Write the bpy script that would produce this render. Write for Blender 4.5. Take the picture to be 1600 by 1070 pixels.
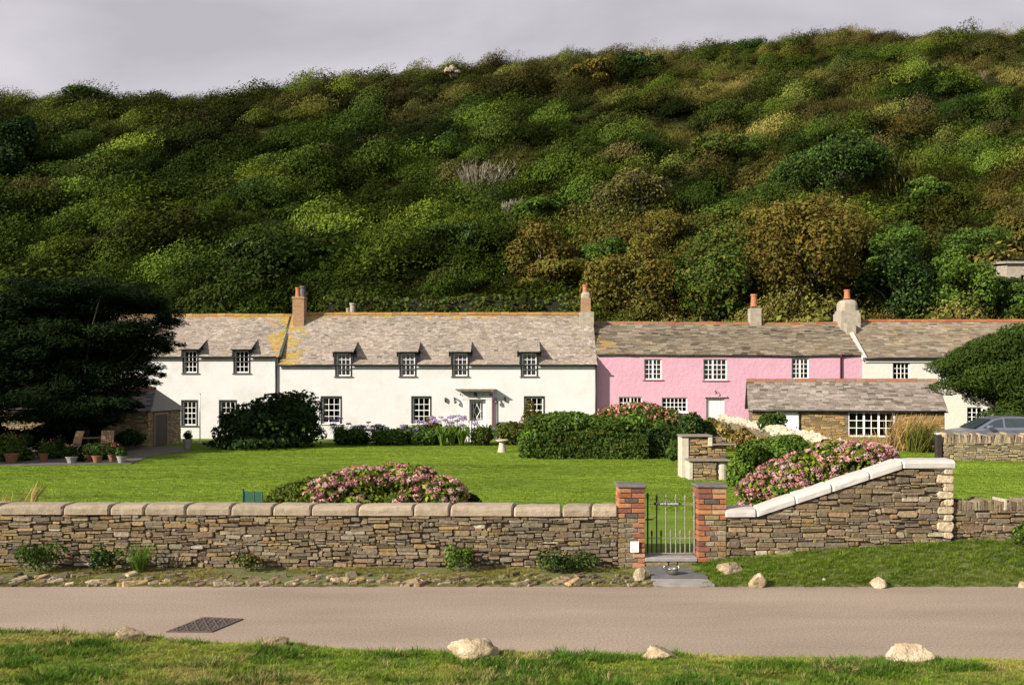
import bpy, math, random
import numpy as np
from mathutils import Vector, Matrix

R = math.radians
random.seed(11)
rng = np.random.default_rng(11)
scene = bpy.context.scene
for o in list(bpy.data.objects):
    bpy.data.objects.remove(o)

# ------------------------------------------------------------------ camera, sky, sun, exposure
EYE = 3.05          # metres above the road
F = 1500.0          # focal length in photo pixels (1600 wide)
HOR = 600.0         # photo row of the horizon
cam_d = bpy.data.cameras.new('camera')
cam_d.sensor_width = 36.0
cam_d.lens = 36.0 * F / 1600.0
cam_d.shift_y = (HOR - 535.0) / 1600.0
cam_d.clip_end = 3000.0
cam = bpy.data.objects.new('camera', cam_d)
scene.collection.objects.link(cam)
cam.location = (0, 0, EYE)
cam.rotation_euler = (R(90), 0, 0)
scene.camera = cam

SUN_DIR = Vector((1.0, 0.67, -0.60)).normalized()      # the way the light travels
sun_el = math.asin(-SUN_DIR.z)
sun_az = math.atan2(-SUN_DIR.x, -SUN_DIR.y)
CLOUD_SHIFT = (3.3, 1.3, 0.4)
world = bpy.data.worlds.new('World')
scene.world = world
world.use_nodes = True
wn, wl = world.node_tree.nodes, world.node_tree.links
wn.clear()
w_out = wn.new('ShaderNodeOutputWorld')
w_bg = wn.new('ShaderNodeBackground')
w_sky = wn.new('ShaderNodeTexSky')
w_sky.sky_type = 'NISHITA'
w_sky.sun_disc = False
w_sky.sun_elevation = sun_el
w_sky.sun_rotation = sun_az
w_bg.inputs['Strength'].default_value = 0.1
w_tc = wn.new('ShaderNodeTexCoord')
w_map = wn.new('ShaderNodeMapping')
w_map.inputs['Scale'].default_value = (1.0, 1.0, 2.6)
w_map.inputs['Location'].default_value = (3.1, 0.4, 0.2)
w_n1 = wn.new('ShaderNodeTexNoise')
w_n1.inputs['Scale'].default_value = 2.4
w_n1.inputs['Detail'].default_value = 6.0
w_n1.inputs['Roughness'].default_value = 0.52
w_n1.inputs['Distortion'].default_value = 0.35
w_r1 = wn.new('ShaderNodeValToRGB')
w_r1.color_ramp.elements[0].position = 0.36
w_r1.color_ramp.elements[0].color = (3.0, 2.83, 3.06, 1)
w_r1.color_ramp.elements[1].position = 0.66
w_r1.color_ramp.elements[1].color = (4.4, 4.15, 4.38, 1)
w_mix = wn.new('ShaderNodeMix')
w_mix.data_type = 'RGBA'
w_n2 = wn.new('ShaderNodeTexNoise')          # broken cloud: gaps of open sky between the banks
w_n2.inputs['Scale'].default_value = 1.15
w_n2.inputs['Detail'].default_value = 5.0
w_m2 = wn.new('ShaderNodeMapping')
w_m2.inputs['Scale'].default_value = (1.0, 1.0, 1.6)
w_m2.inputs['Location'].default_value = CLOUD_SHIFT
wl.new(w_tc.outputs['Generated'], w_m2.inputs['Vector'])
wl.new(w_m2.outputs['Vector'], w_n2.inputs['Vector'])
w_r2 = wn.new('ShaderNodeMapRange')
w_r2.inputs['From Min'].default_value = 0.34
w_r2.inputs['From Max'].default_value = 0.46
w_r2.inputs['To Min'].default_value = 0.12
w_r2.inputs['To Max'].default_value = 0.96
wl.new(w_n2.outputs['Fac'], w_r2.inputs['Value'])
wl.new(w_r2.outputs['Result'], w_mix.inputs['Factor'])
wl.new(w_tc.outputs['Generated'], w_map.inputs['Vector'])
wl.new(w_map.outputs['Vector'], w_n1.inputs['Vector'])
wl.new(w_n1.outputs['Fac'], w_r1.inputs['Fac'])
wl.new(w_sky.outputs['Color'], w_mix.inputs[6])
wl.new(w_r1.outputs['Color'], w_mix.inputs[7])
wl.new(w_mix.outputs[2], w_bg.inputs['Color'])
wl.new(w_bg.outputs['Background'], w_out.inputs['Surface'])

sun_d = bpy.data.lights.new('sun', 'SUN')
sun_d.energy = 5.0
sun_d.angle = R(0.55)
sun_d.color = (1.0, 0.925, 0.81)
sun = bpy.data.objects.new('sun', sun_d)
scene.collection.objects.link(sun)
sun.rotation_euler = SUN_DIR.to_track_quat('-Z', 'Y').to_euler()
sun.location = (-30, -20, 40)

vs = scene.view_settings
vs.view_transform = 'Standard'
vs.look = 'None'
vs.gamma = 1.0
vs.exposure = 0.82
vs.use_curve_mapping = False
scene.render.engine = 'CYCLES'
scene.cycles.max_bounces = 6
scene.cycles.diffuse_bounces = 1
scene.cycles.transparent_max_bounces = 12

# ------------------------------------------------------------------ helpers
COL = scene.collection

def at(x, y, Y):
    """the point at depth Y that photo pixel (x, y) looks at"""
    return Vector(((x - 800.0) * Y / F, Y, EYE + (HOR - y) * Y / F))

def px(x, Y):
    return (x - 800.0) * Y / F

def pz(y, Y):
    return EYE + (HOR - y) * Y / F

def tag(o, label=None, cat=None, group=None, kind=None):
    if label: o['label'] = label
    if cat: o['category'] = cat
    if group: o['group'] = group
    if kind: o['kind'] = kind
    elif cat: o['kind'] = 'thing'
    return o

def empty(name, loc=(0, 0, 0), rz=0.0, label=None, cat=None, group=None):
    o = bpy.data.objects.new(name, None)
    o.empty_display_size = 0.2
    COL.objects.link(o)
    o.location = loc
    o.rotation_euler = (0, 0, rz)
    return tag(o, label, cat, group)

def link(name, me, parent=None, loc=None):
    o = bpy.data.objects.new(name, me)
    COL.objects.link(o)
    if parent is not None: o.parent = parent
    if loc is not None: o.location = loc
    return o

def copy_tree(o, parent=None):
    c = o.copy()
    COL.objects.link(c)
    c.parent = parent
    for ch in list(o.children):
        copy_tree(ch, c)
    return c

class MB:
    """collects faces with a colour each; build() links them as ONE mesh object"""
    def __init__(s):
        s.v, s.f, s.c, s.m = [], [], [], []
    def face(s, pts, col=(1, 1, 1), mi=0):
        n = len(s.v)
        s.v.extend([tuple(p) for p in pts])
        s.f.append(tuple(range(n, n + len(pts))))
        s.c.append(col); s.m.append(mi)
    def add(s, verts, faces, col=(1, 1, 1), mi=0):
        n = len(s.v)
        s.v.extend([tuple(p) for p in verts])
        for f in faces:
            s.f.append(tuple(i + n for i in f)); s.c.append(col); s.m.append(mi)
    def box(s, x0, x1, y0, y1, z0, z1, col=(1, 1, 1), mi=0):
        s.add([(x0, y0, z0), (x1, y0, z0), (x1, y1, z0), (x0, y1, z0), (x0, y0, z1), (x1, y0, z1), (x1, y1, z1), (x0, y1, z1)],
              [(0, 3, 2, 1), (4, 5, 6, 7), (0, 1, 5, 4), (1, 2, 6, 5), (2, 3, 7, 6), (3, 0, 4, 7)], col, mi)
    def bbox(s, x0, x1, y0, y1, z0, z1, b=0.01, col=(1, 1, 1), mi=0, j=0.0):
        """box with chamfered edges, optionally a little uneven"""
        vs, idx = [], {}
        X, Y, Z = (x0, x1), (y0, y1), (z0, z1)
        jj = lambda: random.uniform(-j, j)
        for i in (0, 1):
            for k in (0, 1):
                for l in (0, 1):
                    cx, cy, cz = X[i] + jj(), Y[k] + jj(), Z[l] + jj()
                    sx, sy, sz = (1 if i == 0 else -1), (1 if k == 0 else -1), (1 if l == 0 else -1)
                    idx[i, k, l] = len(vs)
                    vs += [(cx, cy + sy * b, cz + sz * b), (cx + sx * b, cy, cz + sz * b), (cx + sx * b, cy + sy * b, cz)]
        q = lambda i, k, l, a: idx[i, k, l] + a
        fs = [(q(0,0,0,0), q(0,0,1,0), q(0,1,1,0), q(0,1,0,0)), (q(1,0,0,0), q(1,1,0,0), q(1,1,1,0), q(1,0,1,0)),
              (q(0,0,0,1), q(1,0,0,1), q(1,0,1,1), q(0,0,1,1)), (q(0,1,0,1), q(0,1,1,1), q(1,1,1,1), q(1,1,0,1)),
              (q(0,0,0,2), q(0,1,0,2), q(1,1,0,2), q(1,0,0,2)), (q(0,0,1,2), q(1,0,1,2), q(1,1,1,2), q(0,1,1,2))]
        for k in (0, 1):
            for l in (0, 1):
                f = [q(0,k,l,1), q(0,k,l,2), q(1,k,l,2), q(1,k,l,1)]
                fs.append(tuple(f if (k == l) else f[::-1]))
        for i in (0, 1):
            for l in (0, 1):
                f = [q(i,0,l,0), q(i,0,l,2), q(i,1,l,2), q(i,1,l,0)]
                fs.append(tuple(f[::-1] if (i == l) else f))
        for i in (0, 1):
            for k in (0, 1):
                f = [q(i,k,0,0), q(i,k,0,1), q(i,k,1,1), q(i,k,1,0)]
                fs.append(tuple(f if (i == k) else f[::-1]))
        for i in (0, 1):
            for k in (0, 1):
                for l in (0, 1):
                    f = [q(i,k,l,0), q(i,k,l,1), q(i,k,l,2)]
                    fs.append(tuple(f[::-1] if (i + k + l) % 2 else f))
        s.add(vs, fs, col, mi)
    def tube(s, pts, radii, n=6, col=(1, 1, 1), mi=0, cap=True):
        pts = [Vector(p) for p in pts]
        if isinstance(radii, (int, float)): radii = [radii] * len(pts)
        base = len(s.v)
        for i, p in enumerate(pts):
            d = (pts[min(i + 1, len(pts) - 1)] - pts[max(i - 1, 0)])
            d = d.normalized() if d.length > 1e-9 else Vector((0, 0, 1))
            a = d.cross(Vector((0, 0, 1)))
            if a.length < 0.05: a = d.cross(Vector((1, 0, 0)))
            a.normalize(); b = d.cross(a)
            for k in range(n):
                t = 2 * math.pi * k / n
                s.v.append(tuple(p + (a * math.cos(t) + b * math.sin(t)) * radii[i]))
        for i in range(len(pts) - 1):
            for k in range(n):
                a0 = base + i * n + k; a1 = base + i * n + (k + 1) % n
                s.f.append((a0, a0 + n, a1 + n, a1)); s.c.append(col); s.m.append(mi)
        if cap:
            s.f.append(tuple(base + k for k in range(n))); s.c.append(col); s.m.append(mi)
            e = base + (len(pts) - 1) * n
            s.f.append(tuple(e + k for k in range(n))[::-1]); s.c.append(col); s.m.append(mi)
    def lathe(s, c, prof, n=12, col=(1, 1, 1), mi=0, ex=1.0, ey=1.0):
        base = len(s.v)
        for r, z in prof:
            for k in range(n):
                t = 2 * math.pi * k / n
                s.v.append((c[0] + r * math.cos(t) * ex, c[1] + r * math.sin(t) * ey, c[2] + z))
        for i in range(len(prof) - 1):
            for k in range(n):
                a0 = base + i * n + k; a1 = base + i * n + (k + 1) % n
                s.f.append((a0, a1, a1 + n, a0 + n)); s.c.append(col); s.m.append(mi)
        e = base + (len(prof) - 1) * n
        s.f.append(tuple(e + k for k in range(n))); s.c.append(col); s.m.append(mi)
        s.f.append(tuple(base + k for k in range(n))[::-1]); s.c.append(col); s.m.append(mi)
    def prism(s, poly, y0, y1, col=(1, 1, 1), mi=0):
        """polygon of (x, z) pushed from y0 to y1"""
        n = len(poly); b = len(s.v)
        s.v.extend([(x, y0, z) for x, z in poly] + [(x, y1, z) for x, z in poly])
        s.f.append(tuple(b + i for i in range(n))); s.f.append(tuple(b + n + i for i in range(n))[::-1])
        for i in range(n):
            j = (i + 1) % n
            s.f.append((b + j, b + i, b + n + i, b + n + j))
        for _ in range(n + 2):
            s.c.append(col); s.m.append(mi)
    def mesh(s, name, mats, smooth=False):
        me = bpy.data.meshes.new(name)
        me.from_pydata(s.v, [], s.f)
        for m in (mats if isinstance(mats, (list, tuple)) else [mats]): me.materials.append(m)
        if any(s.m): me.polygons.foreach_set('material_index', s.m)
        ca = me.color_attributes.new('col', 'FLOAT_COLOR', 'CORNER')
        arr = np.ones((len(me.loops), 4), np.float32)
        cnt = np.array([len(f) for f in s.f])
        arr[:, :3] = np.repeat(np.array(s.c, np.float32), cnt, axis=0)
        ca.data.foreach_set('color', arr.ravel())
        if smooth: me.polygons.foreach_set('use_smooth', [True] * len(me.polygons))
        me.update()
        return me
    def build(s, name, mats, parent=None, smooth=False, kind=None, label=None, loc=None):
        o = link(name, s.mesh(name, mats, smooth), parent, loc)
        return tag(o, label, None, None, kind)

def np_mesh(name, V, Fq, C, mats, smooth=False):
    """V n x 3, Fq m x k (all the same k), C m x 3 colour of each face"""
    me = bpy.data.meshes.new(name)
    V = np.asarray(V, np.float32); Fq = np.asarray(Fq, np.int32)
    m, k = Fq.shape
    me.vertices.add(len(V)); me.vertices.foreach_set('co', V.ravel())
    me.loops.add(m * k); me.loops.foreach_set('vertex_index', Fq.ravel())
    me.polygons.add(m); me.polygons.foreach_set('loop_start', np.arange(0, m * k, k, dtype=np.int32))
    ca = me.color_attributes.new('col', 'FLOAT_COLOR', 'CORNER')
    arr = np.ones((m * k, 4), np.float32)
    arr[:, :3] = np.repeat(np.asarray(C, np.float32), k, axis=0)
    ca.data.foreach_set('color', arr.ravel())
    for mt in (mats if isinstance(mats, (list, tuple)) else [mats]): me.materials.append(mt)
    if smooth: me.polygons.foreach_set('use_smooth', np.ones(m, bool))
    me.update(calc_edges=True)
    me.validate()
    return me

def unit(a):
    return a / np.maximum(np.linalg.norm(a, axis=-1, keepdims=True), 1e-9)

def leaves(P, N, size, aspect=0.55, jit=0.7, up=None, upw=0.0):
    """diamond leaves at P facing about N; returns V, F (two bent triangles a leaf as one quad)"""
    n = len(P)
    size = np.broadcast_to(np.asarray(size, float), (n,))
    nn = unit(N + rng.normal(0, jit, (n, 3)))
    t = rng.normal(0, 1, (n, 3))
    if up is not None: t = t * (1 - upw) + np.asarray(up) * upw * 2
    t = unit(t - nn * (t * nn).sum(1, keepdims=True))
    b = np.cross(nn, t)
    L = size[:, None]
    V = np.stack([P - t * L * .5, P + b * L * aspect * .5 + nn * L * .06, P + t * L * .5 - nn * L * .1, P - b * L * aspect * .5 + nn * L * .06], 1)
    return V.reshape(-1, 3), np.arange(n * 4).reshape(n, 4)

def vnoise(x, y, seed=0):
    x = np.asarray(x, float); y = np.asarray(y, float)
    xi, yi = np.floor(x).astype(np.int64), np.floor(y).astype(np.int64)
    fx, fy = x - xi, y - yi
    fx, fy = fx * fx * (3 - 2 * fx), fy * fy * (3 - 2 * fy)
    def h(a, b):
        n = (a * 374761393 + b * 668265263 + seed * 69069 + 1013904223) & 0x7fffffff
        n = ((n ^ (n >> 13)) * 1274126177) & 0x7fffffff
        return ((n ^ (n >> 16)) & 0xffff) / 65535.0
    return (h(xi, yi) * (1 - fx) + h(xi + 1, yi) * fx) * (1 - fy) + (h(xi, yi + 1) * (1 - fx) + h(xi + 1, yi + 1) * fx) * fy

def fnoise(x, y, seed=0, oct=4):
    s, a, t = 0.0, 1.0, 0.0
    for k in range(oct):
        s = s + a * vnoise(np.asarray(x) * 2 ** k, np.asarray(y) * 2 ** k, seed + k); t += a; a *= .5
    return s / t

# ------------------------------------------------------------------ materials
def new_mat(name):
    m = bpy.data.materials.new(name)
    m.use_nodes = True
    nt = m.node_tree
    return m, nt.nodes, nt.links, nt.nodes['Principled BSDF']

def mix_node(N, mode='MIX', fac=None):
    n = N.new('ShaderNodeMix'); n.data_type = 'RGBA'; n.blend_type = mode
    if fac is not None: n.inputs['Factor'].default_value = fac
    return n

def pmat(name, c1, c2=None, scale=4.0, rough=0.85, bump=0.0, bscale=40.0, stretch=(1, 1, 1), spec=0.3, metal=0.0,
         c3=None, scale3=1.0, lo3=0.55, hi3=0.7, detail=6.0, lo=0.3, hi=0.7, bdist=0.02, obj=False):
    """two-tone noise, an optional third patch colour, times the mesh colour attribute"""
    m, N, L, P = new_mat(name)
    g = N.new('ShaderNodeNewGeometry') if not obj else N.new('ShaderNodeTexCoord')
    mp = N.new('ShaderNodeMapping'); mp.inputs['Scale'].default_value = stretch
    L.new(g.outputs['Position' if not obj else 'Object'], mp.inputs['Vector'])
    c2 = c2 or tuple(x * 0.75 for x in c1)
    nz = N.new('ShaderNodeTexNoise'); nz.inputs['Scale'].default_value = scale; nz.inputs['Detail'].default_value = detail
    L.new(mp.outputs['Vector'], nz.inputs['Vector'])
    rp = N.new('ShaderNodeValToRGB')
    rp.color_ramp.elements[0].position = lo; rp.color_ramp.elements[1].position = hi
    rp.color_ramp.elements[0].color = (*c2, 1); rp.color_ramp.elements[1].color = (*c1, 1)
    L.new(nz.outputs['Fac'], rp.inputs['Fac'])
    out = rp.outputs['Color']
    if c3:
        n3 = N.new('ShaderNodeTexNoise'); n3.inputs['Scale'].default_value = scale3; n3.inputs['Detail'].default_value = 8.0
        n3.inputs['Roughness'].default_value = 0.65
        L.new(mp.outputs['Vector'], n3.inputs['Vector'])
        mr = N.new('ShaderNodeMapRange'); mr.inputs['From Min'].default_value = lo3; mr.inputs['From Max'].default_value = hi3
        L.new(n3.outputs['Fac'], mr.inputs['Value'])
        mx = mix_node(N); L.new(mr.outputs['Result'], mx.inputs['Factor']); L.new(out, mx.inputs[6])
        mx.inputs[7].default_value = (*c3, 1); out = mx.outputs[2]
    at_ = N.new('ShaderNodeAttribute'); at_.attribute_name = 'col'
    mu = mix_node(N, 'MULTIPLY', 1.0)
    L.new(out, mu.inputs[6]); L.new(at_.outputs['Color'], mu.inputs[7])
    L.new(mu.outputs[2], P.inputs['Base Color'])
    P.inputs['Roughness'].default_value = rough
    P.inputs['Specular IOR Level'].default_value = spec
    P.inputs['Metallic'].default_value = metal
    if bump:
        nb = N.new('ShaderNodeTexNoise'); nb.inputs['Scale'].default_value = bscale; nb.inputs['Detail'].default_value = 8.0
        nb.inputs['Roughness'].default_value = 0.6
        L.new(mp.outputs['Vector'], nb.inputs['Vector'])
        bp = N.new('ShaderNodeBump'); bp.inputs['Strength'].default_value = bump; bp.inputs['Distance'].default_value = bdist
        L.new(nb.outputs['Fac'], bp.inputs['Height']); L.new(bp.outputs['Normal'], P.inputs['Normal'])
    return m

def leaf_mat(name, col, tint=False, trans=0.25, rough=0.6, spec=0.02):
    trans *= .7
    """leaf: colour x mesh colour (x instance tint), some light let through"""
    m, N, L, P = new_mat(name)
    at_ = N.new('ShaderNodeAttribute'); at_.attribute_name = 'col'
    mu = mix_node(N, 'MULTIPLY', 1.0)
    mu.inputs[6].default_value = (*col, 1); L.new(at_.outputs['Color'], mu.inputs[7])
    out = mu.outputs[2]
    if tint:
        ti = N.new('ShaderNodeAttribute'); ti.attribute_type = 'INSTANCER'; ti.attribute_name = 'tint'
        m2 = mix_node(N, 'MULTIPLY', 1.0)
        L.new(out, m2.inputs[6]); L.new(ti.outputs['Color'], m2.inputs[7]); out = m2.outputs[2]
    L.new(out, P.inputs['Base Color'])
    P.inputs['Roughness'].default_value = rough
    P.inputs['Specular IOR Level'].default_value = min(spec, .05)
    if trans:
        tr = N.new('ShaderNodeBsdfTranslucent'); L.new(out, tr.inputs['Color'])
        ms = N.new('ShaderNodeMixShader'); ms.inputs['Fac'].default_value = trans
        L.new(P.outputs['BSDF'], ms.inputs[1]); L.new(tr.outputs['BSDF'], ms.inputs[2])
        L.new(ms.outputs['Shader'], N['Material Output'].inputs['Surface'])
    return m

def glass_mat(name, tint=(0.6, 0.65, 0.65), refl=0.10):
    m, N, L, P = new_mat(name)
    N.remove(P)
    tr = N.new('ShaderNodeBsdfTransparent'); tr.inputs['Color'].default_value = (*tint, 1)
    gl = N.new('ShaderNodeBsdfGlossy'); gl.inputs['Roughness'].default_value = 0.03
    ms = N.new('ShaderNodeMixShader'); ms.inputs['Fac'].default_value = refl
    L.new(tr.outputs['BSDF'], ms.inputs[1]); L.new(gl.outputs['BSDF'], ms.inputs[2])
    L.new(ms.outputs['Shader'], N['Material Output'].inputs['Surface'])
    return m

M = {}
M['render_white'] = pmat('lime_render_white', (.61, .605, .595), (.565, .555, .535), scale=1.3, rough=.9, bump=.2, bscale=7, bdist=.05, c3=(.46, .435, .385), scale3=.9, lo3=.52, hi3=.85)
M['render_pink'] = pmat('lime_render_pink', (.57, .33, .405), (.525, .295, .36), scale=1.2, rough=.9, bump=.4, bscale=5, bdist=.07, c3=(.47, .25, .32), scale3=1.6, lo3=.6, hi3=.85)
M['render_cream'] = pmat('lime_render_cream', (.64, .605, .53), (.59, .555, .475), scale=1.0, rough=.9, bump=.3, bscale=6, bdist=.05)
M['slate'] = pmat('slate', (1, 1, 1), (.72, .72, .72), scale=9, rough=.8, bump=.4, bscale=30, spec=.35, bdist=.02)
M['ridge'] = pmat('ridge_tile', (1, 1, 1), (.7, .68, .62), scale=12, rough=.85, bump=.3)
M['white_paint'] = pmat('white_paint', (.80, .79, .75), (.72, .71, .67), scale=6, rough=.5)
M['black_paint'] = pmat('black_paint', (.012, .013, .014), (.02, .02, .02), scale=8, rough=.45, spec=.4)
M['glass'] = glass_mat('window_glass', (.5, .53, .52), .07)
M['dark_room'] = pmat('interior_plaster', (.10, .09, .08), rough=.95)
M['curtain'] = pmat('curtain_cloth', (.62, .58, .47), (.5, .46, .38), scale=4, rough=.95)
M['stone'] = pmat('rubble_stone', (1.22, 1.17, 1.08), (.66, .62, .56), scale=18, rough=.9, bump=.7, bscale=38, bdist=.03, c3=(1.5, 1.45, 1.35), scale3=7, lo3=.62, hi3=.8)
M['mortar'] = pmat('earth_mortar', (.17, .13, .085), (.08, .062, .042), scale=20, rough=.95, bump=.6, bscale=60)
M['coping'] = pmat('coping_stone', (.37, .305, .225), (.25, .20, .14), scale=9, rough=.9, bump=.9, bscale=45, c3=(.17, .145, .105), scale3=9, lo3=.58, hi3=.8, bdist=.02)
M['coping_white'] = pmat('coping_concrete', (.47, .445, .41), (.40, .375, .34), scale=5, rough=.9, bump=.35, bscale=60, c3=(.34, .31, .27), scale3=6, lo3=.6, hi3=.85)
M['brick'] = pmat('red_brick', (1.1, 1.1, 1.1), (.68, .66, .66), scale=22, rough=.9, bump=.5, bscale=70, bdist=.012, c3=(1.5, 1.7, 1.9), scale3=16, lo3=.64, hi3=.8)
M['lime_mortar'] = pmat('lime_mortar', (.50, .44, .35), (.38, .32, .25), scale=30, rough=.95, bump=.4, bscale=80)
M['cap_slate'] = pmat('cap_slate', (.15, .135, .125), (.09, .08, .075), scale=10, rough=.85, bump=.5, bscale=50)
M['rock'] = pmat('pale_rock', (.38, .315, .22), (.24, .185, .115), scale=5, rough=.92, bump=1.0, bscale=16, bdist=.06, c3=(.56, .50, .41), scale3=4, lo3=.5, hi3=.72, obj=False)
M['iron'] = pmat('black_iron', (.02, .02, .021), (.035, .03, .027), scale=40, rough=.5, spec=.4)
M['iron_worn_lit'] = pmat('weathered_sunlit_iron', (.30, .27, .21), (.11, .10, .085), scale=50, rough=.55, spec=.4)  # paler iron: sunlight on the gate bars is put into its colour
M['paving'] = pmat('paving_stone', (.30, .28, .26), (.22, .205, .19), scale=7, rough=.85, bump=.4, bscale=60)
M['paving_dark'] = pmat('dark_slate_paving', (.13, .128, .13), (.09, .088, .09), scale=9, rough=.75, bump=.4, bscale=50)
M['bark'] = pmat('bark', (.16, .12, .08), (.08, .06, .04), scale=7, rough=.95, bump=.8, bscale=18, stretch=(1, 1, .3))
M['bark_pale'] = pmat('pale_bark', (.32, .28, .21), (.2, .17, .12), scale=7, rough=.95, bump=.6, bscale=18, stretch=(1, 1, .3))
M['wood'] = pmat('teak', (.34, .23, .13), (.24, .15, .08), scale=9, rough=.7, stretch=(1, 1, 6))
M['dark_wood'] = pmat('dark_door_wood', (.025, .02, .016), (.04, .03, .022), scale=9, rough=.7)
M['terracotta'] = pmat('terracotta', (.42, .17, .08), (.32, .12, .06), scale=12, rough=.85)
M['grey_pot'] = pmat('grey_clay', (.32, .31, .29), (.22, .21, .2), scale=12, rough=.8)
M['green_plastic'] = pmat('green_mesh', (.03, .10, .06), (.02, .07, .045), scale=30, rough=.6)
M['steel'] = pmat('steel', (.62, .58, .52), (.5, .46, .42), scale=8, rough=.28, metal=1.0)
M['paper'] = pmat('notice_paper', (.80, .80, .78), (.74, .74, .72), scale=9, rough=.7)
M['ink'] = pmat('grey_ink', (.30, .31, .34), (.26, .27, .30), rough=.7)
M['white_ink'] = pmat('white_lettering', (.78, .78, .76), (.74, .74, .72), rough=.6)
M['cast_iron'] = pmat('cast_iron', (.075, .062, .055), (.045, .038, .035), scale=25, rough=.65, bump=.3, bscale=90)
M['lead'] = pmat('lead_flashing', (.055, .06, .065), (.035, .04, .042), scale=8, rough=.6)
M['chimney_render'] = pmat('weathered_render', (.38, .335, .27), (.25, .215, .17), scale=5, rough=.9, bump=.5, bscale=14, c3=(.27, .215, .09), scale3=4, lo3=.52, hi3=.75)

def brick_tex_mat(name, c1, c2, mort, w=.225, h=.075):
    m, N, L, P = new_mat(name)
    tc = N.new('ShaderNodeNewGeometry')
    sp = N.new('ShaderNodeSeparateXYZ'); L.new(tc.outputs['Position'], sp.inputs[0])
    ad = N.new('ShaderNodeMath'); ad.operation = 'ADD'; L.new(sp.outputs['X'], ad.inputs[0]); L.new(sp.outputs['Y'], ad.inputs[1])
    cb = N.new('ShaderNodeCombineXYZ'); L.new(ad.outputs[0], cb.inputs['X']); L.new(sp.outputs['Z'], cb.inputs['Y'])
    b = N.new('ShaderNodeTexBrick'); L.new(cb.outputs[0], b.inputs['Vector'])
    b.inputs['Scale'].default_value = 1.0; b.inputs['Brick Width'].default_value = w; b.inputs['Row Height'].default_value = h
    b.inputs['Mortar Size'].default_value = .008
    b.inputs['Color1'].default_value = (*c1, 1); b.inputs['Color2'].default_value = (*c2, 1); b.inputs['Mortar'].default_value = (*mort, 1)
    nz = N.new('ShaderNodeTexNoise'); nz.inputs['Scale'].default_value = 3.0; nz.inputs['Detail'].default_value = 6
    L.new(tc.outputs['Position'], nz.inputs['Vector'])
    mr = N.new('ShaderNodeMapRange'); mr.inputs['To Min'].default_value = .65; mr.inputs['To Max'].default_value = 1.3
    L.new(nz.outputs['Fac'], mr.inputs['Value'])
    mu = mix_node(N, 'MULTIPLY', 1.0); L.new(b.outputs['Color'], mu.inputs[6]); L.new(mr.outputs[0], mu.inputs[7])
    L.new(mu.outputs[2], P.inputs['Base Color']); P.inputs['Roughness'].default_value = .9
    bp = N.new('ShaderNodeBump'); bp.inputs['Strength'].default_value = .6; bp.inputs['Distance'].default_value = .02; bp.invert = True
    L.new(b.outputs['Fac'], bp.inputs['Height']); L.new(bp.outputs['Normal'], P.inputs['Normal'])
    return m
M['chimney_brick'] = brick_tex_mat('chimney_brick', (.34, .19, .09), (.27, .13, .07), (.36, .27, .16))
M['far_rubble'] = brick_tex_mat('far_rubble_wall', (.20, .155, .08), (.11, .085, .055), (.10, .08, .055), w=.3, h=.085)

def hole_wall(mb, x0, x1, z0, z1, Y, holes, depth=.2, col=(1, 1, 1), mi=0):
    """wall sheet facing -Y with rectangular openings and their reveals"""
    xs = sorted({x0, x1, *[h[0] for h in holes], *[h[1] for h in holes]})
    zs = sorted({z0, z1, *[h[2] for h in holes], *[min(h[3], z1) for h in holes]})
    xs = [x for x in xs if x0 <= x <= x1]; zs = [z for z in zs if z0 <= z <= z1]
    for a, b in zip(xs, xs[1:]):
        for c, d in zip(zs, zs[1:]):
            mx, mz = (a + b) / 2, (c + d) / 2
            if any(h[0] < mx < h[1] and h[2] < mz < h[3] for h in holes): continue
            mb.face([(a, Y, c), (b, Y, c), (b, Y, d), (a, Y, d)], col, mi)
    for h in holes:
        a, b, c, d = h[0], h[1], max(h[2], z0), min(h[3], z1)
        mb.face([(a, Y, c), (a, Y, d), (a, Y + depth, d), (a, Y + depth, c)], col, mi)
        mb.face([(b, Y, d), (b, Y, c), (b, Y + depth, c), (b, Y + depth, d)], col, mi)
        if h[3] < z1: mb.face([(a, Y, d), (b, Y, d), (b, Y + depth, d), (a, Y + depth, d)], col, mi)
        if h[2] > z0: mb.face([(b, Y, c), (a, Y, c), (a, Y + depth, c), (b, Y + depth, c)], col, mi)

def text_mesh(name, body, size, mat, extrude=.002):
    cu = bpy.data.curves.new(name, 'FONT')
    cu.body = body; cu.size = size; cu.align_x = 'CENTER'; cu.align_y = 'CENTER'; cu.extrude = extrude
    cu.resolution_u = 2
    to = bpy.data.objects.new(name, cu)
    COL.objects.link(to)
    bpy.context.view_layer.update()
    me = bpy.data.meshes.new_from_object(to.evaluated_get(bpy.context.evaluated_depsgraph_get()))
    bpy.data.objects.remove(to)
    me.name = name
    me.materials.clear(); me.materials.append(mat)
    ca = me.color_attributes.new('col', 'FLOAT_COLOR', 'CORNER')
    ca.data.foreach_set('color', np.ones(len(me.loops) * 4, np.float32))
    return me

def put_text(body, size, mat, parent, loc, name='lettering'):
    o = link(name, text_mesh(name, body, size, mat), parent, loc)
    o.rotation_euler = (R(90), 0, 0)
    return o

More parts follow.
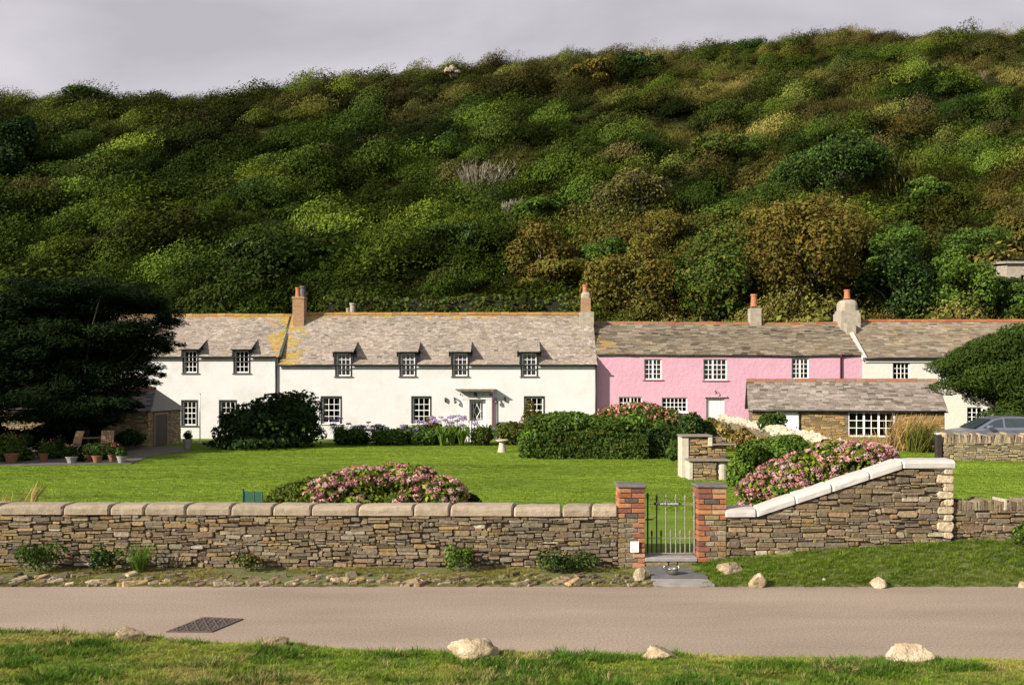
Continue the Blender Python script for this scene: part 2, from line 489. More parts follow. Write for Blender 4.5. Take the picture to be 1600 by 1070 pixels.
def scatter(name, P, S, Rot, Idx, Tint, sources, kind='stuff', label=None, cat=None):
    """instances of the source meshes on points P: only for what nobody could count"""
    me = bpy.data.meshes.new(name)
    n = len(P)
    me.vertices.add(n); me.vertices.foreach_set('co', np.asarray(P, np.float32).ravel())
    def attr(nm, ty, key, data):
        a = me.attributes.new(nm, ty, 'POINT'); a.data.foreach_set(key, np.ascontiguousarray(data).ravel())
    attr('scl', 'FLOAT_VECTOR', 'vector', np.asarray(S, np.float32))
    attr('rot', 'FLOAT_VECTOR', 'vector', np.asarray(Rot, np.float32))
    attr('idx', 'INT', 'value', np.asarray(Idx, np.int32))
    t4 = np.ones((n, 4), np.float32); t4[:, :3] = Tint
    attr('tint', 'FLOAT_COLOR', 'color', t4)
    c = bpy.data.collections.new(name + '_sources')
    for i, sm in enumerate(sources):
        so = bpy.data.objects.new('%s_%02d' % (name, i), sm)
        so['kind'] = 'stuff'
        c.objects.link(so)
    ng = bpy.data.node_groups.new(name, 'GeometryNodeTree')
    ng.interface.new_socket('Geometry', in_out='INPUT', socket_type='NodeSocketGeometry')
    ng.interface.new_socket('Geometry', in_out='OUTPUT', socket_type='NodeSocketGeometry')
    N, L = ng.nodes, ng.links
    gi, go = N.new('NodeGroupInput'), N.new('NodeGroupOutput')
    ip = N.new('GeometryNodeInstanceOnPoints')
    ci = N.new('GeometryNodeCollectionInfo')
    ci.inputs['Collection'].default_value = c
    ci.inputs['Separate Children'].default_value = True
    ci.inputs['Reset Children'].default_value = True
    ip.inputs['Pick Instance'].default_value = True
    def na(nm, ty):
        a = N.new('GeometryNodeInputNamedAttribute'); a.data_type = ty; a.inputs['Name'].default_value = nm
        return a.outputs['Attribute']
    er = N.new('FunctionNodeEulerToRotation')
    L.new(na('rot', 'FLOAT_VECTOR'), er.inputs[0])
    L.new(gi.outputs[0], ip.inputs['Points'])
    L.new(ci.outputs[0], ip.inputs['Instance'])
    L.new(na('idx', 'INT'), ip.inputs['Instance Index'])
    L.new(er.outputs[0], ip.inputs['Rotation'])
    L.new(na('scl', 'FLOAT_VECTOR'), ip.inputs['Scale'])
    L.new(ip.outputs[0], go.inputs[0])
    o = link(name, me)
    md = o.modifiers.new('scatter', 'NODES'); md.node_group = ng
    return tag(o, label, cat, None, kind)
# ------------------------------------------------------------------ ground, road, lawn, verges
def grid_mesh(name, xs, ys, zf, mat):
    X, Y = np.meshgrid(xs, ys)
    Z = zf(X, Y)
    V = np.stack([X, Y, Z], -1).reshape(-1, 3)
    nx, ny = len(xs), len(ys)
    i = np.arange((nx - 1) * (ny - 1)); r, c = i // (nx - 1), i % (nx - 1)
    a = r * nx + c
    Fq = np.stack([a, a + 1, a + nx + 1, a + nx], 1)
    return np_mesh(name, V, Fq, np.ones((len(Fq), 3)), mat, True)

M['earth'] = pmat('earth_and_roots', (.035, .038, .012), (.018, .02, .008), scale=3, rough=1.0, bump=.5, bscale=12, c3=(.05, .042, .02), scale3=2.0, spec=.0)
M['verge_earth'] = pmat('verge_turf', (.16, .17, .035), (.085, .11, .02), scale=5, rough=.95, bump=.6, bscale=30, c3=(.24, .19, .09), scale3=2.6, lo3=.55, hi3=.72)
M['dirt_strip'] = pmat('dry_dirt_and_moss', (.15, .145, .055), (.08, .09, .025), scale=7, rough=.95, bump=.8, bscale=30, c3=(.10, .12, .03), scale3=4)

# asphalt: pinkish-tan tarmac with fine chippings
def road_material():
    m, N, L, P = new_mat('tan_tarmac')
    g = N.new('ShaderNodeNewGeometry')
    n1 = N.new('ShaderNodeTexNoise'); n1.inputs['Scale'].default_value = 34; n1.inputs['Detail'].default_value = 8; n1.inputs['Roughness'].default_value = .8
    n2 = N.new('ShaderNodeTexNoise'); n2.inputs['Scale'].default_value = .7; n2.inputs['Detail'].default_value = 5
    mp = N.new('ShaderNodeMapping'); mp.inputs['Scale'].default_value = (.35, 1.2, 1)
    L.new(g.outputs['Position'], n1.inputs['Vector']); L.new(g.outputs['Position'], mp.inputs['Vector']); L.new(mp.outputs[0], n2.inputs['Vector'])
    r1 = N.new('ShaderNodeValToRGB')
    r1.color_ramp.elements[0].position = .38; r1.color_ramp.elements[0].color = (.185, .142, .104, 1)
    r1.color_ramp.elements[1].position = .62; r1.color_ramp.elements[1].color = (.39, .308, .238, 1)
    L.new(n1.outputs['Fac'], r1.inputs['Fac'])
    r2 = N.new('ShaderNodeMapRange'); r2.inputs['From Min'].default_value = .3; r2.inputs['From Max'].default_value = .7
    r2.inputs['To Min'].default_value = .76; r2.inputs['To Max'].default_value = 1.08
    L.new(n2.outputs['Fac'], r2.inputs['Value'])
    mu = mix_node(N, 'MULTIPLY', 1.0); L.new(r1.outputs['Color'], mu.inputs[6]); L.new(r2.outputs[0], mu.inputs[7])
    L.new(mu.outputs[2], P.inputs['Base Color']); P.inputs['Roughness'].default_value = .9; P.inputs['Specular IOR Level'].default_value = .25
    n3 = N.new('ShaderNodeTexNoise'); n3.inputs['Scale'].default_value = 75; n3.inputs['Detail'].default_value = 4
    L.new(g.outputs['Position'], n3.inputs['Vector'])
    bp = N.new('ShaderNodeBump'); bp.inputs['Strength'].default_value = .55; bp.inputs['Distance'].default_value = .012
    L.new(n3.outputs['Fac'], bp.inputs['Height']); L.new(bp.outputs['Normal'], P.inputs['Normal'])
    return m
M['road'] = road_material()

def lawn_material():
    m, N, L, P = new_mat('mown_lawn')
    g = N.new('ShaderNodeNewGeometry')
    mp = N.new('ShaderNodeMapping'); mp.inputs['Scale'].default_value = (.25, 1.0, 1)
    L.new(g.outputs['Position'], mp.inputs['Vector'])
    n1 = N.new('ShaderNodeTexNoise'); n1.inputs['Scale'].default_value = 2.2; n1.inputs['Detail'].default_value = 6
    L.new(mp.outputs[0], n1.inputs['Vector'])
    r1 = N.new('ShaderNodeValToRGB')
    r1.color_ramp.elements[0].position = .3; r1.color_ramp.elements[0].color = (.085, .145, .012, 1)
    r1.color_ramp.elements[1].position = .72; r1.color_ramp.elements[1].color = (.155, .22, .024, 1)
    L.new(n1.outputs['Fac'], r1.inputs['Fac'])
    L.new(r1.outputs['Color'], P.inputs['Base Color']); P.inputs['Roughness'].default_value = .9; P.inputs['Specular IOR Level'].default_value = .15
    n3 = N.new('ShaderNodeTexNoise'); n3.inputs['Scale'].default_value = 25; n3.inputs['Detail'].default_value = 6
    L.new(g.outputs['Position'], n3.inputs['Vector'])
    bp = N.new('ShaderNodeBump'); bp.inputs['Strength'].default_value = .7; bp.inputs['Distance'].default_value = .05
    L.new(n3.outputs['Fac'], bp.inputs['Height']); L.new(bp.outputs['Normal'], P.inputs['Normal'])
    return m
M['lawn'] = lawn_material()

LAWN_Z = 0.2
tag(link('ground', grid_mesh('ground', np.linspace(-1500, 1500, 41), np.linspace(-300, 2500, 41), lambda X, Y: X * 0 - .12, M['earth'])), kind='structure')
NEAR = np.array([(-200, 985), (0, 990), (120, 994), (300, 1004), (430, 1010), (560, 1017), (740, 1020), (900, 1026), (1050, 1026), (1300, 1030), (1420, 1029), (1600, 1036), (1800, 1040)], float)
near_Y = EYE * F / (NEAR[:, 1] - HOR)
near_X = (NEAR[:, 0] - 800) * near_Y / F
def near_edge(X):
    return np.interp(X, near_X, near_Y) + .05 * (fnoise(np.asarray(X) * 2.2, np.asarray(X) * 0 + 4.2, 5) - .5)
FAR_Y = 14.47
tag(link('road', grid_mesh('road', np.linspace(-60, 60, 61), np.linspace(9.5, 15.2, 9), lambda X, Y: X * 0 + .0 + .02 * np.sin(X * .3) * 0, M['road'])), kind='structure')
tag(link('lawn', grid_mesh('lawn', np.linspace(-60, 60, 61), np.linspace(16.12, 56.4, 41), lambda X, Y: X * 0 + LAWN_Z, M['lawn'])), kind='structure')

def near_z(X, Y):
    d = near_edge(X) - Y
    return np.where(d < 0, -.03, .015 + .07 * np.clip(d / .5, 0, 1) + .035 * np.clip(d - .5, 0, 9) + .06 * (fnoise(X * 1.3, Y * 1.3, 3) - .5))
tag(link('near_verge', grid_mesh('near_verge', np.linspace(-11, 11, 221), np.linspace(5.5, 12.3, 137), near_z, M['verge_earth'])), kind='structure')

def bank_base(X):
    return np.interp(X, [-20, 1.9, 2.2, 3.1, 3.55, 5.2, 7.27, 8.4, 20], [.03, .03, .06, .10, .185, .33, .47, .5, .55])
def far_z(X, Y):
    t = np.clip((Y - FAR_Y - .06 * (fnoise(X * 2.5, X * 0 + 1.7, 9) - .5)) / 1.33, -.1, 1)
    left = np.asarray(X) < 3.05
    z = np.where(t <= 0, -.03, .012 + (bank_base(X) - .012) * np.clip(t, 0, 1) ** np.where(left, .7, .8))
    return z + np.where(t > .05, .03 * (fnoise(X * 3, Y * 3, 8) - .5), 0)
tag(link('far_verge', grid_mesh('far_verge', np.linspace(-14, 14, 281), np.linspace(14.3, 16.0, 35), far_z, M['dirt_strip'])), kind='structure')

# ------------------------------------------------------------------ hill
CREST = np.array([(-900, 175), (-300, 165), (0, 158), (130, 148), (190, 155), (360, 152), (440, 136), (560, 120), (710, 104), (870, 84), (1040, 77), (1180, 60),
                  (1310, 48), (1400, 50), (1500, 52), (1600, 46), (1900, 40), (2500, 60)], float)
SL = 0.70
def hill_z(X, Y):
    X = np.asarray(X, float); Y = np.asarray(Y, float)
    xp = 800 + F * X / np.maximum(Y, 50)
    rc = (HOR - np.interp(xp, CREST[:, 0], CREST[:, 1]) - 7) / F
    Yc = 40.15 / (SL - rc)
    zc = 3.05 + rc * Yc
    a = SL * Y - 37.1
    a = a + 5.0 * (fnoise(X / 13 - .9 * Y / 13, Y / 8, 21, 3) - .5) * np.clip((Yc - Y) / 12, .12, 1) * np.clip((Y - 62) / 6, 0, 1)
    b = zc + .12 * (Y - Yc)
    k = .9
    return -np.logaddexp(-k * a, -k * b) / k
hx = np.linspace(-130, 130, 174); hy = np.concatenate([[56.45], np.linspace(56.5, 170, 77)])
def hz_skirt(X, Y):
    return np.where(Y < 56.48, -.1, hill_z(X, Y))
tag(link('hill', grid_mesh('hill', hx, hy, hz_skirt, M['earth'])), kind='structure')

# scrub sources: a unit dome of leaf sprays each
def dome_pts(n, lumps, flat=1.0):
    cs = []
    for _ in range(lumps):
        a, r = random.uniform(0, 6.28), random.uniform(.1, .62)
        cs.append((r * math.cos(a), r * math.sin(a), random.uniform(.05, .45), random.uniform(.32, .55)))
    cs.append((0, 0, .25, .6))
    cs = np.array(cs)
    w = cs[:, 3] ** 2; k = rng.choice(len(cs), n, p=w / w.sum())
    d = unit(rng.normal(0, 1, (n, 3))); d[:, 2] = np.abs(d[:, 2]) * 1.0 - .15; d = unit(d)
    P = cs[k, :3] + d * cs[k, 3][:, None] * rng.uniform(.72, 1.06, (n, 1))
    P[:, 2] *= flat
    return P, d, k

M['scrub'] = leaf_mat('scrub_leaf', (1, 1, 1), tint=True, trans=.22)
def scrub_source(nm, n, lumps, size, aspect, shear=0.0, flat=1.0, upw=0.0, jit=.40):
    P, d, k = dome_pts(n, lumps, flat)
    V, Fq = leaves(P, d, rng.uniform(.6, 1.3, n) * size, aspect, jit, (0.15, 0, 1), upw)
    V[:, 0] += V[:, 2] * shear
    lum = rng.uniform(.72, 1.3, (n, 1)) * (0.80 + .4 * ((k * 37) % 7 / 6.0))[:, None]
    C = lum * np.array([[1, 1, 1]]) * (1 + rng.normal(0, .04, (n, 3)))
    return np_mesh(nm, V, Fq, C, M['scrub'])
def twig_source(nm):
    mb = MB()
    for i in range(34):
        a, r = random.uniform(0, 6.28), random.uniform(.1, .8)
        p0 = Vector((.15 * math.cos(a), .15 * math.sin(a), 0))
        p2 = Vector((r * math.cos(a) + .35, r * math.sin(a), random.uniform(.7, 1.15)))
        p1 = (p0 + p2) / 2 + Vector((random.uniform(-.1, .1), 0, .12))
        mb.tube([p0, p1, p2], [.022, .014, .004], 3, (1, 1, 1), 0, False)
        for q in range(4):
            t = random.uniform(.4, 1); p = p1.lerp(p2, t)
            mb.tube([p, p + Vector((random.uniform(-.1, .25), random.uniform(-.15, .15), random.uniform(.1, .3)))], [.009, .002], 3, (1, 1, 1), 0, False)
    return mb.mesh(nm, M['scrub'])
scrub_src = [scrub_source('scrub_dome', 1300, 10, .084, .6), scrub_source('scrub_dome', 1300, 13, .086, .5, .3),
             scrub_source('scrub_dome', 1300, 8, .075, .55, .6, .85), scrub_source('scrub_upright', 1100, 10, .13, .14, .3, 1.0, .75),
             scrub_source('scrub_low', 1300, 14, .085, .35, .45, .7, .4), twig_source('scrub_twig'),
             scrub_source('scrub_broad', 1500, 10, .066, .65, .25, 1.0), scrub_source('scrub_large', 2400, 14, .062, .6, .4, 1.0), scrub_source('scrub_large', 2400, 11, .064, .5, .6, .9)]

def scrub_points():
    sp = 1.02
    ys = np.arange(57.2, 135, sp * .93); P = []
    for i, y in enumerate(ys):
        w = .60 * y + 6
        xs = np.arange(-w, w, sp) + (i % 2) * sp * .5
        P.append(np.stack([xs, np.full_like(xs, y)], 1))
    P = np.concatenate(P)
    P += rng.uniform(-.48, .48, P.shape) * sp
    X, Y = P[:, 0], P[:, 1]
    Z = hill_z(X, Y)
    xp = 800 + F * X / Y; yp = HOR - F * (Z - EYE) / Y
    slope = hill_z(X, Y + .7) - Z
    ok = (slope > .16) | (rng.random(len(X)) < .5) & (yp < 240)
    ok &= ~((np.abs(xp - 1600) < 60) & (np.abs(yp - 430) < 42))
    return X[ok], Y[ok], Z[ok], xp[ok], yp[ok]
sx, sy, sz, sxp, syp = scrub_points()
n = len(sx)
z1 = fnoise(sx / 9 + .4 * sy / 9, sy / 6, 31); z2 = fnoise(sx / 5, sy / 5, 57); z3 = fnoise(sx / 22 + sy / 20, sy / 9, 77)
PAL = np.array([(.022, .044, .010), (.042, .076, .012), (.072, .118, .015), (.125, .175, .020), (.105, .092, .020), (.15, .11, .028), (.20, .18, .050), (.085, .072, .028), (.27, .225, .13)])
tint = PAL[0] + (PAL[1] - PAL[0]) * rng.random((n, 1))
right = np.clip((sxp - 650) / 500, 0, 1); top = np.clip((300 - syp) / 160, 0, 1)
def blend(mask, col, lo=.8, hi=1.2):
    global tint
    k = np.clip(mask, 0, 1)[:, None] * rng.uniform(.6, 1, (n, 1))
    tint = tint * (1 - k) + np.asarray(col) * rng.uniform(lo, hi, (n, 1)) * k
blend((z1 - .46) * 7, PAL[2])
blend((z2 - .60) * 9 * (.6 + .4 * right), PAL[3])
blend((z3 - .54) * 5 * (.15 + .65 * np.maximum(right, top)), PAL[4])
blend((fnoise(sx / 7, sy / 4, 91) - .60) * 8 * (.2 + .7 * right), PAL[5])
blend((fnoise(sx / 12 + .9 * sy / 12, sy / 5, 13) - .50) * 9 * right * np.clip((sxp - 750) / 250, 0, 1), PAL[6])
blend(top * (fnoise(sx / 8, sy / 6, 17) - .42) * 2.6, PAL[7] * 1.1)
patch = fnoise(sx / 4.5 - .7 * sy / 4.5, sy / 3.5, 101, 3)
tint = tint * np.clip(.35 + 2.6 * (patch - .32), .35, 1.6)[:, None]
blend((rng.random(n) < .03) * 1.0, PAL[3])
blend((rng.random(n) < .04) * 1.0, PAL[7])
tint = tint * (.80 + .18 * right)[:, None] * np.array((1.0, 1.0, .95))
idx = rng.choice([0, 1, 2, 4, 6], n, p=[.24, .26, .22, .14, .14])
grassy = (fnoise(sx / 12 + .9 * sy / 12, sy / 5, 13) > .55) & (sxp > 780) & (syp < 340) & (rng.random(n) < .75)
idx = np.where(grassy, 3, idx)
tw = rng.random(n) < .007
idx = np.where(tw, 5, idx); tint[tw] = PAL[8] * rng.uniform(.45, 1, (tw.sum(), 1))
size = rng.lognormal(0, .34, n) * np.interp(syp, [40, 140, 300, 480], [1.05, 1.2, 1.4, 1.5]) * (0.7 + .7 * z2)
bigger = (rng.random(n) < .13) & ~grassy & ~tw
size[bigger] = rng.uniform(1.4, 2.7, bigger.sum()) * np.interp(syp[bigger], [40, 140, 300], [.62, .8, 1.0])
idx[bigger] = rng.integers(7, 9, bigger.sum())
tint[bigger] *= rng.uniform(.75, 1.85, (bigger.sum(), 1))
tint[~bigger & ~grassy] *= .74  # low scrub darkened: shadow pockets between the lumps put into the tint
tint *= np.array((.95, .90, .90))
S = np.stack([size * rng.uniform(.9, 1.25, n), size * rng.uniform(.9, 1.2, n), size * rng.uniform(.75, 1.35, n)], 1)
S[grassy, 2] *= 1.15
S[:, 0] *= 1.15
S[tw] = rng.uniform(.8, 1.25, (tw.sum(), 1))
S[bigger, 2] *= 1.2
S[~bigger] *= .88
Rt = np.stack([rng.normal(0, .1, n), rng.normal(-.1, .1, n) - .22 * right, rng.normal(0, .3, n)], 1)
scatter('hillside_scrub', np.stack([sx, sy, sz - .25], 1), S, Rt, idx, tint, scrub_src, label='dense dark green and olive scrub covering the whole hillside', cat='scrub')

# ------------------------------------------------------------------ grass blades
M['blade'] = leaf_mat('grass_blade', (1, 1, 1), tint=True, trans=.3, rough=.6, spec=.2)
def tuft(nm, nb, h, spread, bend, w, wide=1.0):
    V, Fq, C = [], [], []
    for _ in range(nb):
        a, r = random.uniform(0, 6.283), spread * math.sqrt(random.random())
        p = np.array((r * math.cos(a), r * math.sin(a), -.01))
        d = np.array((math.cos(a + random.uniform(-1, 1)), math.sin(a + random.uniform(-1, 1)), 0))
        s = np.cross(d, (0, 0, 1)) * w * random.uniform(.7, 1.3)
        hh = h * random.uniform(.5, 1.15); bb = bend * random.uniform(.3, 1.3)
        m = p + d * bb * hh * .35 + np.array((0, 0, hh * .6)); t = p + d * bb * hh + np.array((0, 0, hh))
        b = len(V)
        V += [p - s, p + s, m + s * .8, m - s * .8, t + s * .15, t - s * .15]
        c = random.uniform(.7, 1.3)
        Fq += [(b, b + 1, b + 2, b + 3), (b + 3, b + 2, b + 4, b + 5)]
        C += [(c, c, c), (c * 1.1, c * 1.08, c)]
    return np_mesh(nm, V, Fq, C, M['blade'])
short_src = [tuft('short_tuft', 22, .035, .11, .8, .0045) for _ in range(4)]
turf_src = [tuft('turf_tuft', 30, .038, .09, 1.2, .0032) for _ in range(4)] + [tuft('long_tuft', 26, .085, .075, 1.0, .0032) for _ in range(3)]

def grass_points(npts, xr, yr, zf, keep=None):
    X = rng.uniform(*xr, npts); Y = rng.uniform(*yr, npts)
    if keep is not None:
        k = keep(X, Y); X, Y = X[k], Y[k]
    return X, Y, zf(X, Y)
# lawn (seen from 22 m on)
X, Y, Z = grass_points(60000, (-23, 23), (21.5, 46.5), lambda X, Y: X * 0 + LAWN_Z, lambda X, Y: (np.abs(X) < .545 * Y + .3))
n = len(X)
g = fnoise(X * .5, Y * 2.2, 41)[:, None] ; g2 = fnoise(X / 4, Y / 3, 43)[:, None]
t = np.array((.125, .205, .016)) * (1 - g) + np.array((.215, .29, .032)) * g
t = t * (.62 + .76 * g2) * (1 + .07 * np.sign(np.sin(Y * 2.6 + .15 * X)))[:, None] * rng.uniform(.82, 1.18, (n, 1))
sc = rng.uniform(.8, 1.25, n)
scatter('lawn_grass', np.stack([X, Y, Z], 1), np.stack([sc * 1.5, sc * 1.5, sc * .85], 1), np.stack([X * 0, X * 0, rng.uniform(0, 6.28, n)], 1), rng.integers(0, 4, n), t, short_src,
        label='short mown green grass of the garden lawn', cat='grass')
# near verge
X, Y, Z = grass_points(34000, (-7.2, 7.2), (8.6, 12.0), near_z, lambda X, Y: (Y < near_edge(X) + .03) & (np.abs(X) < .55 * Y + .2))
n = len(X)
dry = fnoise(X * .9, Y * 1.6, 61); lush = fnoise(X * 1.1 + 9, Y * 1.7, 67)
dry = np.clip((dry - .3) * 2.2, 0, 1); t = np.array((.115, .185, .018)) * (1 - dry[:, None]) + np.array((.28, .265, .06)) * dry[:, None]
lm = np.clip((lush - .52) * 8, 0, 1)
for rx_, ry_ in ((215, 998), (450, 1012), (760, 1030), (1040, 1032), (1450, 1042), (725, 1036), (1405, 1042)):     # longer grass round the verge rocks
    Yr = EYE * F / (ry_ - HOR); lm = np.maximum(lm, np.exp(-(((X - px(rx_, Yr)) / .3) ** 2 + ((Y - Yr + .05) / .22) ** 2)))
t = t * (1 - lm[:, None]) + np.array((.06, .125, .014)) * lm[:, None]
br = (rng.random(n) < .08 + .25 * (dry > .7)); t[br] = np.array((.28, .22, .10))
t *= rng.uniform(.75, 1.25, (n, 1))
idx = rng.integers(0, 4, n); tall = rng.random(n) < .04 + .38 * lm; idx[tall] = rng.integers(4, 7, tall.sum())
sc = rng.uniform(.6, 1.1, n) * (.75 + .4 * lm)
scatter('verge_grass', np.stack([X, Y, Z], 1), np.stack([sc, sc, sc * rng.uniform(.6, 1.1, n)], 1), np.stack([rng.normal(0, .12, n), rng.normal(.1, .12, n), rng.uniform(0, 6.28, n)], 1), idx, t, turf_src,
        label='rough grass of the roadside verge in the foreground', cat='grass')
# bank right of the gate, sparse strip left of it
X, Y, Z = grass_points(15000, (-8.8, 9.4), (14.42, 15.8), far_z, lambda X, Y: np.where(X > 3.0 + .12 * np.sin(Y * 9), True, (fnoise(X * 1.4, Y * 2.5, 71) > .45) & ((X < 2.2) | (X > 3.05)) & (rng.random(len(X)) < .65)))
n = len(X)
rt = X > 2.9
lush = fnoise(X * 1.0, Y * 1.9, 73)[:, None]
t = np.where(rt[:, None], np.array((.06, .125, .012)) * (1 - lush) + np.array((.17, .225, .028)) * lush, np.array((.16, .17, .035)) * (1 - lush) + np.array((.24, .19, .07)) * lush)
t = t * rng.uniform(.7, 1.3, (n, 1))
idx = rng.integers(0, 4, n); tall = rng.random(n) < np.where(rt, .12, .05); idx[tall] = rng.integers(4, 7, tall.sum())
sc = np.where(rt, rng.uniform(.55, 1.05, n), rng.uniform(.5, .9, n))
scatter('bank_grass', np.stack([X, Y, Z], 1), np.stack([sc, sc, sc], 1), np.stack([rng.normal(0, .12, n), rng.normal(.1, .12, n), rng.uniform(0, 6.28, n)], 1), idx, t, turf_src,
        label='green grass on the bank below the sloping stone wall', cat='grass')
# ------------------------------------------------------------------ dry-stone walling
STONE_COLS = [((.22, .17, .105), 6), ((.27, .205, .12), 5), ((.32, .24, .135), 4), ((.33, .215, .085), 2), ((.38, .26, .10), .8), ((.15, .12, .085), 3.0), ((.10, .085, .068), 1.2),
              ((.26, .225, .17), 4), ((.38, .325, .24), 1.6), ((.55, .50, .42), .5), ((.20, .12, .065), .9), ((.185, .16, .12), 3)]
def stone_col(warm=1.0):
    c = random.choices([x[0] for x in STONE_COLS], [x[1] for x in STONE_COLS])[0]
    k = random.uniform(.84, 1.16); c = tuple((x * .72 + m * .28) * .78 for x, m in zip(c, (.225, .19, .14)))
    return (c[0] * k, c[1] * k * random.uniform(.95, 1.05), c[2] * k * random.uniform(.9, 1.1))

def stone_shape(mb, u0, u1, z0, z1, place, proud, col, depth=.10):
    """one rough stone; place(u, d, z) -> xyz, d positive into the wall"""
    w, h = u1 - u0, z1 - z0
    m = min(w, h)
    c = m * random.uniform(.10, .34)
    j = lambda a: random.uniform(-a, a)
    ou = [(u0 + c + j(c * .5), z0 + j(m * .05)), (u1 - c + j(c * .5), z0 + j(m * .05)), (u1 + j(m * .04), z0 + c + j(c * .5)), (u1 + j(m * .06), z1 - c + j(c * .5)),
          (u1 - c + j(c * .5), z1 + j(m * .05)), (u0 + c + j(c * .5), z1 + j(m * .05)), (u0 + j(m * .06), z1 - c + j(c * .5)), (u0 + j(m * .04), z0 + c + j(c * .5))]
    cu, cz = (u0 + u1) / 2, (z0 + z1) / 2
    rt = random.uniform(-.05, .05); tp = random.uniform(-.12, .12) * h
    ou = [(u, z + (u - cu) * rt * .5 + tp * (u - cu) / w * (1 if z > cz else -.4)) for u, z in ou]
    tilt_u, tilt_z = j(.018), j(.014)
    V = []
    for (u, z) in ou: V.append(place(u, depth, z))
    for (u, z) in ou: V.append(place(u, -proud + .016, z))
    ins = min(.018, m * .22)
    for (u, z) in ou:
        du, dz = cu - u, cz - z
        l = math.hypot(du, dz) or 1
        V.append(place(u + du / l * ins, -proud + tilt_u * (u - cu) / w + tilt_z * (z - cz) / h, z + dz / l * ins))
    Fs = []
    for r in (0, 1):
        for i in range(8):
            k = (i + 1) % 8
            Fs.append((r * 8 + i, r * 8 + k, r * 8 + 8 + k, r * 8 + 8 + i))
    Fs.append(tuple(16 + i for i in range(8)))
    mb.add(V, Fs, col)

def rubble(u0, u1, top, bottom, hmin=.024, hmax=.078, wmin=.07, wmax=.34, gap=.008):
    """rough courses: returns (u0, u1, z0, z1) of each stone below top(u) and above bottom(u)"""
    out = []
    zmax = max(top(u0 + (u1 - u0) * k / 20) for k in range(21)); zmin = min(bottom(u0 + (u1 - u0) * k / 20) for k in range(21))
    z = zmin - .02
    blocked = []
    ph = random.uniform(0, 9)
    row = 0
    while z < zmax:
        h = random.uniform(hmin, hmax)
        wob = lambda u: .030 * math.sin(u * 1.1 + ph + z * 2.3) + .020 * math.sin(u * 2.9 + z * 9) + .012 * math.sin(u * 6.3 + z * 21)
        u = u0 + random.uniform(-.15, 0); nxt = []
        while u < u1:
            w = random.uniform(wmin, wmax) * (.6 + h / hmax * .6)
            for (a, b) in blocked:
                if a - .05 < u < b - .02: u = b; break
            e = min(u + w, u1)
            for (a, b) in blocked:
                if u < a < e: e = a
            a0 = max(u, u0)
            if e - a0 > .045:
                m = (a0 + e) / 2; dz = wob(m)
                za, zb = z + dz, z + h + dz
                r = random.random()
                if r < .13 and h < hmax * .9:          # a tall stone reaches into the next course
                    zb += random.uniform(.4, .95) * hmin * 1.6; nxt.append((a0, e, zb))
                    parts = [(za, zb)]
                elif r < .34 and h > hmin * 1.8:       # two or three thin ones on each other
                    k = random.uniform(.35, .65); parts = [(za, za + h * k), (za + h * k, zb)]
                else: parts = [(za, zb)]
                for (p, q) in parts:
                    q = min(q, top(m)); p2 = max(p, bottom(m) - .05)
                    if q - p2 > .022 and q > bottom(m) + .0:
                        out.append((a0 + gap * .5, e - gap * .5, p2 + gap * .35, q - gap * .35))
            u = e + (0 if e < u1 else 1)
        blocked = [(a, b) for a, b, zz in nxt]
        z += h; row += 1
    return out

def build_stones(stones, place, parent, cap=300, proud=(.0, .03), colf=stone_col, extra=()):
    """the largest stones as parts of their own, the rest joined as one"""
    stones = sorted(stones, key=lambda s: -(s[1] - s[0]) * (s[3] - s[2]))
    rest = MB()
    for i, s in enumerate(stones):
        c = colf()
        if i < cap:
            mb = MB(); stone_shape(mb, *s, place, random.uniform(*proud), c); mb.build('stone', M['stone'], parent)
        else:
            stone_shape(rest, *s, place, random.uniform(*proud), c)
    if rest.f: rest.build('small_stone', M['stone'], parent, kind='stuff')

WY = 15.8                       # front face of the roadside wall
WT = .46                        # its thickness

def coping_stone(mb, u0, u1, zb, h, y0, y1, col, slope=0.0, skew=0.0):
    """rounded coping block from y0 (front) to y1, zb its underside at the left end"""
    W = y1 - y0
    prof = [(0, 0), (-.0, h * .55), (.03 * W, h * .78), (.12 * W, h * .94), (.3 * W, h * 1.0), (.7 * W, h * 1.0), (.88 * W, h * .93), (1.0 * W, h * .7), (1.0 * W, 0)]
    n = len(prof); rings = []
    b = .026
    L = u1 - u0
    for (t, sh) in ((0.0, b), (b / L, 0), (.3, 0), (.65, 0), (1 - b / L, 0), (1.0, b)):
        wob = random.uniform(-.006, .006)
        ring = []
        for k, (d, z) in enumerate(prof):
            sk = skew * (d / W)
            u = u0 + t * L + sk + random.uniform(-.002, .002)
            d2 = d + (sh if d < W * .5 else -sh) * .7 + wob + (random.uniform(-.006, .006) if 0 < z < h else 0)
            z2 = z - (sh * .8 if z > h * .5 else 0) + (random.uniform(-.008, .008) if z > .02 else 0)
            ring.append((u, y0 + d2, zb + z2 + slope * (t * L)))
        rings.append(ring)
    V = [p for r in rings for p in r]; Fs = []
    for i in range(len(rings) - 1):
        for k in range(n):
            a, c = i * n + k, i * n + (k + 1) % n
            Fs.append((a, a + n, c + n, c))
    Fs.append(tuple(range(n))[::-1]) if False else Fs.append(tuple(range(n)))
    Fs.append(tuple((len(rings) - 1) * n + k for k in range(n))[::-1])
    mb.add(V, Fs, col)

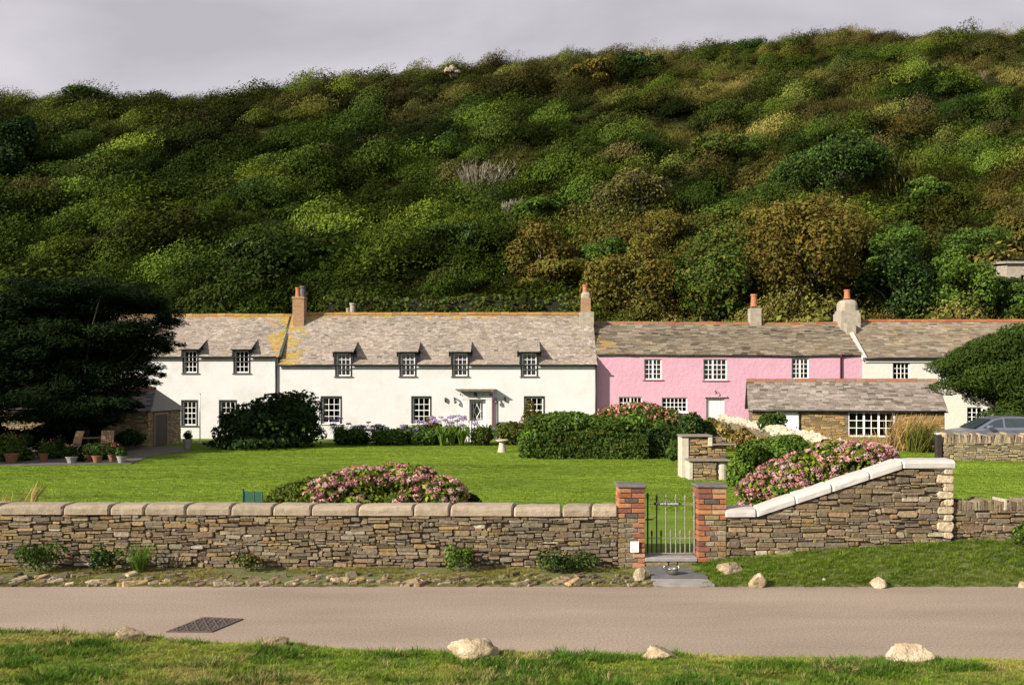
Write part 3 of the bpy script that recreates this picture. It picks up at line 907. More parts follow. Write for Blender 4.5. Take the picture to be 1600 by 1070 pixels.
# ---- the long wall on the left
gw = empty('garden_wall', (-4, WY + .2, 0), label='long low rubble wall with rounded coping blocks left of the gate', cat='stone wall')
off = gw.location
def pl_left(u, d, z):
    return (u - off.x, WY + d - off.y, z)
X0, X1 = -10.2, 1.75
top_l = lambda u: .925 - .0035 * (u + 8)
bot_l = lambda u: float(bank_base(u)) - .02
build_stones(rubble(X0, X1, top_l, bot_l), pl_left, gw)
core = MB()
core.box(X0 - off.x, X1 + .02 - off.x, WY + .035 - off.y, WY + WT - off.y, -.1, .87)
core.build('mortar_core', M['mortar'], gw)
u = X0
lefts = [(-8.45, -7.37), (-7.37, -6.61), (-6.61, -6.04), (-6.04, -5.36), (-5.36, -4.62), (-4.62, -3.93), (-3.93, -3.30), (-3.30, -2.53), (-2.53, -1.62), (-1.62, -1.02), (-1.02, .02), (.02, .82), (.82, 1.30), (1.30, 1.745)]
for a, b in [(-10.2, -9.3), (-9.3, -8.45)] + lefts:
    mb = MB()
    k = random.uniform(.88, 1.12)
    coping_stone(mb, a + .012 - off.x, b - .012 - off.x, top_l((a + b) / 2) - .012, random.uniform(.15, .172), WY - .045 - off.y + random.uniform(-.012, .012), WY + WT + .03 - off.y, (k, k * .99, k * .97), 0, random.uniform(.02, .10))
    mb.build('coping_stone', M['coping'], gw, smooth=False)

# ---- the ramped wall on the right
rw = empty('ramped_wall', (5.4, WY + .2, .2), label='ramped rubble wall with pale smooth coping climbing right of the gate', cat='stone wall')
off2 = rw.location
def pl_right(u, d, z):
    return (u - off2.x, WY + d - off2.y, z - off2.z)
RX = [3.53, 4.02, 6.42, 7.25]
RZ = [.87, .88, 1.675, 1.68]
top_r = lambda u: float(np.interp(u, RX, RZ))
build_stones(rubble(3.53, 7.23, lambda u: top_r(u) - .0, lambda u: float(bank_base(u)) - .03, wmax=.40, hmax=.09), pl_right, rw)
# dressed quoins at the right end
core = MB()
poly = [(RX[0] - off2.x - .02, 0 - off2.z)] + [(x - off2.x, z - .03 - off2.z) for x, z in zip(RX, RZ)] + [(7.21 - off2.x, -off2.z)]
poly[-2] = (7.21 - off2.x, 1.64 - off2.z)
core.prism(poly, WY + .035 - off2.y, WY + WT - off2.y)
core.build('mortar_core', M['mortar'], rw)
# end face stones (seen from the side) and quoins
z = .5; k = 0
while z < 1.64:
    h = random.uniform(.12, .17); w = (.16, .27)[k % 2]
    mb = MB(); c = random.choice([(.42, .36, .26), (.48, .41, .30), (.36, .31, .23)])
    stone_shape(mb, 7.26 - w, 7.262, z + .006, min(z + h, 1.66) - .006, pl_right, .034, c, .38)
    mb.build('quoin_stone', M['stone'], rw)
    z += h; k += 1
# pale coping slabs: level end, ramp, level end
rz_at = lambda x: .885 + (x - 4.02) * (1.68 - .885) / (6.42 - 4.02)
segs = [(3.50, .88, 4.02, .885)] + [(a, rz_at(a), b, rz_at(b)) for a, b in ((4.02, 4.66), (4.66, 5.26), (5.26, 5.88), (5.88, 6.42))] + [(6.42, 1.68, 7.30, 1.685)]
for a, za, b, zb_ in segs:
    mb = MB()
    k = random.uniform(.93, 1.05)
    coping_stone(mb, a + .004 - off2.x, b - .004 - off2.x, za - .01 - off2.z, .135, WY - .05 - off2.y, WY + WT + .04 - off2.y, (k, k, k), (zb_ - za) / (b - a), .02)
    mb.build('coping_slab', M['coping_white'], rw)

# ---- the low wall at the far right, slates on edge along its top
lw = empty('low_wall', (8.6, WY + .2, .4), label='low rubble wall topped with upright slates at the right edge', cat='stone wall')
off3 = lw.location
pl_low = lambda u, d, z: (u - off3.x, WY + .05 + d - off3.y, z - off3.z)
build_stones(rubble(7.27, 10.4, lambda u: .97, lambda u: float(bank_base(u)) - .03, wmax=.36, hmax=.09), pl_low, lw)
core = MB(); core.box(7.24 - off3.x, 10.4 - off3.x, WY + .09 - off3.y, WY + .45 - off3.y, -off3.z, .955 - off3.z); core.build('mortar_core', M['mortar'], lw)
u = 7.29
while u < 10.4:
    w = random.uniform(.028, .055); mb = MB(); c = stone_col(); h = random.uniform(.13, .19)
    mb.bbox(-w / 2 + .002, w / 2 - .002, WY + .03 - off3.y + random.uniform(0, .02), WY + .44 - off3.y, 0, h, .006, c, 0, .004)
    o = mb.build('upright_slate', M['stone'], lw, loc=(u + w / 2 - off3.x, 0, .965 - off3.z))
    o.rotation_euler = (0, random.uniform(-.06, .10), 0)
    u += w

# ---- brick gate pillars
BR = [(.36, .135, .06), (.40, .165, .075), (.31, .115, .055), (.43, .20, .085), (.26, .10, .06), (.39, .18, .10), (.21, .085, .06), (.46, .27, .16)]
def brick_col():
    c = random.choice(BR); k = random.uniform(.7, 1.02)
    return tuple(x * k for x in c)
def pillar(xa, xb, zb, zt, inner, label):
    """inner: -1 when the opening is to the left, +1 to the right"""
    r = empty('gate_pillar', ((xa + xb) / 2, WY + .18, zb), label=label, cat='gate pillar', group='gate pillars')
    o = r.location
    y0, y1 = WY - .03 - o.y, WY + .42 - o.y
    w = xb - xa; xl, xr = xa - o.x, xb - o.x
    core = MB(); core.box(xl + .03, xr - .03, y0 + .036, y1 - .012, 0, zt - zb - .06); core.build('mortar_core', M['lime_mortar'], r)
    n = int(round((zt - zb - .06) / .084)); ch = (zt - zb - .06) / n
    def brick(a, b, c, d, z, col=None, nm='brick', hh=1):
        mb = MB(); mb.bbox(a, b, c, d, z + .007, z + ch * hh - .007, .006, col or brick_col(), 0, .003); mb.build(nm, M['brick'] if nm == 'brick' else M['stone'], r)
    for i in range(n):
        z = i * ch; full = i >= n - 6
        ym = (y0 + y1) / 2
        e = .006
        if full:
            if i == n - 3 or i == n - 6:                # slate blocks let into the front
                s = .11
                brick(xl, xl + s - e, y0, ym - e, z); brick(xr - s + e, xr, y0, ym - e, z)
                brick(xl + s + e, xr - s - e, y0 - .004, ym - e, z, random.choice([(.09, .08, .07), (.14, .12, .085), (.24, .19, .09)]), 'stone')
            elif i % 2:
                xm = (xl + xr) / 2
                brick(xl, xm - e, y0, ym - e, z); brick(xm + e, xr, y0, ym - e, z)
            else:
                xm = (xl + xr) / 2 + random.uniform(-.012, .012)
                brick(xl, xm - e, y0, ym - e, z); brick(xm + e, xr, y0, ym - e, z)
            xm = (xl + xr) / 2
            brick(xl, xm - e, ym + e, y1, z); brick(xm + e, xr, ym + e, y1, z)
        else:
            s = .115 if i % 2 else .20
            if inner > 0: a, b, c, d = xr - s, xr, xl, xr - s - .008
            else: a, b, c, d = xl, xl + s, xl + s + .008, xr
            brick(a, b, y0, ym - e, z); brick(a, b, ym + e, y1, z)
            if i % 2 == 0:
                hh = random.choice([1.0, 1.0, 1.96])
            k = random.uniform(.4, .6)
            mid = c + (d - c) * k
            brick(c, mid - e, y0 + .014, ym, z, stone_col(), 'stone'); brick(mid + e, d, y0 + .018, ym, z, stone_col(), 'stone')
    cp = MB(); cp.bbox(xl - .025, xr + .025, y0 - .03, y1 + .03, zt - zb - .055, zt - zb, .016, (1, 1, 1), 0, .006); cp.build('cap_stone', M['cap_slate'], r)
    return r
pillar(1.752, 2.185, .03, 1.40, 1, 'red brick gate pillar with grey cap left of the iron gate')
pillar(3.055, 3.525, .12, 1.395, -1, 'red brick gate pillar with grey cap right of the iron gate')

# ---- iron gate
gt = empty('iron_gate', (2.62, WY + .2, .22), label='narrow wrought iron gate with spear tops between brick pillars', cat='gate')
GY = 0.0
def gx(xp): return px(xp, 16.0) - 2.62
zt_, zs_ = pz(771, 16.0) - .22, pz(827, 16.0) - .22
def spear(mb, x, z0, z1, r):
    mb.tube([(x, GY, z0), (x, GY, z1 - .09)], r, 6)
    mb.lathe((x, GY, z1 - .10), [(r, 0), (r * 1.9, .012), (r * 1.9, .02), (r * .9, .03), (r * 2.0, .045), (r * 1.2, .07), (.001, .105)], 6)
for i, xp in enumerate((1012, 1026, 1040.5, 1056, 1070.5, 1085)):
    mb = MB(); spear(mb, gx(xp), .012 - (.01 if i in (0, 5) else 0), zt_ + (.02 if i in (0, 5) else -.01), .015 if i in (0, 5) else .012)
    mb.build('gate_bar', M['iron'] if i < 2 else M['iron_worn_lit'], gt)  # dark iron paints the pillar's shadow on the left bars, pale iron the sun
for i, xp in enumerate((1018.5, 1033, 1048, 1063, 1078)):
    mb = MB(); spear(mb, gx(xp), .012, zs_, .0105); mb.build('short_bar', M['iron'] if i < 2 else M['iron_worn_lit'], gt)  # same painted shadow and sun on the short bars
for z, t in ((pz(787.5, 16) - .22, .006), (pz(840, 16) - .22, .006), (.015, .009)):
    mb = MB(); mb.box(gx(1009.5), gx(1087), GY - .012, GY + .012, z - t, z + t); mb.build('rail', M['iron_worn_lit'], gt)
mb = MB(); sz_ = pz(786.5, 16) - .22
sgn = [(gx(1023), sz_ - .024), (gx(1061), sz_ - .024), (gx(1062.5), sz_ - .012), (gx(1062.5), sz_ + .012), (gx(1061), sz_ + .024), (gx(1023), sz_ + .024), (gx(1021.5), sz_ + .012), (gx(1021.5), sz_ - .012)]
mb.prism(sgn, GY - .034, GY - .022)
sp = mb.build('sign_plate', M['black_paint'], gt, label='small black plate lettered in white')
put_text('PRIVATE GARDEN', .046, M['white_ink'], sp, ((gx(1023) + gx(1061)) / 2, GY - .037, sz_))
mb = MB(); lz = pz(811, 16) - .22
mb.box(gx(1008.5), gx(1020), GY - .022, GY - .008, lz - .012, lz + .012); mb.tube([(gx(1020), GY - .015, lz), (gx(1023), GY - .03, lz + .04), (gx(1025), GY - .03, lz + .04)], .006, 5)
mb.build('latch', M['iron'], gt)
for z in (.12, .85):
    mb = MB(); mb.tube([(gx(1086), GY, z - .03), (gx(1086), GY, z + .03)], .014, 6); mb.box(gx(1086), gx(1090), GY - .008, GY + .008, z - .01, z + .01); mb.build('hinge', M['iron'], gt)

# ---- threshold, step, slabs, bowl, notice
th = MB(); th.bbox(2.188, 3.05, WY - .04, WY + .46, .135, .2, .012, (1, 1, 1), 0, .003)
tag(th.build('threshold_slab', M['paving']), 'grey stone threshold slab under the iron gate', 'threshold')
st = empty('step_riser', (2.6, WY + .02, .0), label='low step of flat rubble stones below the gate threshold', cat='step')
for s in ((-.41, -.02, .06, .135), (-.01, .12, .09, .135), (-.01, .12, .055, .088), (.13, .45, .06, .135)):
    mb = MB(); stone_shape(mb, s[0], s[1], s[2] - .0, s[3], lambda u, d, z: (u, d - .02, z), .02, stone_col(), .12); mb.build('stone', M['stone'], st)
def slab(name, pts, z, t, mat, label):
    mb = MB(); n = len(pts)
    V = [(x, y, z - t) for x, y in pts] + [(x, y, z) for x, y in pts]
    mb.add(V, [tuple(n + i for i in range(n))] + [(i, (i + 1) % n, n + (i + 1) % n, n + i) for i in range(n)])
    return tag(mb.build(name, mat), label, 'paving')
slab('paving_slab', [(2.16, 14.88), (3.03, 14.86), (2.98, 15.70), (2.19, 15.74)], .075, .1, M['paving_dark'], 'dark slate paving slab before the gate step')
slab('paving_slab', [(2.14, 14.45), (3.05, 14.45), (3.02, 14.85), (2.155, 14.87)], .04, .1, M['paving'], 'pale paving slab between dark slab and road')

bowl = empty('dog_bowl', (2.50, 15.02, .075), label='small shiny metal bowl on the dark slab before the gate', cat='bowl')
mb = MB()
mb.lathe((0, 0, 0), [(.055, 0), (.085, .025), (.10, .06), (.10, .10), (.107, .105), (.098, .106), (.09, .07), (.06, .03), (.0005, .025)], 18)
bw = mb.build('bowl_body', M['steel'], bowl, smooth=True)
for s in (-1, 1):
    mb = MB(); mb.tube([(s * .098, 0, .10), (s * .13, 0, .115), (s * .128, 0, .14), (s * .09, 0, .125)], .012, 6); mb.build('handle', M['steel'], bowl, smooth=True)

nt = empty('notice', (px(991.5, WY - .06), WY - .065, pz(853, WY)), label='white paper notice on the wall beside the left gate pillar', cat='notice')
mb = MB(); mb.box(-.068, .068, -.004, .018, -.088, .088); mb.build('sheet', M['paper'], nt)
mb = MB()
for i, (w, z) in enumerate(((.04, .05), (.05, .02), (.085, -.015), (.10, -.035), (.10, -.052), (.09, -.068))):
    x = -w / 2
    while x < w / 2:
        e = min(x + random.uniform(.006, .02), w / 2); mb.box(x, e, -.0065, -.0045, z - .003, z + .003); x = e + .005
mb.build('printed_lines', M['ink'], nt, kind='stuff')

# ---- rocks beside the road
def rock_mesh(nm, w, d, h, seed, rough=.28):
    r = np.random.default_rng(seed)
    nu, nv = 40, 24
    V, Fs = [], []
    ax = r.normal(0, 1, (9, 3)); ax = unit(ax); lim = r.uniform(.45, .85, 9)
    for j in range(nv):
        ph = math.pi * j / (nv - 1) - math.pi / 2
        for i in range(nu):
            t = 2 * math.pi * i / nu
            p = np.array((math.cos(ph) * math.cos(t), math.cos(ph) * math.sin(t), math.sin(ph)))
            q = p.copy()
            for a, l in zip(ax, lim):                    # planes chop it into facets
                s = q @ a
                if s > l: q = q - a * (s - l) * .85
            q = q * (1 + rough * 1.1 * (float(fnoise(p[0] * 2.3 + seed, p[1] * 2.3 + p[2] * 1.7, seed)) - .5) + rough * .9 * (float(fnoise(p[0] * 6, p[1] * 6 + p[2] * 5, seed + 3)) - .5))
            V.append((q[0] * w / 2, q[1] * d / 2, q[2] * h * .62 + h * .36))
    for j in range(nv - 1):
        for i in range(nu):
            Fs.append((j * nu + i, j * nu + (i + 1) % nu, (j + 1) * nu + (i + 1) % nu, (j + 1) * nu + i))
    return np_mesh(nm, V, Fs, np.ones((len(Fs), 3)), M['rock'], True)

ROCKS = [(200, 999, 52, 24, 'near', 'buff rock on the near verge closest to the drain cover', .25, (1.2, 1.12, 1.0)), (433, 1012, 50, 20, 'near', 'low brownish rock on the near verge second from the left', -.2, (.72, .62, .55)),
         (738, 1026, 84, 30, 'near', 'largest wide buff rock in the middle of the near verge', .1, (1.2, 1.15, 1.05)), (1030, 1029, 62, 26, 'near', 'pale slanting rock on the near verge below the gate', .2, (1.2, 1.15, 1.05)),
         (1423, 1036, 72, 34, 'near', 'whitish jagged rock on the near verge at the right', -.15, (1.35, 1.32, 1.28)), (1141, 893, 44, 22, 'far', 'rounded buff rock on the bank just right of the gate', .3, (1, .95, .85)),
         (1183, 918, 30, 26, 'far', 'upright pale rock at the road edge right of the paving', .2, (1.05, 1, .9)), (1372, 920, 32, 19, 'far', 'blocky pale rock at the road edge below the ramped wall', -.1, (1.2, 1.15, 1.05)),
         (1600, 919, 26, 13, 'far', 'buff rock cut by the right edge of the picture', .4, (1.05, .98, .88)), (1001, 905, 24, 20, 'far', 'whitish rock at the foot of the left gate pillar', .5, (1.1, 1.05, 1.0)),
         (1288, 906, 9, 7, 'far', 'tiny white stone in the bank grass under the ramped wall', .5, (1.2, 1.2, 1.2))]
for i, (xp, yb, w, h, side, lab, rz, tn) in enumerate(ROCKS):
    Yd = EYE * F / (yb - HOR)
    if side == 'far': Yd = min(max(Yd, 14.5), 15.5)
    for _ in range(8):
        X_ = px(xp, Yd); zz = float(near_z(np.array(X_), np.array(Yd)) if side == 'near' else far_z(np.array(X_), np.array(Yd)))
        Yd = .5 * Yd + .5 * (EYE - zz) * F / (yb - HOR)
    if side == 'near': Yd = min(Yd, float(near_edge(px(xp, Yd))) + .02)
    X_ = px(xp, Yd); zz = float(near_z(np.array(X_), np.array(Yd)) if side == 'near' else far_z(np.array(X_), np.array(Yd)))
    s = Yd / F
    me = rock_mesh('rock', w * s * 1.05, w * s * .75, h * s * 1.12, 100 + i * 7)
    a = me.color_attributes['col']; arr = np.ones((len(me.loops), 4), np.float32); arr[:, :3] = tn; a.data.foreach_set('color', arr.ravel())
    o = tag(link('rock', me, None, (X_, Yd, max(zz, 0) - .035)), lab, 'rock', 'rocks along the road')
    o.rotation_euler = (0, random.uniform(-.1, .1), rz)

# ---- pitched edging stones between the wall and the road
es = empty('edging', (-4, 14.8, 0), label='strip of pitched edging stones between the left wall and road', cat='edging')
n_e = 0
for i in range(300):
    X_ = random.uniform(-8.3, 2.1); Y_ = random.choice([random.uniform(14.5, 14.75), random.uniform(14.5, 15.25)])
    w, d, h = random.uniform(.08, .22), random.uniform(.03, .07), random.uniform(.03, .075)
    big = random.random() < .09
    if big: w, d, h = random.uniform(.18, .32), random.uniform(.12, .2), random.uniform(.05, .09)
    mb = MB(); c = stone_col(); k = random.choice([.75, 1, 1, 1.3, 1.7]); c = tuple(min(.6, x * k) for x in c)
    mb.bbox(-w / 2, w / 2, -d / 2, d / 2, -.05, h * .6, min(d, h) * .26, c, 0, .016)
    z_ = float(far_z(np.array(X_), np.array(Y_)))
    if n_e < 300:
        o = mb.build('edging_stone', M['stone'], es, loc=(X_ + 4, Y_ - 14.8, z_)); n_e += 1
        o.rotation_euler = (random.uniform(-.25, .35), random.uniform(-.25, .1), random.uniform(.35, .95))

# ---- drain cover let into the road
dc = empty('drain_cover', (px(323, 12.17), 12.17, 0.004), label='square cast iron drain cover in the tan road', cat='drain cover')
mb = MB(); q = [at(275, 986, 11.85), at(345, 987, 11.82), at(371, 967, 12.47), at(306, 964, 12.56)]
q = [(-.385, -.36), (.18, -.375), (.385, .28), (-.16, .37)]
def quad_uv(u, v):
    a = Vector((q[0][0], q[0][1])).lerp(Vector(q[1]), u); b = Vector((q[3][0], q[3][1])).lerp(Vector(q[2]), u)
    return a.lerp(b, v)
def flat(mb, us, z0, z1, col=(1, 1, 1)):
    P = [quad_uv(u, v) for u, v in us]
    n = len(P)
    mb.add([(p.x, p.y, z0) for p in P] + [(p.x, p.y, z1) for p in P], [tuple(n + i for i in range(n))] + [(i, (i + 1) % n, n + (i + 1) % n, n + i) for i in range(n)], col)
flat(mb, [(0, 0), (1, 0), (1, 1), (0, 1)], -.01, .004); mb.build('plate', M['cast_iron'], dc)
mb = MB()
for a, b, c, d in ((0, 1, 0, .05), (0, 1, .95, 1), (0, .05, .05, .95), (.95, 1, .05, .95)): flat(mb, [(a, c), (b, c), (b, d), (a, d)], .0045, .010, (1.5, 1.4, 1.3))
mb.build('frame', M['cast_iron'], dc)
mb = MB()
for i in range(11):
    for k in range(11):
        u, v = .09 + i * .082, .09 + k * .082
        if ((i - 5) ** 2 + (k - 5) ** 2) % 3 != 1: flat(mb, [(u - .022, v - .022), (u + .022, v - .022), (u + .022, v + .022), (u - .022, v + .022)], .0045, .013, (1.9, 1.6, 1.4))
mb.build('tread_studs', M['cast_iron'], dc, kind='stuff')
# ------------------------------------------------------------------ cottages
def slate_rows(mb, u0, u1, vlen, P, sw, gauge, colf, t=(.010, .024), ju=.25, jv=.010, first_v=-.06, gaps=()):
    """overlapping slates on a slope; P(u, v, h) -> xyz with v up the slope"""
    v = first_v; row = 0
    while v < vlen - .02:
        u = u0 - random.uniform(0, sw) ; 
        while u < u1:
            w = sw * random.uniform(1 - ju, 1 + ju)
            a, b = max(u, u0), min(u + w, u1)
            gp = [g_ for g_ in gaps if v < g_[2] - .02 and a < g_[1] and b > g_[0]]
            if gp:
                g_ = gp[0]
                if a < g_[0]: b = g_[0]
                elif b > g_[1]: a = g_[1]
                else: b = a
            if b - a > .03:
                va = v + random.uniform(-jv, jv); vb = min(v + gauge * 1.3, vlen)
                th = random.uniform(*t); sk = random.uniform(-jv, jv) * .5
                g = .004
                pts = [P(a + g, va - sk, th), P(b - g, va + sk, th + random.uniform(-.003, .003)), P(b - g, vb, .006), P(a + g, vb, .006), P(a + g, va - sk, -.012), P(b - g, va + sk, -.012)]
                mb.add(pts, [(0, 1, 2, 3), (4, 5, 1, 0), (4, 0, 3), (1, 5, 2)], colf((a + b) / 2, (va + vb) / 2))
            u += w
        v += gauge * random.uniform(.92, 1.08); row += 1

def pick_slate(cols, var=.18):
    c = random.choices([x[0] for x in cols], [x[1] for x in cols])[0]
    k = random.uniform(1 - var, 1 + var) * .73
    return tuple(x * k for x in c)
def mixc(a, b, t): return tuple(x * (1 - t) + y * t for x, y in zip(a, b))

SL_BEIGE = [((.46, .385, .315), 6), ((.41, .34, .275), 6), ((.51, .435, .36), 3), ((.34, .28, .225), 2), ((.23, .195, .16), .3), ((.42, .34, .23), 1.2)]
SL_DARK = [((.31, .25, .175), 6), ((.26, .205, .145), 6), ((.37, .305, .215), 4), ((.18, .145, .105), 2.5), ((.09, .08, .065), .7), ((.36, .315, .245), 1.2), ((.24, .18, .09), 1.0)]
SL_WARM = [((.36, .29, .20), 5), ((.29, .23, .16), 5), ((.42, .35, .255), 3), ((.22, .175, .12), 2), ((.36, .26, .12), 1.6)]
LICHEN = (.42, .29, .045)

def window(root, x0, x1, z0, z1, Y, cols, rows, surround=None, sill=None, rec=.10, frame=.055, bar=.03, split=None, curtain=0.0, sillout=.06, mids=(), part_label=None):
    """sash or casement: frame and bars in one mesh, glass, sill, dark surround and curtains under it"""
    mb = MB(); ya, yb = Y + rec - .035, Y + rec + .02
    s = .04 if surround else 0
    a, b, c, d = x0 + s, x1 - s, z0 + (s * .5), z1 - s
    mb.box(a, a + frame, ya, yb, c, d); mb.box(b - frame, b, ya, yb, c, d)
    mb.box(a + frame, b - frame, ya, yb, c, c + frame * 1.2); mb.box(a + frame, b - frame, ya, yb, d - frame, d)
    ia, ib, ic, id_ = a + frame, b - frame, c + frame * 1.2, d - frame
    for i in range(1, cols):
        x = ia + (ib - ia) * i / cols; w = frame * 1.5 if i in mids else bar
        mb.box(x - w / 2, x + w / 2, ya + .004 + (0 if i not in mids else -.006), yb, ic, id_)
    for k in range(1, rows):
        z = ic + (id_ - ic) * k / rows; h = frame * .8 if (split == k) else bar
        mb.box(ia, ib, ya + .007, yb - .003, z - h / 2, z + h / 2)
    w = mb.build('window', M['white_paint'], root, label=part_label)
    g = MB(); g.face([(a + .01, Y + rec + .008, c + .01), (b - .01, Y + rec + .008, c + .01), (b - .01, Y + rec + .008, d - .01), (a + .01, Y + rec + .008, d - .01)])
    g.build('glass', M['glass'], w)
    if surround:
        m = MB(); e = .03
        m.box(x0 - e, x0 + s, Y - .018, Y + rec + .03, z0, z1 + e); m.box(x1 - s, x1 + e, Y - .018, Y + rec + .03, z0, z1 + e); m.box(x0 + s, x1 - s, Y - .018, Y + rec + .03, z1 - s, z1 + e)
        m.build('surround', surround, w)
    if sill:
        m = MB(); m.bbox(x0 - .09, x1 + .09, Y - sillout, Y + rec, z0 - .055, z0 + .002, .01); m.build('sill', sill, w)
    if curtain:
        m = MB()
        for (p, q) in ((a, a + (b - a) * curtain), (b - (b - a) * curtain, b)):
            nseg = 7
            for i in range(nseg):
                u0_, u1_ = p + (q - p) * i / nseg, p + (q - p) * (i + 1) / nseg
                m.face([(u0_, Y + rec + .10 + .03 * (i % 2), c), (u1_, Y + rec + .10 + .03 * ((i + 1) % 2), c), (u1_, Y + rec + .10 + .03 * ((i + 1) % 2), d), (u0_, Y + rec + .10 + .03 * (i % 2), d)])
        m.build('curtain', M['curtain'], w)
    m = MB()          # the dark room behind
    zt = d + .15; bx0, bx1 = a - .25, b + .25; y2, y3 = Y + rec + .22, Y + 1.7
    m.face([(bx0, y3, c - .6), (bx1, y3, c - .6), (bx1, y3, zt), (bx0, y3, zt)]); m.face([(bx0, y2, c - .6), (bx0, y3, c - .6), (bx0, y3, zt), (bx0, y2, zt)])
    m.face([(bx1, y3, c - .6), (bx1, y2, c - .6), (bx1, y2, zt), (bx1, y3, zt)]); m.face([(bx0, y2, c - .6), (bx1, y2, c - .6), (bx1, y3, c - .6), (bx0, y3, c - .6)])
    m.face([(bx0, y2, zt), (bx0, y3, zt), (bx1, y3, zt), (bx1, y2, zt)])
    m.build('room', M['dark_room'], w)
    return w

def pot(mb, c, r, h, col=(1, 1, 1)):
    mb.lathe(c, [(r * 1.15, 0), (r * 1.15, h * .08), (r, h * .14), (r * .86, h * .8), (r * 1.05, h * .86), (r * 1.05, h), (r * .75, h), (r * .7, h * .7)], 12, col)

def ridge_tiles(roof, x0, x1, Y, z, colf, L=.46, sag=None):
    mb = MB()
    prof = [(-.16, -.10), (-.13, -.02), (-.06, .045), (0, .062), (.06, .045), (.13, -.02), (.16, -.10)]
    n = len(prof)
    V = [(u, y, zz) for u in (.006, L - .006) for (y, zz) in prof] + [(u, y * .86, zz - .025) for u in (.006, L - .006) for (y, zz) in prof]
    Fs = [(i, i + 1, n + i + 1, n + i) for i in range(n - 1)] + [(i, 2 * n + i, 2 * n + i + 1, i + 1) for i in range(n - 1)] + [(n + i, n + i + 1, 3 * n + i + 1, 3 * n + i) for i in range(n - 1)]
    Fs += [(0, n, 3 * n, 2 * n), (n - 1, 3 * n - 1, 4 * n - 1, 2 * n - 1)]
    mb.add(V, Fs)
    meshes = []
    for c in colf:
        k = MB(); k.v, k.f, k.c, k.m = list(mb.v), list(mb.f), [tuple(x * .74 for x in c)] * len(mb.f), list(mb.m)
        meshes.append(k.mesh('ridge_tile', M['ridge']))
    x = x0
    while x < x1 - .1:
        o = link('ridge_tile', random.choice(meshes), roof, (x, Y, z + (sag(x) if sag else 0) + random.uniform(-.012, .012)))
        o.rotation_euler = (0, random.uniform(-.02, .02), 0)
        if x + L > x1: o.scale = ((x1 - x) / L, 1, 1)
        x += L

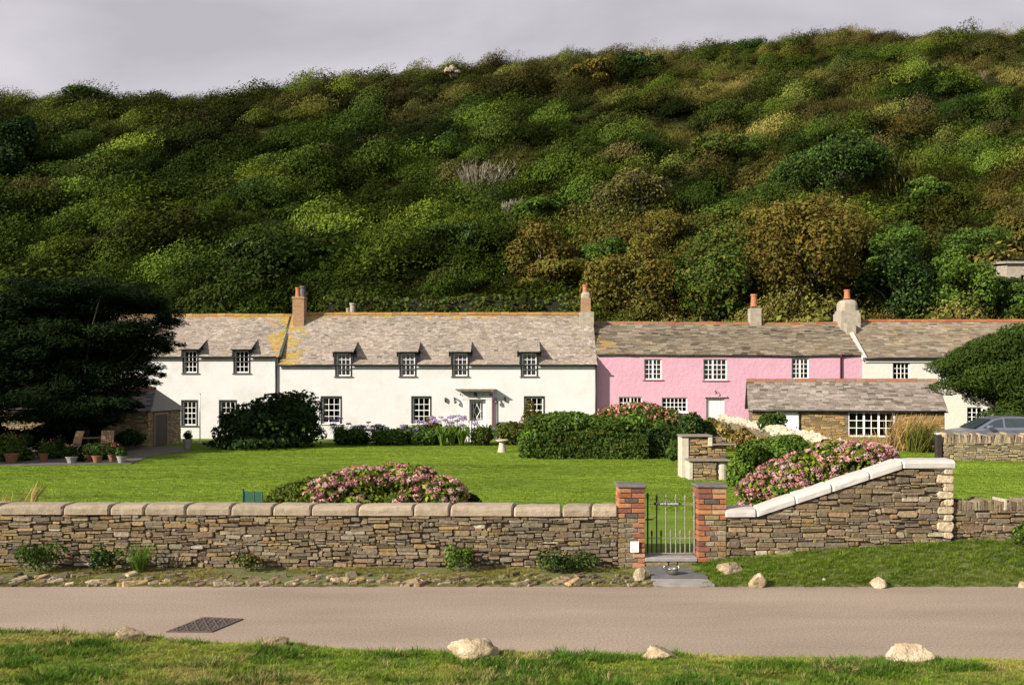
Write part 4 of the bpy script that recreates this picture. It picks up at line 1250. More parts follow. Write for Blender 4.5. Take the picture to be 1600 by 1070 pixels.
class House:
    def __init__(s, name, label, cat, x0, x1, Yf, depth, ze, zr, wall_mat, holes, slates, zb=0.1, overhang=.16, sw=.30, gauge=.155, lichen=None, sag=0.0, jv=.010, t=(.010, .024), ridge_cols=None,
                 verge0=0.0, verge1=0.0, gaps=()):
        s.x0, s.x1, s.Yf, s.depth, s.ze, s.zr = x0, x1, Yf, depth, ze, zr
        s.c = Vector(((x0 + x1) / 2, Yf, zb))
        s.root = empty(name, s.c, 0, label, cat)
        s.wm = wall_mat
        l = s.loc
        half = depth / 2
        mb = MB()
        a, b = x0 - s.c.x, x1 - s.c.x; z0, ze_, zr_ = 0, ze - zb, zr - zb
        hs = [(h[0] - s.c.x, h[1] - s.c.x, h[2] - zb, h[3] - zb) for h in holes]
        hole_wall(mb, a, b, z0, ze_, 0, hs, .13)
        mb.face([(a, depth, z0), (a, 0, z0), (a, 0, ze_), (a, half, zr_ - .08), (a, depth, ze_)])
        mb.face([(b, 0, z0), (b, depth, z0), (b, depth, ze_), (b, half, zr_ - .08), (b, 0, ze_)])
        mb.face([(b, depth, z0), (a, depth, z0), (a, depth, ze_), (b, depth, ze_)])
        s.wall = mb.build('wall', wall_mat, s.root)
        # roof: a slab with slates on its front slope
        rise, run = zr_ - ze_, half
        Ls = math.hypot(rise, run); ct, sn = run / Ls, rise / Ls
        s.ct, s.sn, s.Ls = ct, sn, Ls
        s.sagf = (lambda x: sag * (math.sin((x - a) * 1.05) * .5 + math.sin((x - a) * .37 + 1) + math.sin((x - a) * 2.3) * .25)) if sag else (lambda x: 0.0)
        def P(u, v, h):
            return (u, v * ct - sn * h, ze_ + v * sn + ct * h + s.sagf(u))
        s.P = P
        ra, rb = a - verge0, b + verge1
        slab_ = MB()
        seg = max(2, int((rb - ra) / 1.0))
        gl = [(g_[0] - s.c.x, g_[1] - s.c.x, (g_[2] - ze) / sn) for g_ in gaps]
        xs = sorted([ra + (rb - ra) * i / seg for i in range(seg + 1)] + [e_ for g_ in gl for e_ in g_[:2]])
        for p, q in zip(xs, xs[1:]):
            o0, oh_ = overhang, overhang
            for g_ in gl:
                if g_[0] < (p + q) / 2 < g_[1]: oh_ = -g_[2]
            overhang = oh_
            slab_.face([P(p, -overhang, -.03), P(q, -overhang, -.03), P(q, Ls, -.03), P(p, Ls, -.03)], (.12, .11, .10))
            slab_.face([P(q, -overhang, -.07), P(p, -overhang, -.07), P(p, Ls, -.07), P(q, Ls, -.07)], (.05, .05, .05))
            slab_.face([P(p, -overhang, -.07), P(q, -overhang, -.07), P(q, -overhang, -.03), P(p, -overhang, -.03)], (.05, .05, .05))
            overhang = o0
            zq = lambda u: zr_ - .03 + s.sagf(u)
            slab_.face([(p, half, zq(p)), (q, half, zq(q)), (q, depth + .15, ze_ - .15), (p, depth + .15, ze_ - .15)], (.22, .2, .17))
        for e_, o_ in ((ra, 1), (rb, -1)):
            f = [P(e_, -overhang, -.07), P(e_, -overhang, .0), P(e_, Ls, .0), P(e_, Ls, -.07)]
            slab_.face(f if o_ > 0 else f[::-1], (.16, .14, .11))
        s.roof = slab_.build('roof', M['slate'], s.root)
        sm = MB()
        def colf(u, v):
            c = pick_slate(slates)
            n_ = float(fnoise((u + s.c.x) * .9, v * 1.3, 5)); n2 = float(fnoise((u + s.c.x) * 2.4, v * 2.8, 15))
            c = tuple(x * (.78 + .44 * n_) for x in c)
            if lichen:
                k = lichen(u + s.c.x, v / Ls) * .84
                if n2 < k: c = mixc(c, tuple(x * random.uniform(.7, 1.2) for x in LICHEN), random.uniform(.55, .95))
            return c
        slate_rows(sm, ra, rb, Ls, P, sw, gauge, colf, t, .25, jv, -overhang, gl)
        sm.build('slate_courses', M['slate'], s.roof, kind='stuff')
        if ridge_cols: ridge_tiles(s.roof, ra, rb, half, zr_ + .02, ridge_cols, sag=s.sagf)
    def loc(s, x, z): return x - s.c.x, z - s.c.z
    def win(s, x0, x1, z0, z1, *a, **k):
        return window(s.root, x0 - s.c.x, x1 - s.c.x, z0 - s.c.z, z1 - s.c.z, 0, *a, **k)
    def gutter(s, z_off=-.10, y=-.20, mat=None, x0=None, x1=None, r=.055):
        mb = MB(); a = (x0 if x0 is not None else s.x0) - s.c.x; b = (x1 if x1 is not None else s.x1) - s.c.x
        n = max(2, int((b - a) / 1.2))
        pts = [(a + (b - a) * i / n, y, s.ze - s.c.z + z_off + s.sagf(a + (b - a) * i / n)) for i in range(n + 1)]
        mb.tube(pts, r, 8)
        return mb.build('gutter', mat or M['black_paint'], s.root, smooth=True)
    def pipe(s, x, ztop, zbot, y=-.06, mat=None, r=.042, kick=True):
        mb = MB(); x -= s.c.x
        pts = [(x, -.2, ztop - s.c.z), (x, y, ztop - .18 - s.c.z), (x, y, zbot - s.c.z)] if kick else [(x, y, ztop - s.c.z), (x, y, zbot - s.c.z)]
        mb.tube(pts, r, 7)
        return mb.build('downpipe', mat or M['black_paint'], s.root, smooth=True)
    def dormer(s, x0, x1, z0, z1, flare=0.0, **k):
        """half dormer: the window breaks the eaves under its own little slate roof"""
        cx, cz = s.c.x, s.c.z
        a, b, zw, zt = x0 - cx, x1 - cx, z0 - cz, z1 - cz
        ze_ = s.ze - cz
        mb = MB(); f = .05
        # front cheeks and head, black boarded
        def roof_y(z): return (z - ze_) / s.sn * s.ct
        yb = roof_y(zt + .28)
        for (p, q) in ((a - f - .04, a - .031), (b + .031, b + f + .04)):
            mb.add([(p, -.03, ze_ - .12), (q, -.03, ze_ - .12), (q, -.03, zt + .06), (p, -.03, zt + .06), (p, roof_y(zt) + .1, zt + .06), (q, roof_y(zt) + .1, zt + .06), (p, .02, ze_ - .12), (q, .02, ze_ - .12)],
                   [(0, 1, 2, 3), (3, 2, 5, 4), (0, 3, 4, 6), (1, 7, 5, 2)])
        mb.box(a - f, b + f, -.028, .3, zt + .031, zt + .06)
        d = mb.build('dormer', M['black_paint'], s.root)
        # hood
        hb = MB(); out = .24; sd = .15
        z_f, z_b = zt + .05, zt + .05 + .62
        y_f, y_b = -out, roof_y(z_b) + .05
        Lh = math.hypot(y_b - y_f, z_b - z_f); c_, s_ = (y_b - y_f) / Lh, (z_b - z_f) / Lh
        def P(u, v, h):
            fl = flare * (1 - v / Lh) ** 2 * 0
            return (u, y_f + v * c_ - s_ * h, z_f + v * s_ + c_ * h + fl)
        hb.face([P(a - sd, 0, -.03), P(b + sd, 0, -.03), P(b + sd, Lh, -.03), P(a - sd, Lh, -.03)], (.1, .1, .1))
        hb.face([P(a - sd, 0, -.055), P(b + sd, 0, -.055), P(b + sd, 0, .0), P(a - sd, 0, .0)], (.06, .06, .06))
        hb.face([P(a - sd, Lh, -.055), P(b + sd, Lh, -.055), P(b + sd, 0, -.055), P(a - sd, 0, -.055)], (.06, .06, .06))
        for e_ in (a - sd, b + sd): hb.face([P(e_, 0, -.055), P(e_, 0, .0), P(e_, Lh, .0), P(e_, Lh, -.055)], (.08, .08, .08))
        slate_rows(hb, a - sd, b + sd, Lh, P, .27, .16, lambda u, v: pick_slate(SL_BEIGE), (.010, .02), .2, .006, -.02)
        h = hb.build('hood', M['slate'], d)
        w = window(s.root, a, b, zw, zt, 0, 3, 4, surround=M['black_paint'], sill=M['dark_sill'], split=2, **k)
        m = MB(); m.box(a - f, b + f, .135, .16, ze_ - .05, zt + .06)   # nothing shows; closes the opening above the wall head
        return d

M['dark_sill'] = pmat('slate_sill', (.13, .12, .10), (.09, .08, .07), scale=8, rough=.8)
M['maroon'] = pmat('maroon_pipe', (.13, .03, .045), (.09, .025, .035), scale=6, rough=.5)
M['pink_sill'] = pmat('pink_sill', (.42, .15, .22), (.34, .12, .18), scale=6, rough=.8)

HY = 50.0
k_ = HY / F
# ---- main white house
HX0, HX1, HZE = px(432, HY), px(932, HY), 4.13
UPW = [(524.5, 549), (625, 649.5), (707, 731.5), (814.5, 839.5)]
LOW = [(502, 533), (643.5, 673), (819.5, 850)]
wz = lambda y: pz(y, HY)
holes = [(px(a, HY), px(b, HY), wz(588), wz(549) + .3) for a, b in UPW] + [(px(a, HY), px(b, HY), wz(662), wz(619)) for a, b in LOW] + [(px(733, HY), px(759, HY), .2, wz(625))]
lich = lambda x, t: (.62 if (t > .955) else .50 if t > .92 else .40 if t > .88 else 0) + (max(0, .72 - (x - HX0) * .26) if x < HX0 + 2.6 else 0)
main = House('white_house', 'long white cottage with four half dormers and a porch', 'house', HX0, HX1, HY, 6.0, HZE, 6.93, M['render_white'], holes, SL_BEIGE, lichen=lich,
             ridge_cols=[(.42, .25, .07), (.46, .24, .06), (.36, .20, .07), (.48, .30, .09)], sw=.22, gauge=.115, verge1=.04, verge0=-.15, gaps=[(px(a, HY) - .085, px(b, HY) + .085, wz(551) + .33) for a, b in UPW])
for i, (a, b) in enumerate(UPW):
    main.dormer(px(a, HY), px(b, HY), wz(588), wz(551), curtain=(.16, .26, .28, .26)[i])
for i, (a, b) in enumerate(LOW):
    main.win(px(a, HY), px(b, HY), wz(662), wz(619.5), 3, 4, M['black_paint'], M['white_paint'], split=2, curtain=(.2, .12, .18)[i])
main.gutter(r=.04)
main.pipe(px(931, HY), HZE - .15, .2, kick=False, y=-.05)
main.pipe(px(431.5, HY), HZE + .3, .2, kick=False, y=-.07, r=.05)
# porch: hood on brackets, fascia with lettering, pilasters, glazed door
pc = MB(); R0 = main.root; lx = lambda xp: px(xp, HY) - main.c.x; lz = lambda y: wz(y) - main.c.z
pc.bbox(lx(724), lx(734), -.16, .0, 0, lz(613), .015); pc.bbox(lx(759), lx(769), -.16, .0, 0, lz(613), .015); pc.bbox(lx(722), lx(771), -.18, .0, lz(624), lz(611.5), .012)
porch = pc.build('porch', M['render_white'], R0)
pc = MB(); pc.add([(lx(712), -.62, lz(608.2)), (lx(774.5), -.62, lz(608.2)), (lx(774.5), 0, lz(607)), (lx(712), 0, lz(607)), (lx(717), -.55, lz(611.4)), (lx(770.5), -.55, lz(611.4)), (lx(770.5), 0, lz(611.4)), (lx(717), 0, lz(611.4))],
                   [(0, 1, 2, 3), (4, 5, 1, 0), (5, 6, 2, 1), (7, 4, 0, 3), (7, 6, 5, 4)])
pc.build('hood', M['chimney_render'], porch)
for xa_ in (729.5, 757):                       # two worn words, too faint to read
    g = MB()
    for i in range(5):
        x_ = lx(xa_) + (i - 2) * .062
        g.box(x_ - .02, x_ + .02, -.184, -.1805, lz(617) - .03, lz(617) + .03)
    g.build('worn_lettering', M['ink'], porch, kind='stuff')
for xp in (720, 766): 
    pc = MB(); pc.lathe((lx(xp), -.21, lz(617.5)), [(.04, 0), (.045, .05), (.02, .09)], 8); pc.build('boss', M['iron'], porch)
lp = MB(); lp.lathe((lx(743.5), -.26, lz(620)), [(.03, 0), (.075, .04), (.09, .16), (.05, .20), (.02, .24)], 8); lp.box(lx(743.5) - .015, lx(743.5) + .015, -.26, -.18, lz(620) + .14, lz(620) + .17)
lp.build('lantern', M['iron'], porch)
dr = MB(); dr.box(lx(733), lx(759), .10, .16, 0, lz(625)); 
door = dr.build('door', M['white_paint'], R0)
g = MB(); g.box(lx(736.5), lx(754), .092, .099, lz(656), lz(628)); g.build('glass', M['black_paint'], door)
g = MB(); cx_, cz_ = lx(745.3), lz(642)
gw_, gh_ = .16, .34
for (p, q) in (((-gw_, 0), (0, gh_)), ((0, gh_), (gw_, 0)), ((gw_, 0), (0, -gh_)), ((0, -gh_), (-gw_, 0)), ((0, gh_), (0, .45)), ((0, -gh_), (0, -.45)), ((-gw_, 0), (-.26, 0)), ((gw_, 0), (.26, 0)), ((-.2, -.46), (-.2, .46)), ((.2, -.46), (.2, .46)), ((-.28, .40), (.28, .40)), ((-.28, -.40), (.28, -.40))):
    g.tube([(cx_ + p[0], .085, cz_ + p[1]), (cx_ + q[0], .085, cz_ + q[1])], .017, 4)
g.build('leading', M['white_paint'], door)
g = MB(); g.lathe((lx(734.6), .06, lz(646)), [(.02, 0), (.025, .02), (.02, .04)], 8); g.build('handle', M['steel'], door)
g = MB(); g.tube([(lx(769.5), -.55, lz(611)), (lx(769), -.19, lz(617)), (lx(769), -.19, 0)], .03, 6); g.build('downpipe', M['pink_sill'], porch)
for xp, y0_, kind_ in ((696, 621, 0), (710.5, 622, 1), (774.5, 622, 1), (789, 620, 0)):
    g = MB()
    if kind_: 
        g.tube([(lx(xp), 0, lz(y0_)), (lx(xp), -.18, lz(y0_ - .5)), (lx(xp + .6), -.24, lz(y0_ + 3)), (lx(xp + 1), -.2, lz(y0_ + 5.5))], [.03, .045, .05, .06], 6); g.lathe((lx(xp + 1.2), -.2, lz(y0_ + 8)), [(.05, 0), (.085, .05), (.06, .14)], 8)
    else: g.box(lx(xp) - .035, lx(xp) + .035, -.12, .0, lz(y0_ + 7), lz(y0_)); g.lathe((lx(xp), -.1, lz(y0_ + 6)), [(.04, 0), (.05, .12), (.03, .2)], 8)
    g.build('wall_lamp' if kind_ else 'hook_bracket', M['iron'], R0)

def chimney(root, x0, x1, Y0, Y1, z0, z1, mat, pots, cap=0, name='chimney', dome=False, c=None):
    c = c
    mb = MB(); mb.box(x0 - c.x, x1 - c.x, Y0 - c.y, Y1 - c.y, z0 - c.z, z1 - c.z)
    if cap: mb.box(x0 - cap - c.x, x1 + cap - c.x, Y0 - cap - c.y, Y1 + cap - c.y, z1 - c.z - .09, z1 - c.z + .02)
    ch = mb.build(name, mat, root)
    if dome:
        m = MB(); w, d = (x1 - x0) / 2, (Y1 - Y0) / 2; cx, cy = (x0 + x1) / 2 - c.x, (Y0 + Y1) / 2 - c.y; zt = z1 - c.z
        prof = [(1.0, -.02), (1.0, .22), (.94, .31), (.76, .39), (.50, .42)]
        V = []; 
        for r, z in prof:
            for k in range(16):
                t = 2 * math.pi * k / 16; cs, sn = math.cos(t), math.sin(t); e = .55
                V.append((cx + w * r * math.copysign(abs(cs) ** e, cs), cy + d * r * math.copysign(abs(sn) ** e, sn), zt + z * dome))
        Fs = [(i * 16 + k, i * 16 + (k + 1) % 16, i * 16 + 16 + (k + 1) % 16, i * 16 + 16 + k) for i in range(4) for k in range(16)] + [tuple(64 + k for k in range(16))]
        m.add(V, Fs); m.build('shoulder', M['chimney_render'], ch)
    for (xc, yc, r, h, zz, mt) in pots:
        m = MB(); pot(m, (xc - c.x, yc - c.y, zz - c.z), r, h); m.build('chimney_pot', mt, ch, smooth=False)
    return ch
YR = 53.0
rz = lambda y, Y=YR: pz(y, Y)
chimney(main.root, px(459, YR - .5), px(476.5, YR - .5), 52.2, 52.95, 6.0, rz(466), M['chimney_brick'], [(px(468, YR), 52.6, .14, .55, rz(466), M['terracotta']), (px(475, YR + .4), 53.1, .17, .75, rz(468), M['cap_slate'])], .03, c=main.c)
chimney(main.root, px(549, 54.2) - .02, px(549, 54.2) + .02, 54.1, 54.3, 5.8, rz(492, 54.2), M['chimney_render'], [(px(551, 54.2), 54.2, .17, .66, rz(492, 54.2), M['chimney_render']), (px(543.5, 54.2), 54.2, .1, .38, rz(492, 54.2), M['chimney_render'])], c=main.c)
chimney(main.root, px(908, YR), px(922.5, YR), 52.8, 53.3, 6.4, rz(466), M['chimney_brick'], [(px(914.5, YR), 53.05, .15, .5, rz(459), M['terracotta'])], .0, dome=.8, c=main.c)
g = MB(); g.box(px(905, YR) - main.c.x, HX1 + .06 - main.c.x, 52.3 - HY, 53.4 - HY, 6.3 - main.c.z, rz(488.5) - main.c.z); g.build('chimney_base', M['chimney_render'], main.root)

# ---- white cottage on the left
LY = 50.25
LX0 = px(120, LY); LX1 = HX0 + .02
LZE = pz(555, LY)
UPL = [(286, 309), (365.5, 390)]
lowL = [(284, 308), (343, 369)]
wzl = lambda y: pz(y, LY)
holes = [(px(a, LY), px(b, LY), wzl(583), wzl(545) + .3) for a, b in UPL] + [(px(a, LY), px(b, LY), wzl(665), wzl(625)) for a, b in lowL]
lichl = lambda x, t: (.62 if t > .95 else .45 if t > .9 else 0) + (max(0, .78 - (LX1 - x) * .42) if x > LX1 - 1.9 else 0)
left = House('white_cottage', 'white cottage with two half dormers behind the dark conifer', 'house', LX0, LX1, LY, 6.0, LZE, 6.87, M['render_white'], holes, SL_BEIGE, lichen=lichl,
             ridge_cols=[(.46, .27, .08), (.42, .22, .06), (.50, .31, .11)], sw=.22, gauge=.115, verge1=.05, gaps=[(px(a, LY) - .085, px(b, LY) + .085, wzl(547) + .33) for a, b in UPL])
for i, (a, b) in enumerate(UPL): left.dormer(px(a, LY), px(b, LY), wzl(583), wzl(547), curtain=.12)
for i, (a, b) in enumerate(lowL): left.win(px(a, LY), px(b, LY), wzl(665), wzl(625.5), 3, 4, M['black_paint'], M['dark_sill'], split=2, curtain=.1 * i)
left.gutter(x1=LX1 - .05, r=.04)
# lead step where the two roofs meet
g = MB(); P0 = left.P
for v0, v1 in ((-.16, left.Ls),):
    xe = LX1 + .06 - left.c.x; xf = xe + .14
    g.add([P0(xe, v0, -.25), P0(xf, v0, -.45), P0(xf, v1, -.10), P0(xe, v1, .02), P0(xe, v0, .05), P0(xf, v0, .05), P0(xf, v1, .05), P0(xe, v1, .05)],
          [(0, 1, 5, 4), (1, 2, 6, 5), (4, 5, 6, 7), (3, 0, 4, 7)])
g.build('verge_flashing', M['lead'], left.root)

# ---- pink house
PY = 50.42
PX0, PX1 = HX1 + .02, px(1348, PY)
PZE = pz(553, PY) + .03
wzp = lambda y: pz(y, PY)
pw = [(1006.5, 1034, 561, 593), (1099, 1136, 561, 594), (1237, 1264, 560, 592), (967, 1003.5, 620, 646), (1034, 1074, 621, 644)]
holes = [(px(a, PY), px(b, PY), wzp(d), wzp(c)) for a, b, c, d in pw] + [(px(1103.5, PY), px(1132, PY), .3, wzp(621))]
lichp = lambda x, t: (.36 if t > .93 else 0) + (.5 if x < PX0 + .9 and t < .75 else 0) * .9 + .10
pink = House('pink_house', 'pink washed cottage with uneven slate roof', 'house', PX0, PX1, PY, 5.6, PZE, pz(505, PY + 2.8), M['render_pink'], holes, SL_DARK, lichen=lichp, sag=.022, jv=.03, t=(.014, .055), sw=.42, gauge=.155,
             ridge_cols=[(.34, .20, .10), (.40, .18, .09), (.28, .18, .10), (.36, .13, .07)], verge1=-.05)
pink.win(px(1006.5, PY), px(1034, PY), wzp(593), wzp(561), 4, 4, None, M['pink_sill'], mids=(2,), curtain=.16)
pink.win(px(1099, PY), px(1136, PY), wzp(594), wzp(561), 5, 4, None, M['pink_sill'], mids=(2,), split=3)
pink.win(px(1237, PY), px(1264, PY), wzp(592), wzp(560), 4, 4, None, M['pink_sill'], mids=(2,))
pink.win(px(967, PY), px(1003.5, PY), wzp(646), wzp(620), 6, 3, None, M['white_paint'], mids=(3,))
pink.win(px(1034, PY), px(1074, PY), wzp(644), wzp(621), 6, 3, None, M['white_paint'])
plx = lambda xp: px(xp, PY) - pink.c.x; plz = lambda y: wzp(y) - pink.c.z
g = MB(); g.box(plx(1103.5), plx(1132), .10, .16, 0, plz(621)); dr = g.build('door', M['white_paint'], pink.root)
g = MB()
for i in range(1, 5): g.box(plx(1103.5) + .19 * i - .005, plx(1103.5) + .19 * i + .005, .094, .099, 0.1, plz(623))
g.build('board_joint', M['grey_pot'], dr, kind='stuff')
g = MB(); g.bbox(plx(1100), plx(1135.5), -.10, .02, plz(621), plz(618.5), .015); g.build('door_hood', M['render_pink'], pink.root)
g = MB(); g.tube([(plx(1117), 0, plz(611)), (plx(1117), -.16, plz(610)), (plx(1118), -.18, plz(614))], .02, 5); g.lathe((plx(1118), -.18, plz(615.5)), [(.07, 0), (.05, .05), (.02, .09)], 8); g.build('wall_lamp', M['iron'], pink.root)
pink.pipe(px(1313.5, PY), PZE - .02, .3, mat=M['maroon'], r=.05)
g = MB(); g.tube([(plx(1110.5), 2.8, plz(503)), (plx(1110.5), 2.8, plz(488))], .02, 5); g.build('aerial', M['iron_worn_lit'], pink.root)
PR = PY + 2.8
chimney(pink.root, px(1170.5, PR), px(1187.5, PR), PR - .3, PR + .3, 5.8, pz(482, PR), M['chimney_render'], [(px(1178, PR), PR, .18, .68, pz(479, PR), M['terracotta'])], 0, c=pink.c)
chimney(pink.root, px(1309.5, PR), px(1337, PR), PR - .55, PR + .55, 5.6, pz(486, PR), M['chimney_render'], [(px(1323.5, PR), PR, .17, .5, pz(467, PR), M['terracotta'])], .0, dome=1.45, c=pink.c)
g = MB(); g.box(px(1307.5, PR) - pink.c.x, px(1337.5, PR) - pink.c.x, PR - .72 - PY, PR + .6 - PY, 5.3 - pink.c.z, pz(490, PR) - pink.c.z); g.box(px(1312, PR) - pink.c.x, px(1326, PR) - pink.c.x, PR - 1.15 - PY, PR - .72 - PY, 5.0 - pink.c.z, pz(507, PR) - pink.c.z)
g.build('chimney_base', M['chimney_render'], pink.root)

# ---- cream house on the right
CY = 50.3
CX0, CX1 = PX1, px(1760, CY)
CZE = pz(558, CY)
wzc = lambda y: pz(y, CY)
cw = [(1395, 1422, 566, 593), (1511, 1536, 636, 667), (1640, 1668, 566, 593)]
holes = [(px(a, CY), px(b, CY), wzc(d), wzc(c)) for a, b, c, d in cw]
cream = House('cream_house', 'cream rendered house with terracotta ridge behind the leaning conifer', 'house', CX0, CX1, CY, 5.8, CZE, pz(501, CY + 2.9), M['render_cream'], holes, SL_WARM, lichen=lambda x, t: .12, sw=.34, gauge=.16, t=(.012, .03), jv=.014,
              ridge_cols=[(.44, .14, .06), (.40, .12, .055), (.48, .18, .08)], verge0=-.02)
cream.win(px(1395, CY), px(1422, CY), wzc(593), wzc(566), 4, 3, None, M['white_paint'])
cream.win(px(1511, CY), px(1536, CY), wzc(667), wzc(636), 3, 4, None, M['white_paint'])
cream.win(px(1640, CY), px(1668, CY), wzc(593), wzc(566), 4, 3, None, M['white_paint'])
cream.gutter(mat=M['black_paint'], z_off=-.06, r=.05)
g = MB(); g.box(CX0 + .05 - cream.c.x, CX1 - cream.c.x, -.07, -.0, CZE - .27 - cream.c.z, CZE - .10 - cream.c.z); g.build('fascia', M['white_paint'], cream.root)
g = MB(); P0 = cream.P
xe = CX0 - cream.c.x; g.add([P0(xe - .10, -.2, -.1), P0(xe + .10, -.2, -.1), P0(xe + .10, cream.Ls, -.1), P0(xe - .10, cream.Ls, -.1), P0(xe - .10, -.2, .12), P0(xe + .10, -.2, .12), P0(xe + .10, cream.Ls, .10), P0(xe - .10, cream.Ls, .10)],
      [(0, 1, 5, 4), (1, 2, 6, 5), (2, 3, 7, 6), (3, 0, 4, 7), (4, 5, 6, 7)])
g.build('verge_coping', M['coping_white'], cream.root)

# ---- stone shed
SY = 44.0
SX0, SX1 = px(1180, SY), px(1466, SY)
SZE = pz(638, SY)
wzs = lambda y: pz(y, SY)
holes = [(px(1325, SY), px(1394, SY), wzs(682), wzs(643.5)), (px(1217, SY), px(1252, SY), .2, wzs(642))]
shed = House('stone_shed', 'low stone shed with slate roof and white window', 'shed', SX0, SX1, SY, 4.0, SZE, pz(594, SY + 2), M['far_rubble'], holes, [((.36, .30, .25), 5), ((.30, .25, .205), 5), ((.42, .36, .31), 3), ((.24, .20, .16), 2), ((.16, .13, .10), .6)],
             sw=.32, gauge=.15, t=(.012, .03), jv=.012, lichen=lambda x, t: .16, verge0=.2, verge1=.12, overhang=.22,
             ridge_cols=[(.38, .22, .14), (.34, .16, .09), (.30, .20, .14)])
window(shed.root, px(1325, SY) - shed.c.x, px(1394, SY) - shed.c.x, wzs(682) - shed.c.z, wzs(643.5) - shed.c.z, 0, 6, 3, None, None, rec=.06, mids=(2, 4))
g = MB(); g.box(px(1217, SY) - shed.c.x, px(1252, SY) - shed.c.x, .03, .09, 0, wzs(642) - shed.c.z); d_ = g.build('door', M['white_paint'], shed.root)
g = MB(); g.box(px(1247, SY) - shed.c.x, px(1248, SY) - shed.c.x, .01, .03, .9, 1.0); g.build('handle', M['iron'], d_)
shed.gutter(z_off=-.12, y=-.2, r=.045)
shed.pipe(px(1251.5, SY), SZE - .1, .2, r=.035, kick=False)
# rubble face of the shed
sr = rubble(SX0 - shed.c.x, SX1 - shed.c.x, lambda u: SZE - .1 - shed.c.z, lambda u: .0, .06, .13, .14, .5, .012)
hl = [(h[0] - shed.c.x - .02, h[1] - shed.c.x + .02, h[2] - shed.c.z - .02, h[3] - shed.c.z + .02) for h in holes]
sr = [s for s in sr if not any(s[0] < h[1] and s[1] > h[0] and s[2] < h[3] and s[3] > h[2] for h in hl)]
build_stones(sr, lambda u, d, z: (u, d - .012, z), shed.root, cap=0, proud=(.0, .025), colf=lambda: random.choice([(.34, .23, .09), (.27, .19, .085), (.22, .155, .08), (.38, .28, .13), (.17, .125, .07), (.30, .18, .06)]))

shed.root.rotation_euler = (0, 0, -.2)

# ---- stone outbuilding on the left, hipped slate roof
OY = 42.5
OX0, OX1 = px(-140, OY), px(281, 46.6)
ob = empty('stone_outbuilding', ((OX0 + OX1) / 2, OY, .15), label='low stone outbuilding with hipped slate roof under the dark conifer', cat='outbuilding')
oc = ob.location; OZE = pz(641, OY) - oc.z; OD = 4.2; ORZ = pz(607, OY + 2.1) - oc.z
a, b = OX0 - oc.x, OX1 - oc.x
mb = MB(); hole_wall(mb, a, b, 0, OZE, 0, [(px(159, OY) - oc.x, px(168, OY) - oc.x, pz(668, OY) - oc.z, pz(648, OY) - oc.z)], .2)
mb.face([(b, 0, 0), (b, OD, 0), (b, OD, OZE), (b, 0, OZE)]); mb.face([(a, OD, 0), (a, 0, 0), (a, 0, OZE), (a, OD, OZE)]); mb.face([(b, OD, 0), (a, OD, 0), (a, OD, OZE), (b, OD, OZE)])
mb.build('wall', M['far_rubble'], ob)
mb = MB(); e = .2; hx_ = px(243, 44.6) - oc.x
mb.face([(a - e, -e, OZE - .05), (b + e, -e, OZE - .05), (hx_, OD / 2, ORZ), (a - e, OD / 2, ORZ)], (.15, .13, .11)); mb.face([(b + e, -e, OZE - .05), (b + e, OD + e, OZE - .05), (hx_, OD / 2, ORZ)], (.2, .18, .15)); mb.face([(b + e, OD + e, OZE - .05), (a - e, OD + e, OZE - .05), (a - e, OD / 2, ORZ), (hx_, OD / 2, ORZ)], (.2, .18, .15))
mb.face([(b + e, -e, OZE - .05), (a - e, -e, OZE - .05), (a - e, OD + e, OZE - .05), (b + e, OD + e, OZE - .05)], (.06, .06, .06))
orf = mb.build('roof', M['slate'], ob)
rise = ORZ - OZE + .05; run = OD / 2 + e; Ls = math.hypot(rise, run); ct, sn = run / Ls, rise / Ls
sm = MB(); v = 0.0
while v < Ls - .05:
    xe = b + e - (b + e - hx_) * (v / Ls)
    u = a - e
    while u < xe:
        w = random.uniform(.25, .42); q = min(u + w, xe); t_ = random.uniform(.02, .045)
        P = lambda uu, vv, h: (uu, -e + vv * ct - sn * h, OZE - .05 + vv * sn + ct * h)
        vb = min(v + .22, Ls)
        sm.add([P(u + .004, v, t_), P(q - .004, v, t_), P(q - .004, vb, .008), P(u + .004, vb, .008), P(u + .004, v, .002), P(q - .004, v, .002)], [(0, 1, 2, 3), (4, 5, 1, 0), (4, 0, 3), (1, 5, 2)], pick_slate([((.20, .185, .16), 4), ((.15, .135, .12), 4), ((.28, .25, .21), 3), ((.10, .09, .08), 2)]))
        u = q
    v += .17
sm.build('slate_courses', M['slate'], orf, kind='stuff')
ridge_tiles(orf, a - e, hx_, OD / 2, ORZ + .03, [(.44, .17, .08), (.36, .14, .07)])
mb = MB(); mb.box(b - .02, b + .03, .75, 2.3, 0, OZE - .22); dd = mb.build('door', M['dark_wood'], ob)
mb = MB()
for y_ in (.68, 2.3): mb.box(b - .02, b + .05, y_, y_ + .07, 0, OZE - .15)
mb.box(b - .02, b + .05, .75, 2.3, OZE - .22, OZE - .15); mb.build('door_frame', M['wood'], dd)
mb = MB(); mb.box(px(159, OY) - oc.x, px(168, OY) - oc.x, .12, .14, pz(668, OY) - oc.z, pz(648, OY) - oc.z); mb.build('window', M['black_paint'], ob)
sr = rubble(a, b, lambda u: OZE - .06, lambda u: 0.0, .06, .14, .14, .5, .012)
hl = [(px(158, OY) - oc.x, px(169, OY) - oc.x, pz(669, OY) - oc.z, pz(647, OY) - oc.z)]
sr = [s for s in sr if not any(s[0] < h[1] and s[1] > h[0] and s[2] < h[3] and s[3] > h[2] for h in hl)]
build_stones(sr, lambda u, d, z: (u, d - .012, z), ob, cap=0, proud=(.0, .025), colf=lambda: random.choice([(.34, .27, .14), (.27, .21, .12), (.22, .18, .12), (.40, .33, .20), (.17, .14, .10)]))

